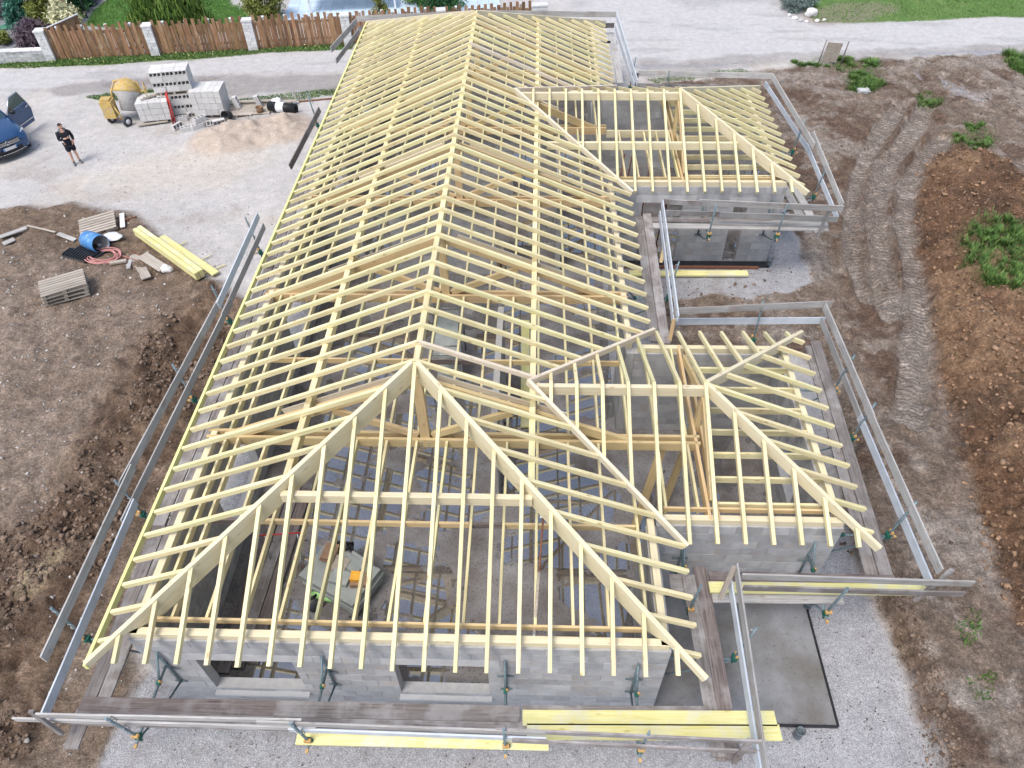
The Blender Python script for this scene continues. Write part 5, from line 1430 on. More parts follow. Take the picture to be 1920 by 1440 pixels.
pl = copy_thing(pal0, gz((-12.870, 16.267, 0.000), 0.1), R(22)); pl.rotation_euler = (R(14), R(-6), R(22)); tag(pl, 'tilted pallet lying behind the blue barrel', 'pallet', PG)
blob('plastic_bag', 'white', gz((-12.110, 15.520, 0.000), 0.1), 0.34, 0.26, 0.07, 'white plastic sheet crumpled beside the mouth of the blue barrel', 'plastic sheet', 5)
for k, (a, b_, w_, h_, m_, lb, cat) in enumerate([
    ((-12.388, 17.040, 0.100), (-12.009, 16.193, 0.100), 0.16, 0.03, 'white', 'short white board standing out above the debris', 'board'),
    ((-12.333, 16.547, 0.120), (-11.757, 16.815, 0.120), 0.05, 0.05, 'rust', 'brown iron bar across the white board', 'bar'),
    ((-13.678, 16.828, 0.100), (-13.438, 15.988, 0.100), 0.07, 0.04, 'grey', 'short grey batten left of the tilted pallet', 'batten'),
    ((-16.092, 15.647, 0.100), (-15.379, 16.160, 0.100), 0.2, 0.035, 'grey', 'grey board at the left edge of the photograph', 'board'),
    ((-15.373, 16.224, 0.100), (-14.232, 15.885, 0.100), 0.07, 0.03, 'pallet', 'long pale batten lying beside the grey boards on the left', 'batten'),
    ((-15.848, 15.337, 0.080), (-15.585, 15.618, 0.080), 0.24, 0.03, 'grey', 'short grey board below the longer one at the left edge', 'board'),
    ((-14.166, 15.883, 0.080), (-13.496, 15.640, 0.080), 0.16, 0.04, 'grey', 'dirty board end by the black plastic grids', 'board'),
    ((-11.042, 14.704, 0.120), (-10.160, 13.468, 0.120), 0.30, 0.035, 'pallet', 'pale board slanting in the heap right of the red hose', 'board'),
    ((-10.596, 14.421, 0.160), (-9.719, 13.863, 0.160), 0.36, 0.03, 'pallet', 'wide pale board at the right of the board heap', 'board'),
    ((-11.650, 14.202, 0.100), (-11.172, 14.380, 0.100), 0.14, 0.07, 'pallet', 'stubby block of wood beside the red hose', 'wood block'),
    ((-11.232, 14.897, 0.150), (-9.540, 13.888, 0.100), 0.04, 0.04, 'rust', 'rusty angle iron over the board heap', 'bar'),
    ((-11.520, 14.667, 0.100), (-10.103, 14.041, 0.150), 0.03, 0.03, 'rust', 'thin rusty bar over the board heap', 'bar'),
    ((-10.881, 13.872, 0.100), (-11.076, 14.497, 0.100), 0.12, 0.05, 'grey', 'small upright board end in the heap beside the hose', 'board'),
]):
    a = (a[0], a[1], H(a[0], a[1]) + a[2]); b_ = (b_[0], b_[1], H(b_[0], b_[1]) + b_[2])
    tag(stick('scrap_board', a, b_, w_, h_, m_), lb, cat)
hc = Vector(gz((-12.063, 14.620, 0.000), 0.03)); pts = []
for k in range(150):
    t = k / 150 * 2 * math.pi * 6
    r1 = 0.42 + 0.1 * math.sin(k * 0.21) + 0.03 * (k % 7) / 7
    pts.append((hc.x + 1.15 * r1 * math.cos(t), hc.y + 0.8 * r1 * math.sin(t), hc.z + 0.02 + 0.012 * (k / 25) + 0.02 * math.sin(k * 0.5)))
pts += [tuple(Vector(p) + Vector((0, 0, 0.1))) for p in ((-11.573, 14.743, -0.000), (-11.051, 14.515, 0.000), (-10.726, 14.231, 0.000), (-10.454, 13.618, 0.000))]
tag(MB().tube(pts, 0.019, 6).build('red_hose', 'hose'), 'faded red hose coiled on the ground beside the board heap', 'hose')
blob('stone_block', 'rock', gz((-9.615, 13.850, -0.000), 0.08), 0.2, 0.13, 0.14, 'pale block of stone right of the board heap', 'stone', 6)
# pallets stack
ps = gz((-12.369, 12.681, 0.000), 0.0)
for k in range(3):
    pl = copy_thing(pal0, (ps[0] + 0.03 * k, ps[1] - 0.02 * k, ps[2] + 0.152 * k), R(29) + 0.04 * (k - 1)); pl.scale = (1.08, 1.08, 1)
    tag(pl, ['bottom', 'middle', 'top'][k] + ' pallet in the pile of three on the brown soil', 'pallet', PG)
# yellow beams and board on bearers
for k in range(4):
    off = (k % 2) * 0.16; up_ = 0.12 + 0.14 * (k // 2)
    a, b_ = Vector((-11.200, 15.840, 0.000)), Vector((-8.342, 13.534, -0.000)); n_ = (b_ - a).normalized().cross(Vector((0, 0, 1)))
    a = a + n_ * off; b_ = b_ + n_ * off
    tag(stick('yellow_beam', (a.x, a.y, H(a.x, a.y) + up_ + 0.1), (b_.x, b_.y, H(b_.x, b_.y) + up_ + 0.1), 0.14, 0.13, 'yellow'), ['lower left', 'lower right', 'upper left', 'upper right'][k] + ' yellow beam in the bundle on the ground beside the guard rail', 'beam', 'bundle of yellow beams')
tag(stick('yellow_board', (-10.510, 15.725, 0.150), (-8.011, 13.730, 0.150), 0.26, 0.05, 'yellow'), 'single wide yellow board on thin bearers beside the beam bundle', 'board')
for k, (a, b_) in enumerate((((-10.004, 15.067, 0.080), (-9.593, 15.556, 0.080)), ((-8.993, 14.317, 0.080), (-8.498, 14.816, 0.080)), ((-8.425, 13.816, 0.080), (-7.877, 14.301, 0.080)))):
    tag(stick('bearer_lath', a, b_, 0.03, 0.03, 'yellow'), ['upper', 'middle', 'lower'][k] + ' thin yellow lath under the single wide board', 'lath', 'laths under the yellow board')
# loose yellow board before the farther wing, pipes in the chippings
tag(stick('yellow_board', (5.197, 13.955, 0.120), (8.923, 14.000, 0.120), 0.24, 0.07, 'yellow'), 'yellow board lying on the chippings before the farther wing', 'board')
def pipe_stub(p, h_, label):
    tag(MB().lathe([(0.075, 0), (0.075, h_), (0.085, h_), (0.085, h_ - 0.08), (0.078, h_ - 0.08)], (0, 0, 0)).lathe([(0.066, 0.02), (0.066, h_), (0.085, h_)]).lathe([(0, h_ * 0.5), (0.066, h_ * 0.5)]).build('drain_pipe', 'pipe', None, (p[0], p[1], -0.02)), label, 'pipe', 'grey pipe stubs in the chippings')
pipe_stub((7.208, 0.113, 0.000), 0.32, 'grey pipe stub standing in the chippings before the porch slab')
pipe_stub((9.712, 14.526, 0.000), 0.3, 'grey pipe stub at the corner of the farther wing')
pipe_stub((8.017, 2.692, 0.000), 0.3, 'grey pipe stub at the back corner of the porch slab')
# sign board with stakes by the road
sg = thing('site_board', 'small wooden board with two stakes in the grass by the road', 'board', gz((15.667, 29.929, 0.000)), R(-3))
MB().box((-0.12, 0, 0.5), (0.36, 0.03, 0.95), (0.1, 0.06, 0)).box((0.23, 0.0, 0.5), (0.3, 0.03, 0.9), (0.1, 0.04, 0)).build('board_panel', 'pallet', sg)
MB().tube([(-0.42, 0.05, -0.1), (-0.33, 0.08, 1.05)], 0.03, 6).build('stake', 'plank', sg)
MB().tube([(0.58, 0.0, -0.1), (0.66, 0.05, 1.0)], 0.03, 6).build('stake', 'plank', sg)
blob('white_rock', 'rock', gz((16.334, 35.865, 0.000), 0.15), 0.3, 0.22, 0.3, 'bright white rock below the round grey bushes', 'rock', 9)
tag(MB().box((0, 0, 0.09), (0.5, 0.3, 0.16)).box((0.16, 0.0, 0.2), (0.06, 0.2, 0.05)).build('concrete_lump', 'lintel', None, gz((16.423, 27.045, 0.000)), (0.1, 0.1, 0.2)), 'small pale concrete lump in front of the grass tuft', 'concrete lump')
for k, (p_, s_) in enumerate([((15.640, 35.141, 0.000), 0.14), ((15.437, 35.433, 0.000), 0.16), ((15.929, 34.995, 0.000), 0.12), ((16.504, 35.134, -0.000), 0.13), ((15.266, 35.875, 0.000), 0.12), ((16.892, 35.275, -0.000), 0.1)]):
    blob('garden_stone', 'rock' if k % 2 else 'lowwall', gz(p_, 0.04), s_, s_ * 0.8, s_ * 0.7, ['middle', 'left middle', 'right middle', 'second from right', 'leftmost', 'rightmost'][k] + ' pale garden stone below the round grey bushes', 'stone', 20 + k, 'stones below the round bushes')

# ------------------------------------------------------------------ the car
car = thing('parked_car', 'dark blue estate car with its driver door open, cut by the left edge', 'car', (-18.33, 21.05, 0.0), R(-38))
def loft(stations, closed=True):
    mb = MB(); n_ = len(stations[0]); vs = [p for s_ in stations for p in s_]
    fs = [(i * n_ + k, i * n_ + (k + 1) % n_, (i + 1) * n_ + (k + 1) % n_, (i + 1) * n_ + k) for i in range(len(stations) - 1) for k in range(n_ if closed else n_ - 1)]
    mb.add(vs, fs, True)
    if closed:
        mb.f.append(tuple(reversed(range(n_)))); mb.s.append(True)
        mb.f.append(tuple((len(stations) - 1) * n_ + k for k in range(n_))); mb.s.append(True)
    return mb
def body_sec(x, w_, zb, zs, zt, wt):
    half = [(w_ * 0.86, zb), (w_, zb + 0.12), (w_ * 1.0, zs - 0.2), (w_ * 0.985, zs - 0.06), (wt, zs + 0.0), (wt * 0.80, zt - 0.012), (wt * 0.42, zt)]
    return [(x, y, z) for y, z in half] + [(x, -y, z) for y, z in reversed(half)]
ST = [(-4.48, 0.70, 0.42, 0.90, 1.0, 0.6), (-4.40, 0.86, 0.30, 1.02, 1.08, 0.78), (-4.0, 0.91, 0.24, 1.06, 1.10, 0.84), (-3.0, 0.92, 0.22, 1.06, 1.10, 0.86), (-2.0, 0.92, 0.22, 1.05, 1.09, 0.86), (-1.38, 0.92, 0.22, 1.03, 1.09, 0.86),
      (-1.1, 0.92, 0.22, 0.99, 1.06, 0.85), (-0.75, 0.92, 0.22, 0.94, 1.03, 0.83), (-0.4, 0.90, 0.22, 0.86, 0.98, 0.80), (-0.2, 0.87, 0.22, 0.80, 0.92, 0.74), (-0.08, 0.80, 0.24, 0.72, 0.84, 0.66), (0.0, 0.66, 0.30, 0.62, 0.70, 0.5)]
bd = loft([body_sec(*s_) for s_ in ST]).build('body', 'carpaint', car)
ss = bd.modifiers.new('smooth', 'SUBSURF'); ss.levels = ss.render_levels = 2
def gh_sec(x, wb, zb, wt, zt):
    half = [(wb, zb), (wb * 0.5 + wt * 0.5 + 0.02, zb * 0.5 + zt * 0.5), (wt, zt - 0.05), (wt * 0.7, zt)]
    return [(x, y, z) for y, z in half] + [(x, -y, z) for y, z in reversed(half)]
rf_ = loft([gh_sec(-2.05, 0.72, 1.52, 0.60, 1.585), gh_sec(-2.4, 0.75, 1.52, 0.62, 1.63), gh_sec(-3.5, 0.73, 1.52, 0.6, 1.63), gh_sec(-4.15, 0.70, 1.48, 0.55, 1.57)]).build('roof_panel', 'carpaint', car)
ss = rf_.modifiers.new('smooth', 'SUBSURF'); ss.levels = ss.render_levels = 1
gl = MB()
gl.add([(-1.42, 0.80, 1.07), (-1.30, 0.4, 1.075), (-1.30, -0.4, 1.075), (-1.42, -0.80, 1.07), (-2.08, -0.62, 1.56), (-2.03, -0.3, 1.58), (-2.03, 0.3, 1.58), (-2.08, 0.62, 1.56)], [(0, 1, 6, 7), (1, 2, 5, 6), (2, 3, 4, 5)], True)
gl.build('windscreen', 'glass', car)
MB().add([(-1.5, -0.83, 1.06), (-2.15, -0.66, 1.54), (-3.95, -0.64, 1.54), (-4.2, -0.80, 1.08)], [(0, 1, 2, 3)]).build('side_window', 'glass', car)
MB().add([(-2.75, 0.83, 1.06), (-2.75, 0.66, 1.54), (-3.95, 0.64, 1.54), (-4.2, 0.80, 1.08)], [(0, 3, 2, 1)]).build('side_window', 'glass', car)
MB().add([(-4.45, 0.72, 1.08), (-4.45, -0.72, 1.08), (-4.17, -0.6, 1.52), (-4.17, 0.6, 1.52)], [(0, 1, 2, 3)]).build('rear_window', 'glass', car)
for s_ in (-1, 1):
    MB().tube([(-1.42, s_ * 0.82, 1.07), (-2.08, s_ * 0.64, 1.57)], 0.035, 6).build('windscreen_pillar', 'carpaint', car)
    MB().tube([(-2.1, s_ * 0.58, 1.655), (-4.0, s_ * 0.56, 1.65)], 0.018, 6).build('roof_rail', 'chrome', car)
    MB().tube([(-1.42, s_ * 0.855, 1.075), (-4.2, s_ * 0.84, 1.09)], 0.016, 6).build('window_trim', 'chrome', car)
    hl = MB().add([(-0.17, s_ * 0.42, 0.80), (-0.10, s_ * 0.44, 0.66), (-0.24, s_ * 0.80, 0.69), (-0.50, s_ * 0.905, 0.76), (-0.46, s_ * 0.87, 0.875), (-0.28, s_ * 0.76, 0.86)], [(0, 1, 2, 3, 4, 5)]).build('headlight', 'lens', car)
    so = hl.modifiers.new('thick', 'SOLIDIFY'); so.thickness = 0.06; so.offset = 0
    MB().box((-0.09, s_ * 0.66, 0.40), (0.06, 0.12, 0.035), (0, 0, s_ * -0.5)).build('fog_light', 'white', car)
# grille, bars, badge, plate, bumper trim
def arc_box(name, m_, z, h_, hw, x0, d=0.05, sag=0.09):
    mb = MB(); n_ = 10
    for k in range(n_):
        y0, y1 = -hw + 2 * hw * k / n_, -hw + 2 * hw * (k + 1) / n_; ym = (y0 + y1) / 2
        x_ = x0 - sag * (ym / 0.7) ** 2
        mb.box((x_, ym, z), (d, (y1 - y0) * 1.04, h_), (0, 0, -math.atan(2 * sag * ym / 0.49) * -1 * -1))
    return mb.build(name, m_, car)
arc_box('grille', 'black', 0.695, 0.17, 0.46, -0.02, 0.09)
arc_box('grille_bar', 'chrome', 0.745, 0.022, 0.46, 0.01, 0.07)
arc_box('grille_bar', 'chrome', 0.70, 0.022, 0.46, 0.022, 0.07)
arc_box('grille_bar', 'chrome', 0.655, 0.022, 0.46, 0.03, 0.07)
arc_box('lower_grille', 'black', 0.385, 0.19, 0.62, 0.015, 0.09, 0.16)
arc_box('bumper_trim', 'chrome', 0.325, 0.022, 0.60, 0.05, 0.07, 0.16)
arc_box('bumper_lip', 'darkgrey', 0.25, 0.07, 0.66, 0.02, 0.1, 0.18)
pt = MB().box((0.085, 0, 0.515), (0.012, 0.52, 0.11)).build('number_plate', 'white', car)
MB().box((0.0925, 0.235, 0.515), (0.006, 0.045, 0.105)).build('plate_band', 'blue', pt)
MB().box((0.0925, -0.235, 0.515), (0.006, 0.045, 0.105)).build('plate_band', 'blue', pt)
bg_ = MB()
ringp = [(0.075 - 0.012, 0.075 * math.cos(t), 0.70 + 0.075 * math.sin(t)) for t in [k * 2 * math.pi / 20 for k in range(21)]]
bg_.tube(ringp, 0.010, 6, caps=False)
for a, b_ in (((-0.035, 0.055), (0, 0.012)), ((0.035, 0.055), (0, 0.012)), ((-0.062, 0.03), (-0.03, -0.058)), ((-0.03, -0.058), (0, 0.0)), ((0, 0.0), (0.03, -0.058)), ((0.03, -0.058), (0.062, 0.03))):
    bg_.tube([(0.065, a[0], 0.70 + a[1]), (0.065, b_[0], 0.70 + b_[1])], 0.008, 5)
bg_.build('round_badge', 'chrome', car)
MB().lathe([(0, 0.0), (0.072, 0.0)], (0.058, 0, 0.70), (0, R(90), 0)).build('badge_disc', 'black', car)
for c_ in ((-0.85, 0.84), (-0.85, -0.84), (-3.6, 0.84), (-3.6, -0.84)):
    wh = MB().lathe([(0.22, -0.11), (0.32, -0.11), (0.345, -0.08), (0.345, 0.08), (0.32, 0.11), (0.22, 0.11)], (c_[0], c_[1], 0.345), (R(90), 0, 0), 32).build('wheel', 'black', car)
    MB().lathe([(0.0, -0.09), (0.08, -0.10), (0.22, -0.105), (0.22, 0.105), (0.08, 0.10), (0, 0.09)], (c_[0], c_[1], 0.345), (R(90), 0, 0), 32).build('rim', 'galv', wh)
    MB().lathe([(0.345, -0.06), (0.42, -0.06), (0.42, 0.085), (0.345, 0.085)], (c_[0], c_[1] * 1.0, 0.345), (R(90), 0, 0), 32).build('wheel_arch', 'black', car)
def car_mirror(s_):
    mr_ = MB().tube([(-1.55, s_ * 0.9, 1.06), (-1.56, s_ * 1.0, 1.10)], 0.03, 8).build('mirror_arm', 'black', car)
car_mirror(-1)
MB().tube([(-1.52, -0.98, 1.12), (-1.56, -1.16, 1.12)], [0.09, 0.07], 10).build('mirror', 'carpaint', car)
# open driver door, hinged at its front edge
door = bpy.data.objects.new('door', MB().add(
    [(0, 0.0, 0.25), (-1.1, 0.0, 0.25), (-1.2, 0.0, 0.75), (-1.15, -0.02, 1.05), (0, -0.02, 1.02),
     (0, 0.07, 0.25), (-1.1, 0.07, 0.25), (-1.2, 0.08, 0.75), (-1.15, 0.04, 1.05), (0, 0.04, 1.02)],
    [(0, 1, 2, 3, 4), (9, 8, 7, 6, 5), (0, 5, 6, 1), (1, 6, 7, 2), (2, 7, 8, 3), (3, 8, 9, 4), (4, 9, 5, 0)], False).mesh('door', 'carpaint'))
door.location = (-1.5, 0.86, 0.05); door.rotation_euler = (0, 0, R(-62)); link(door, car)
fr = MB().tube([(-0.02, 0.02, 1.04), (-0.55, -0.1, 1.46), (-1.05, -0.1, 1.48), (-1.14, 0.01, 1.06)], 0.022, 6).build('window_frame', 'chrome', door)
MB().add([(-0.05, 0.01, 1.04), (-0.56, -0.1, 1.45), (-1.04, -0.1, 1.47), (-1.12, 0.01, 1.06)], [(0, 1, 2, 3)]).build('door_window', 'glass', door)
MB().tube([(-0.12, 0.04, 1.06), (-0.14, 0.2, 1.08), (-0.16, 0.28, 1.09)], [0.04, 0.09, 0.06], 8).build('mirror', 'black', door)
MB().box((-1.0, 0.09, 0.92), (0.18, 0.03, 0.03)).build('door_handle', 'chrome', door)
MB().box((-0.6, 0.078, 0.42), (1.0, 0.02, 0.03)).build('trim_strip', 'chrome', door)
MB().box((-2.1, 0.70, 0.62), (0.95, 0.35, 0.7)).build('seat', 'jacket', car)

# ------------------------------------------------------------------ the man in the yard
def skin_mesh(name, verts, edges, radii, m_, parent, sub=2, root=0):
    me = bpy.data.meshes.new(name); me.from_pydata(verts, edges, []); me.materials.append(M[m_])
    o = bpy.data.objects.new(name, me); link(o, parent)
    sk = o.modifiers.new('skin', 'SKIN'); sk.use_smooth_shade = True
    sv = me.skin_vertices[0].data
    for i, r_ in enumerate(radii):
        sv[i].radius = r_ if isinstance(r_, tuple) else (r_, r_)
        sv[i].use_root = (i == root)
    sb = o.modifiers.new('sub', 'SUBSURF'); sb.levels = sb.render_levels = sub
    return o
fp = Vector((-15.728, 20.793, 0.000)); fp.z = H(fp.x, fp.y)
man = thing('person', 'man in black jacket and black shorts standing in the yard with one arm folded', 'person', tuple(fp), R(-50)); man.scale = (0.93, 0.93, 0.93)
# faces local +X; left arm is +Y
bv = [(0, 0, 0.93), (0, 0.09, 0.90), (0.02, 0.10, 0.50), (0.0, 0.12, 0.09), (0, -0.09, 0.90), (0.03, -0.11, 0.50), (0.02, -0.13, 0.09),
      (0, 0, 1.15), (0, 0, 1.38), (0.01, 0, 1.50), (0.02, 0, 1.57),
      (0.0, 0.19, 1.40), (-0.03, 0.25, 1.13), (0.20, 0.20, 1.02), (0.27, 0.17, 1.01), (0.0, -0.19, 1.40), (0.02, -0.26, 1.14), (0.24, -0.05, 1.22), (0.27, 0.02, 1.24)]
be = [(0, 1), (1, 2), (2, 3), (0, 4), (4, 5), (5, 6), (0, 7), (7, 8), (8, 9), (9, 10), (8, 11), (11, 12), (12, 13), (13, 14), (8, 15), (15, 16), (16, 17), (17, 18)]
br = [(0.15, 0.11), 0.10, 0.06, 0.04, 0.10, 0.06, 0.04, (0.14, 0.10), (0.15, 0.10), 0.06, 0.055, 0.06, 0.045, 0.032, 0.028, 0.06, 0.045, 0.032, 0.028]
skin_mesh('body', bv, be, br, 'skin', man)
hd = MB()
hm = bmesh.new(); bmesh.ops.create_uvsphere(hm, u_segments=24, v_segments=18, radius=0.1)
for v in hm.verts:
    x_, y_, z_ = v.co
    z2 = z_ * 1.22; k_ = 1.0 - 0.22 * max(-z_ / 0.1, 0)
    x2, y2 = x_ * 1.0 * k_, y_ * 0.82 * k_
    if x2 > 0.06: x2 += 0.035 * math.exp(-(y2 / 0.014) ** 2) * math.exp(-((z2 + 0.012) / 0.026) ** 2)          # nose
    if x2 > 0.05: x2 -= 0.012 * math.exp(-((abs(y2) - 0.032) / 0.014) ** 2) * math.exp(-((z2 - 0.018) / 0.014) ** 2)  # eye sockets
    if x2 > 0.05: x2 += 0.006 * math.exp(-(y2 / 0.022) ** 2) * math.exp(-((z2 + 0.052) / 0.012) ** 2)
    v.co = (x2, y2, z2)
me = bpy.data.meshes.new('head'); hm.to_mesh(me); hm.free(); me.materials.append(M['skin']); me.polygons.foreach_set('use_smooth', [True] * len(me.polygons))
head = bpy.data.objects.new('head', me); head.location = (0.03, 0, 1.665); head.rotation_euler = (0, R(6), R(20)); link(head, man)
MB().box((0.098, 0, -0.055), (0.01, 0.045, 0.008)).build('mouth', 'redclod', head)
for s_ in (-1, 1):
    MB().lathe([(0, 0.0), (0.011, 0.0)], (0.09, s_ * 0.033, 0.018), (0, R(80), 0), 10).build('eye', 'black', head)
    MB().lathe([(0, 0.01), (0.02, 0.006), (0.026, -0.004)], (0.0, s_ * 0.083, 0.0), (R(-90 * s_), 0, 0), 10).build('ear', 'skin', head)
hr = bmesh.new(); bmesh.ops.create_uvsphere(hr, u_segments=20, v_segments=14, radius=0.1)
for v in hr.verts: v.co = Vector((v.co.x * 1.04 - 0.008, v.co.y * 0.88, v.co.z * 1.22 + 0.008))
bmesh.ops.delete(hr, geom=[v for v in hr.verts if v.co.z < 0.035 - 0.0 * v.co.x and (v.co.x > -0.02 or v.co.z < -0.04)], context='VERTS')
me = bpy.data.meshes.new('hair'); hr.to_mesh(me); hr.free(); me.materials.append(M['hair']); me.polygons.foreach_set('use_smooth', [True] * len(me.polygons))
link(bpy.data.objects.new('hair', me), head)
jv = [(0, 0, 0.86), (0, 0, 1.0), (0, 0, 1.2), (0, 0, 1.4), (0.0, 0, 1.48), (0.0, 0.2, 1.40), (-0.035, 0.26, 1.13), (0.17, 0.21, 1.03), (0.0, -0.2, 1.40), (0.02, -0.27, 1.14), (0.20, -0.07, 1.20)]
je = [(0, 1), (1, 2), (2, 3), (3, 4), (3, 5), (5, 6), (6, 7), (3, 8), (8, 9), (9, 10)]
jr = [(0.20, 0.165), (0.19, 0.155), (0.185, 0.15), (0.19, 0.13), (0.09, 0.09), 0.085, 0.068, 0.055, 0.085, 0.068, 0.055]
skin_mesh('jacket', jv, je, jr, 'jacket', man)
MB().tube([(0.07, -0.05, 1.49), (-0.04, -0.11, 1.50), (-0.12, 0, 1.50), (-0.04, 0.11, 1.50), (0.07, 0.05, 1.49)], [0.03, 0.045, 0.06, 0.045, 0.03], 8).build('hood', 'hood', man)
sv_ = [(0, 0, 0.93), (0, 0.085, 0.85), (0.015, 0.105, 0.56), (0, -0.085, 0.85), (0.02, -0.11, 0.56)]
skin_mesh('shorts', sv_, [(0, 1), (1, 2), (0, 3), (3, 4)], [(0.175, 0.14), 0.13, 0.105, 0.13, 0.105], 'jacket', man)
for s_, x_ in ((1, 0.0), (-1, 0.02)):
    skin_mesh('shoe', [(x_ - 0.05, s_ * 0.125, 0.05), (x_ + 0.05, s_ * 0.135, 0.045), (x_ + 0.19, s_ * 0.155, 0.035)], [(0, 1), (1, 2)], [0.05, 0.05, 0.035], 'shoe', man, 2)
    MB().tube([(x_, s_ * 0.122, 0.07), (x_ + 0.005, s_ * 0.12, 0.15)], [0.05, 0.047], 10).build('sock', 'hood', man)
def hand(base, direction, side):
    base = Vector(base); d = Vector(direction).normalized(); u = Vector((0, 0, 1)); sdv = d.cross(u).normalized(); u = sdv.cross(d)
    skin_mesh('palm', [base, base + d * 0.05, base + d * 0.09], [(0, 1), (1, 2)], [(0.028, 0.02), (0.04, 0.018), (0.04, 0.016)], 'skin', man, 1)
    for k in range(4):
        o_ = (k - 1.5) * 0.019; L_f = (0.06, 0.072, 0.068, 0.052)[k]
        p0 = base + d * 0.088 + u * o_
        skin_mesh('finger', [p0, p0 + d * L_f * 0.5 + sdv * side * 0.008, p0 + d * L_f * 0.85 + sdv * side * 0.03], [(0, 1), (1, 2)], [0.0095, 0.0088, 0.0075], 'skin', man, 1)
    p0 = base + d * 0.03 + u * 0.03
    skin_mesh('thumb', [p0, p0 + d * 0.03 + u * 0.028, p0 + d * 0.06 + u * 0.034 + sdv * side * 0.015], [(0, 1), (1, 2)], [0.012, 0.0105, 0.008], 'skin', man, 1)
hand((0.27, 0.17, 1.01), (0.7, -0.3, -0.1), 1)
hand((0.27, 0.02, 1.24), (0.35, 0.9, 0.1), 1)

# ------------------------------------------------------------------ fence, piers and garden
PIERS = [(-16.301, 31.020, 0.000), (-11.795, 31.767, 0.000), (-7.302, 32.398, 0.000)]
F0 = Vector(((-21.093, 30.537, -0.000)[0], (-21.093, 30.537, -0.000)[1])); F3 = Vector(((-7.290, 32.332, 0.000)[0], (-7.290, 32.332, 0.000)[1]))
fd = (F3 - F0).normalized(); fang = math.atan2(fd.y, fd.x)
def on_fence(s): return F0 + fd * s
s1 = (Vector((-16.619, 31.021, 0.000)[:2]) - F0).dot(fd); e1 = (Vector((-16.192, 31.082, 0.000)[:2]) - F0).dot(fd)
s2 = (Vector((-12.009, 31.768, 0.000)[:2]) - F0).dot(fd); e2 = (Vector((-11.547, 31.830, -0.000)[:2]) - F0).dot(fd)
s3 = (F3 - F0).dot(fd) - 0.1
pw = e1 - s1; PL = s2 - e1
panels = [(0.0, s1), (e1, s2), (e2, s3), (s3 + pw, s3 + pw + PL), (s3 + 2 * pw + PL, s3 + 2 * pw + 2 * PL)]
piers = [(-pw, 0.0), (s1, e1), (s2, e2), (s3, s3 + pw), (s3 + pw + PL, s3 + 2 * pw + PL), (s3 + 2 * pw + 2 * PL, s3 + 3 * pw + 2 * PL + 0.35)]
FL = ['leftmost wooden fence panel beside the corner pier and cream shrub', 'second wooden fence panel from the left in front of the weeping conifer', 'third wooden fence panel from the left, ending at the roof', 'wooden fence panel whose jagged tops show behind the left half of the far roof end', 'wooden fence panel whose jagged tops show behind the right half of the far roof end']
for (a, b_), lb in zip(panels, FL):
    p_ = on_fence(a); fn = thing('wooden_fence', lb, 'fence', (p_.x, p_.y, 0), fang, 'jagged board fence panels between stone piers')
    L = b_ - a; n_ = int(L / 0.155)
    for k in range(n_):
        tall = (k % 2 == 0)
        h_ = (1.52 if tall else 1.30) + rand_like(-0.07, 0.07)
        w_ = rand_like(0.12, 0.16)
        o = bpy.data.objects.new('fence_board', cuboid_mesh('fence_board', (1.5, 0.14, 0.024), 'fence'))
        o.scale = (h_ / 1.5, w_ / 0.14, 1)
        o.rotation_euler = Euler((R(90), R(-90), 0)); o.rotation_euler = (Matrix.Rotation(rand_like(-0.012, 0.012), 3, 'Y') @ Matrix(((0, 1, 0), (0, 0, 1), (1, 0, 0)))).to_euler()
        o.location = ((k + 0.5) * L / n_, (-0.03 if tall else 0.0) + rand_like(-0.006, 0.006), h_ / 2 + 0.03)
        link(o, fn)
    for z_ in (0.35, 1.15):
        MB().box((L / 2, 0.05, z_), (L, 0.05, 0.09)).build('fence_rail', 'fence', fn)
    for k in range(4):
        MB().box((L * (k + 0.5) / 4, 0.06, 0.72), (0.1, 0.1, 1.45)).build('fence_post', 'pallet', fn)
    for k in range(4):
        MB().box((L * (k + 0.5) / 4, 0.06, 1.47), (0.12, 0.12, 0.05)).build('post_cap', 'white', fn)
PLb = ['corner stone pier at the left end of the board fence', 'white stone pier between the first and second fence panels', 'white stone pier between the second and third fence panels', 'stone pier by the left corner of the far roof end', 'stone pier cap in the middle behind the far roof end', 'pale stone pier at the right end of the board fence']
for (a, b_), lb in zip(piers, PLb):
    p_ = on_fence(a); pr_ = thing('stone_pier', lb, 'pier', (p_.x, p_.y, 0), fang, 'white stone piers of the fence')
    L = b_ - a
    MB().box((L / 2, 0.0, 0.7), (L - 0.04, 0.36, 1.36)).build('pier_core', 'mortar', pr_)
    for r_ in range(9):
        cut = 0.62 if r_ % 2 else 0.38
        for u, v in ((0, cut * L), (cut * L, L)):
            o = bpy.data.objects.new('pier_stone', cuboid_mesh('pier_stone', (round(v - u, 2) - 0.012, 0.40, 0.142), 'pier'))
            o.location = ((u + v) / 2, rand_like(-0.01, 0.01), 0.075 + r_ * 0.15); link(o, pr_)
    MB().box((L / 2, 0, 1.39), (L + 0.05, 0.46, 0.07)).build('pier_cap', 'pier', pr_)
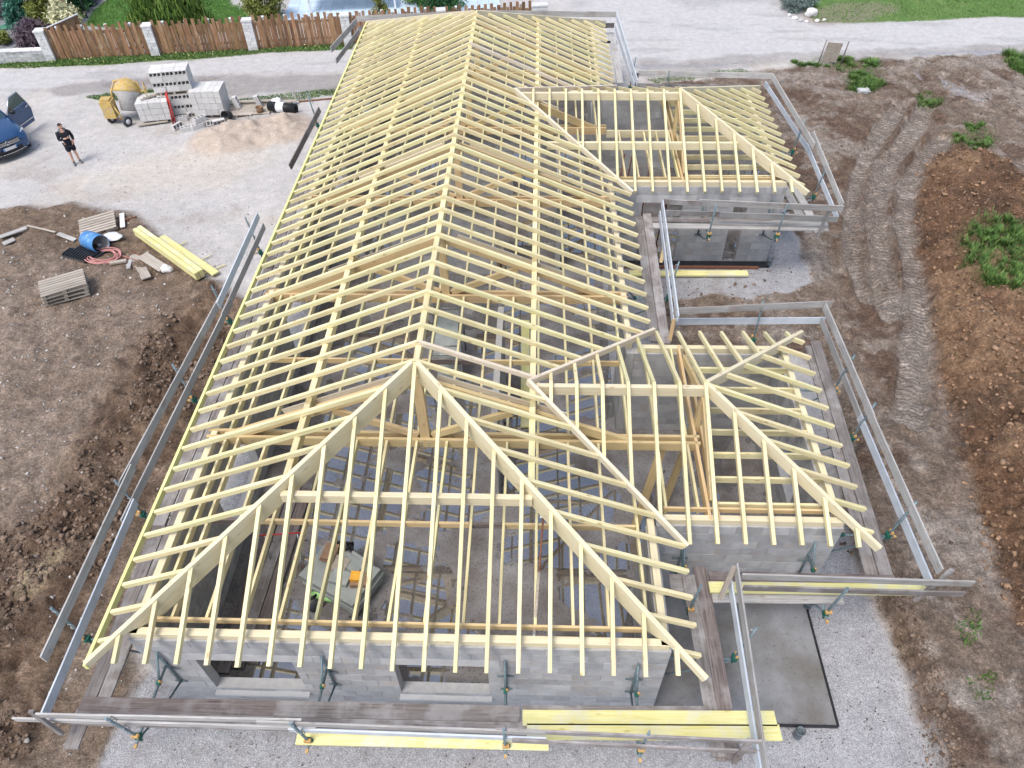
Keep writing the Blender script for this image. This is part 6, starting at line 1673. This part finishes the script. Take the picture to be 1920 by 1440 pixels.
# low stone wall to the left
lw0 = on_fence(-pw)
lw = thing('low_stone_wall', 'low grey and white stone block wall running left from the corner pier', 'wall', (lw0.x, lw0.y, 0), fang + R(180) - 0.02)
MB().box((4.0, 0, 0.25), (8.0, 0.3, 0.46)).build('wall_core', 'mortar', lw)
for r_ in range(4):
    u = 0.0 if r_ % 2 else -0.2
    while u < 8.0:
        l_ = rand_like(0.26, 0.5); v = u + l_
        if v > 0.05:
            uu = max(u, 0.0)
            o = bpy.data.objects.new('wall_stone', cuboid_mesh('wall_stone', (round(v - uu, 1) + 0.04, 0.34, 0.118), 'lowwall'))
            o.location = ((uu + v) / 2, rand_like(-0.012, 0.012), 0.065 + r_ * 0.126); link(o, lw)
        u = v + 0.012
ss_ = MB()
u = 0.0
while u < 8.0:
    o = bpy.data.objects.new('coping_stone', cuboid_mesh('coping_stone', (0.48, 0.38, 0.05), 'pier')); o.location = (u + 0.25, 0, 0.535); link(o, lw); u += 0.5
# return fence running away behind the corner pier
rf = thing('wooden_fence', 'pale topped side fence running back into the garden behind the corner pier', 'fence', (lw0.x + 0.5, lw0.y + 0.2, 0), R(68))
for k in range(12):
    o = bpy.data.objects.new('fence_board', cuboid_mesh('fence_board', (1.5, 0.14, 0.024), 'fence')); o.scale = (0.93, 1, 1)
    o.rotation_euler = Matrix(((0, 1, 0), (0, 0, 1), (1, 0, 0))).to_euler(); o.location = (0.1 + k * 0.15, 0, 0.72); link(o, rf)
MB().box((0.95, 0, 1.43), (1.9, 0.08, 0.04)).build('fence_cap', 'pier', rf)

def leaves(n_, size, pos, nrm_jit=1.0, stretch=1.0, droop=0.0):
    """n_ leaf quads at pos (n,3)"""
    d = rng.normal(size=(n_, 3)); d /= np.linalg.norm(d, axis=1)[:, None]
    if droop: d = d * (1 - droop) + np.array([0, 0, -1]) * droop; d /= np.linalg.norm(d, axis=1)[:, None]
    e = rng.normal(size=(n_, 3)); s_ = np.cross(d, e); s_ /= np.linalg.norm(s_, axis=1)[:, None]
    sz = size * rng.uniform(0.6, 1.4, (n_, 1))
    a = pos - s_ * sz * 0.5; b_ = pos + s_ * sz * 0.5
    c = pos + s_ * sz * 0.28 + d * sz * stretch * 1.6; e2 = pos - s_ * sz * 0.28 + d * sz * stretch * 1.6
    v = np.stack([a, b_, c, e2], 1).reshape(-1, 3)
    f = np.arange(n_ * 4).reshape(-1, 4)
    return v, f
def shrub(name, label, cat, base, r, h, m_, n_=5000, size=0.05, shape='round', stretch=1.0, droop=0.0, group=None, clumps=26, lean=(0, 0)):
    t_ = thing(name, label, cat, (base[0], base[1], 0), 0, group)
    cl = []
    for k in range(clumps):
        th = rng.uniform(0, 2 * np.pi); z_ = rng.uniform(0.08, 1.0)
        if shape == 'cone': rad = (1 - z_) * r * rng.uniform(0.6, 1.0) + 0.05
        elif shape == 'weep': rad = r * np.sqrt(max(1 - z_ ** 2, 0.03)) * rng.uniform(0.6, 1.0)
        else: rad = r * np.sqrt(max(1 - (2 * z_ - 1) ** 2, 0.02)) * rng.uniform(0.55, 1.0)
        cl.append((rad * np.cos(th) + lean[0] * z_, rad * np.sin(th) + lean[1] * z_, z_ * h * 0.94))
    cl = np.array(cl)
    idx = rng.integers(0, clumps, n_)
    off = rng.normal(size=(n_, 3)) * np.array([r * 0.2, r * 0.2, h * 0.085 if shape != 'cone' else h * 0.06])
    pos = cl[idx] + off
    pos[:, 2] = np.clip(pos[:, 2], 0.02, None)
    v, f = leaves(n_, size, pos, stretch=stretch, droop=droop)
    me = fast_mesh('foliage', v, f, m_)
    link(bpy.data.objects.new('foliage', me), t_)
    sm_ = MB()
    sm_.tube([(0, 0, 0), (lean[0] * 0.5, lean[1] * 0.5, h * 0.5), (lean[0] * 0.8, lean[1] * 0.8, h * 0.85)], [0.06, 0.045, 0.015], 6)
    for k in range(min(clumps, 14)):
        q = cl[k]; sm_.tube([(0, 0, q[2] * 0.3), tuple(q * 0.6), tuple(q)], [0.02, 0.014, 0.006], 5)
    sm_.build('branches', 'barkmat', t_)
    return t_
shrub('weeping_conifer', 'large weeping green conifer behind the second fence panel', 'conifer', (-16.687, 33.957, -0.000), 1.55, 2.5, 'conifer', 16000, 0.06, 'weep', 3.6, 0.72, clumps=60)
shrub('round_conifer', 'rounded yellow green conifer behind the third fence panel', 'conifer', (-12.108, 35.367, -0.000), 1.0, 1.9, 'oliveleaf', 8000, 0.05, 'round', 1.6, 0.1, clumps=36)
shrub('slender_cypress', 'slender olive green cypress leaning over the low stone wall', 'cypress', (-23.005, 34.142, 0.000), 0.75, 3.2, 'oliveleaf', 9000, 0.05, 'cone', 3.0, 0.4, clumps=40, lean=(-0.2, 0.2))
shrub('slender_cypress', 'darker cypress right of the slender olive one at the top left', 'cypress', (-22.918, 35.306, 0.000), 0.8, 2.6, 'conifer', 7000, 0.05, 'cone', 2.2, 0.2, clumps=34)
shrub('blue_conifer', 'blue green conifer at the top left beside the cypress', 'conifer', (-24.730, 34.877, 0.000), 0.8, 2.0, 'blueleaf', 6500, 0.05, 'cone', 1.5, 0.1, clumps=30)
shrub('purple_bush', 'bare purple brown bush behind the low stone wall', 'bush', (-22.632, 32.081, 0.000), 0.85, 1.2, 'purpleleaf', 7000, 0.035, 'round', 2.8, 0.0, clumps=34)
shrub('dark_bush', 'dark green bush at the top between cypress and lawn', 'bush', (-23.380, 37.153, 0.000), 1.2, 1.6, 'darkleaf', 7000, 0.06, 'round', 1.2, clumps=30)
shrub('dark_bush', 'dark green bush at the top edge right of the dark one by the cypress', 'bush', (-23.577, 39.293, 0.000), 1.4, 1.6, 'darkleaf', 6000, 0.07, 'round', 1.2, clumps=30)
shrub('cream_shrub', 'cream leaved shrub with red tips just behind the left end of the fence', 'shrub', (-21.476, 33.016, -0.000), 0.65, 1.75, 'creamleaf', 3600, 0.06, 'round', 1.3, clumps=30)
shrub('red_tips', 'red young leaves on top of the cream shrub', 'shrub', ((-21.657, 33.291, 0.000)[0] - 0.05, (-21.657, 33.291, 0.000)[1] + 0.35), 0.25, 1.95, 'redleaf', 160, 0.06, 'cone', 1.3, clumps=6)
shrub('olive_bush', 'low olive bush at the left edge behind the stone wall', 'bush', (-24.796, 32.358, 0.000), 0.5, 0.6, 'oliveleaf', 2500, 0.045, clumps=18)
shrub('purple_bush', 'dark purple bush cut by the top left corner', 'bush', (-26.968, 36.403, 0.000), 0.8, 0.9, 'purpleleaf', 4000, 0.045, clumps=20)
shrub('small_conifer', 'small dark conifer whose tip shows above the fence by the terrace', 'conifer', (-5.967, 35.170, 0.000), 0.4, 1.7, 'oliveleaf', 2500, 0.045, 'cone', 1.4, clumps=18)
shrub('hedge_bush', 'dark hedge bush at the top behind the middle of the far fence', 'bush', (-2.993, 37.425, 0.000), 1.3, 1.1, 'darkleaf', 6000, 0.06, clumps=30)
shrub('hedge_bush', 'green hedge bush at the top left of the darker hedge', 'bush', (-4.194, 37.756, 0.000), 0.8, 0.8, 'conifer', 4000, 0.055, clumps=20)
for k, (p_, r_, lb) in enumerate([((15.660, 36.621, 0.000), 0.55, 'left one of the round grey green bushes at the top'), ((16.336, 37.229, 0.000), 0.5, 'right one of the round grey green bushes at the top'), ((15.629, 37.706, 0.000), 0.5, 'rear one of the round grey green bushes at the top')]):
    shrub('round_bush', lb, 'bush', p_, r_, r_ * 1.35, 'greyleaf', 4500, 0.035, clumps=30, group='round grey green bushes')
tr2 = thing('round_mirror_post', 'thin dark post standing by the lawn edge at the top left', 'post', (-21.966, 35.899, 0.000))
MB().tube([(0, 0, 0), (0, 0, 1.5)], 0.04).build('post_tube', 'darkgrey', tr2)
tag(MB().box((0, 0, 0.35), (0.5, 0.4, 0.7)).box((0, 0, 0.72), (0.55, 0.45, 0.04)).build('garden_box', 'darkgrey', None, (-22.552, 37.786, 0.000)), 'dark blue garden box at the top edge beside the lawn', 'box')
tag(MB().lathe([(0, 0.0), (0.3, 0.0), (0.38, 0.06), (0.36, 0.06), (0.28, 0.03), (0, 0.03)], (0, 0, 0), None, 24).build('garden_dish', 'blueleaf', None, (-25.792, 34.594, 0.000)), 'small turquoise dish on the grey garden gravel at the left edge', 'dish')
# terrace and white slatted roof beyond the fence
tp = (-11.181, 35.066, 0.000); te = (-2.345, 36.639, 0.000)
terr = thing('terrace', 'pale blue tiled terrace behind the fence at the top', 'terrace', (tp[0], tp[1], 0), fang - 0.03)
LT, WT = 11.5, 5.0
MB().box((LT / 2, WT / 2, 0.03), (LT, WT, 0.1)).build('terrace_base', 'mortar', terr)
for i in range(19):
    for j in range(8):
        o = bpy.data.objects.new('terrace_tile', cuboid_mesh('terrace_tile', (0.592, 0.612, 0.03), 'terrace')); o.location = (0.3 + i * 0.605, 0.32 + j * 0.625, 0.095); link(o, terr)
pg_ = thing('white_slatted_roof', 'white flat slatted garden roof over the terrace at the top', 'garden roof', (tp[0] + 1.2, tp[1] + 1.15, 0), fang)
for k in range(16):
    o = bpy.data.objects.new('roof_slat', cuboid_mesh('roof_slat', (4.6, 0.13, 0.05), 'white')); o.location = (2.3, 0.1 + k * 0.155, 0.85); link(o, pg_)
for x_ in (0.05, 4.55):
    for y_ in (0.05, 2.4): MB().box((x_, y_, 0.42), (0.1, 0.1, 0.8)).build('post', 'white', pg_)
MB().box((2.3, -0.02, 0.82), (4.7, 0.06, 0.16)).build('front_beam', 'white', pg_)

# ------------------------------------------------------------------ grass
def scatter(poly, n_, jit=0.25, js=1.0):
    xs_ = [p[0] for p in poly]; ys_ = [p[1] for p in poly]
    out = []; tot = 0
    for _try in range(30):
        if tot >= n_: break
        x_ = rng.uniform(max(min(xs_), -40) - 0.3, min(max(xs_), 45) + 0.3, max(n_ * 3, 200)); y_ = rng.uniform(min(ys_) - 0.3, min(max(ys_), 46) + 0.3, max(n_ * 3, 200))
        ok = pdist(x_, y_, poly, jit, js, 3) > 0.0
        out.append(np.stack([x_[ok], y_[ok]], -1)); tot += ok.sum()
    return np.concatenate(out)[:n_]
def grass(name, label, parts_, m_):
    V, Fc, k0 = [], [], 0
    for poly, n_, h_, jit, js in parts_:
        if h_ > 0.09:                      # tufts: blades splaying out from many small centres
            ct = scatter(poly, max(n_ // 70, 3), min(jit, 0.15), js)
            if not len(ct): continue
            w8 = np.clip(0.1 + 2.4 * (fbm(ct[:, 0], ct[:, 1], 0.9, 3, 2) + 0.25), 0.02, 2.0)
            ci = rng.choice(len(ct), n_, p=w8 / w8.sum())
            off = rng.normal(size=(n_, 2)) * (0.05 + 0.09 * rng.random((len(ct), 1)))[ci]
            p_ = ct[ci] + off
        else:
            ct = None; p_ = scatter(poly, n_, jit, js)
        if not len(p_): continue
        # tufting
        n2 = len(p_)
        z_ = land(p_[:, 0], p_[:, 1])[0]
        th = rng.uniform(0, 2 * np.pi, n2)
        if ct is not None: th = np.arctan2(off[:, 1], off[:, 0]) + rng.normal(0, 0.5, n2) - np.pi / 2
        hh = h_ * rng.uniform(0.5, 1.35, n2) * (1 + 0.5 * fbm(p_[:, 0], p_[:, 1], 1.3, 2, 1)); w_ = rng.uniform(0.006, 0.013, n2) * (1.4 if h_ > 0.12 else 1.8)
        bx, by = np.cos(th), np.sin(th); ln = rng.uniform(0.1, 0.7, n2) * hh
        lx, ly = -np.sin(th + rng.normal(0, 0.5, n2)), np.cos(th)
        base = np.stack([p_[:, 0], p_[:, 1], z_ - 0.01], -1)
        a = base - np.stack([bx * w_, by * w_, 0 * w_], -1); b_ = base + np.stack([bx * w_, by * w_, 0 * w_], -1)
        m1 = base + np.stack([lx * ln * 0.35, ly * ln * 0.35, hh * 0.6], -1); tp_ = base + np.stack([lx * ln, ly * ln, hh * 0.95], -1)
        v = np.stack([a, b_, m1 + np.stack([bx * w_ * .7, by * w_ * .7, 0 * w_], -1), m1 - np.stack([bx * w_ * .7, by * w_ * .7, 0 * w_], -1), tp_], 1).reshape(-1, 3)
        i_ = np.arange(n2)[:, None] * 5 + k0
        Fc.append(np.concatenate([i_ + np.array([[0, 1, 2]]), i_ + np.array([[0, 2, 3]]), i_ + np.array([[3, 2, 4]])])); V.append(v); k0 += n2 * 5
    o = bpy.data.objects.new(name, fast_mesh(name, np.concatenate(V), np.concatenate(Fc), m_))
    return tag(link(o), label, 'grass', kind='stuff')
big = [(GRASS_R, 13000, 0.20, 0.7, 0.8)] + [(t_, n_, h_, 0.35, 1.0) for t_, n_, h_ in zip(TUFTS, (4200, 4500, 6000, 700, 2200, 1900, 2400, 1200), (0.11, 0.17, 0.26, 0.11, 0.11, 0.08, 0.07, 0.06))]
FR = [[(10.27, 1.08), (11.05, 1.52), (11.29, 1.10), (10.84, 0.49), (10.38, 0.58)], [(10.38, 2.10), (11.04, 2.29), (11.14, 1.73), (10.59, 1.40)], [(11.02, 0.69), (11.77, 0.81), (11.51, 0.22), (11.02, 0.21)]]
grass('wild_grass', 'bright green grass tufts growing on the muddy ground on the right', big + [(t_, 160, 0.08, 0.4, 1.0) for t_ in FR], 'grassblade')
grass('verge_grass', 'short green grass strip with tiny yellow flowers along the foot of the fence', [(VERGE, 16000, 0.09, 0.25, 0.7)], 'grassblade')
grass('lawn_grass', 'mown lawn grass behind the fence and in the top right corner', [(LAWN, 30000, 0.06, 0.05, 0.7), (LAWN_R, 45000, 0.07, 0.4, 0.7)], 'lawnblade')
# tiny yellow flowers
fp_ = scatter(VERGE, 260, 0.1, 0.7); fz_ = land(fp_[:, 0], fp_[:, 1])[0] + 0.11
v, f = leaves(260, 0.035, np.stack([fp_[:, 0], fp_[:, 1], fz_], -1))
tag(link(bpy.data.objects.new('yellow_flowers', fast_mesh('yellow_flowers', v, f, 'yellow'))), 'tiny yellow flowers in the verge along the fence', 'flowers', kind='stuff')

# ------------------------------------------------------------------ loose stones and clods
def rocks(name, label, cat, pts_, sizes, m_):
    bm = bmesh.new(); bmesh.ops.create_icosphere(bm, subdivisions=1, radius=1.0)
    bv_ = np.array([v.co[:] for v in bm.verts]); bf = np.array([[v.index for v in f_.verts] for f_ in bm.faces]); bm.free()
    n_ = len(pts_)
    sc = sizes[:, None] * rng.uniform(0.6, 1.2, (n_, 3)) * np.array([1.1, 1.0, 0.7])
    jit = rng.uniform(0.5, 1.3, (n_, len(bv_), 1))
    th = rng.uniform(0, 2 * np.pi, n_); c_, s_ = np.cos(th)[:, None], np.sin(th)[:, None]
    q = (bv_[None] * jit + rng.normal(0, 0.16, (n_, len(bv_), 3))) * sc[:, None, :]
    x_ = q[..., 0] * c_ - q[..., 1] * s_; y_ = q[..., 0] * s_ + q[..., 1] * c_
    z_ = land(pts_[:, 0], pts_[:, 1])[0]
    v = np.stack([x_ + pts_[:, :1], y_ + pts_[:, 1:2], q[..., 2] + (z_ + sizes * 0.12)[:, None]], -1).reshape(-1, 3)
    f = (bf[None] + (np.arange(n_) * len(bv_))[:, None, None]).reshape(-1, 3)
    o = bpy.data.objects.new(name, fast_mesh(name, v, f, m_))
    return tag(link(o), label, cat, kind='stuff')
def sz(n_, a, b_): return a + (b_ - a) * rng.random(n_) ** 7
p_ = np.concatenate([scatter(DIRT_L, 2600, 0.3), scatter(PEBBLY, 1800, 0.3)])
p_ = p_[(p_[:, 0] > -26) & ~((p_[:, 0] > -5.7) & (p_[:, 1] < 1.0)) & (p_[:, 0] < -4.9)]
rocks('chalk_stones', 'pale chalk stones scattered over the brown soil on the left', 'stones', p_, sz(len(p_), 0.01, 0.055), 'stone')
p_ = scatter(MOIST_L, 16000, 0.4); p_ = p_[~((p_[:, 0] > -5.8) & (p_[:, 1] < 1.2)) & (p_[:, 0] < -5.0) & (p_[:, 0] > -16)]
p_ = p_[fbm(p_[:, 0], p_[:, 1], 0.8, 3, 2) > -0.05]
rocks('soil_clods', 'dark clods of moist soil left of the house', 'soil clods', p_, sz(len(p_), 0.012, 0.085), 'clod')
p_ = scatter(SPOIL_R, 16000, 0.5); p_ = p_[(p_[:, 0] < 20)]
p_ = p_[pdist(p_[:, 0], p_[:, 1], GRASS_R) < 0.1]
rocks('spoil_clods', 'reddish brown clods on the spoil heap on the right', 'soil clods', p_, sz(len(p_), 0.012, 0.09), 'redclod')
p_ = scatter(DIRT_R, 16000, 0.3); p_ = p_[(p_[:, 0] < 24) & (fbm(p_[:, 0], p_[:, 1], 0.6, 3, 5) > 0.02)]
rocks('mud_clods', 'small clods and stones in the churned mud on the right', 'soil clods', p_, sz(len(p_), 0.012, 0.07), 'clod')
bk = scatter([(9.01, 4.40), (9.35, 3.93), (9.52, 2.97), (9.65, 1.37), (9.46, -0.20), (9.44, -0.90), (9.81, -0.89), (9.89, -0.19), (10.07, 1.38), (10.01, 3.10), (9.64, 4.13)], 2200, 0.1)
bd_ = pdist(bk[:, 0], bk[:, 1], DIRT_R); bk = bk[(bd_ > -0.25) & (bd_ < 0.5)]
rocks('bank_clods', 'crumbling brown clods along the dug bank above the chippings', 'soil clods', bk, sz(len(bk), 0.01, 0.075) * 0.8, 'clod')
yd = [(-18.34, 19.82), (-18.97, 23.65), (-15.40, 22.75), (-11.00, 21.48), (-7.20, 19.90), (-6.80, 16.71), (-7.11, 12.65), (-10.71, 16.03), (-14.91, 17.82)]
p_ = np.concatenate([scatter(yd, 1800, 0.3), scatter([(-17.77, 26.11), (-14.61, 24.13), (-10.75, 23.44), (-6.26, 25.61), (-6.56, 27.16), (-11.40, 25.60)], 1800, 0.3)])
rocks('yard_gravel', 'loose pale gravel stones on the yard', 'gravel', p_, sz(len(p_), 0.01, 0.04), 'stone')
fl_ = scatter([(-5.4, -2.2), (10.5, -2.2), (9.9, 0.3), (-5.2, 0.3)], 1500, 0.0)
fl2 = scatter([(8.0, 0.0), (10.2, 0.0), (9.8, 3.0), (8.1, 3.0)], 260, 0.0); fl3 = scatter([(4.7, 9.5), (11.5, 9.5), (11.5, 14.2), (4.7, 14.2)], 260, 0.0)
fl_ = np.concatenate([fl_, fl2, fl3]); fl_ = fl_[fbm(fl_[:, 0], fl_[:, 1], 1.5, 3, 2) > -0.15]
v, f = leaves(len(fl_), 0.03, np.stack([fl_[:, 0], fl_[:, 1], land(fl_[:, 0], fl_[:, 1])[0] + 0.012], -1), stretch=0.5)
v = v.reshape(-1, 4, 3); zc = land(fl_[:, 0], fl_[:, 1])[0][:, None] + 0.012; v[:, :, 2] = zc + (v[:, :, 2] - zc) * 0.15; v = v.reshape(-1, 3)
tag(link(bpy.data.objects.new('wood_debris', fast_mesh('wood_debris', v, f, 'barkmat'))), 'dark flecks of bark and leaf litter on the chippings', 'debris', kind='stuff')
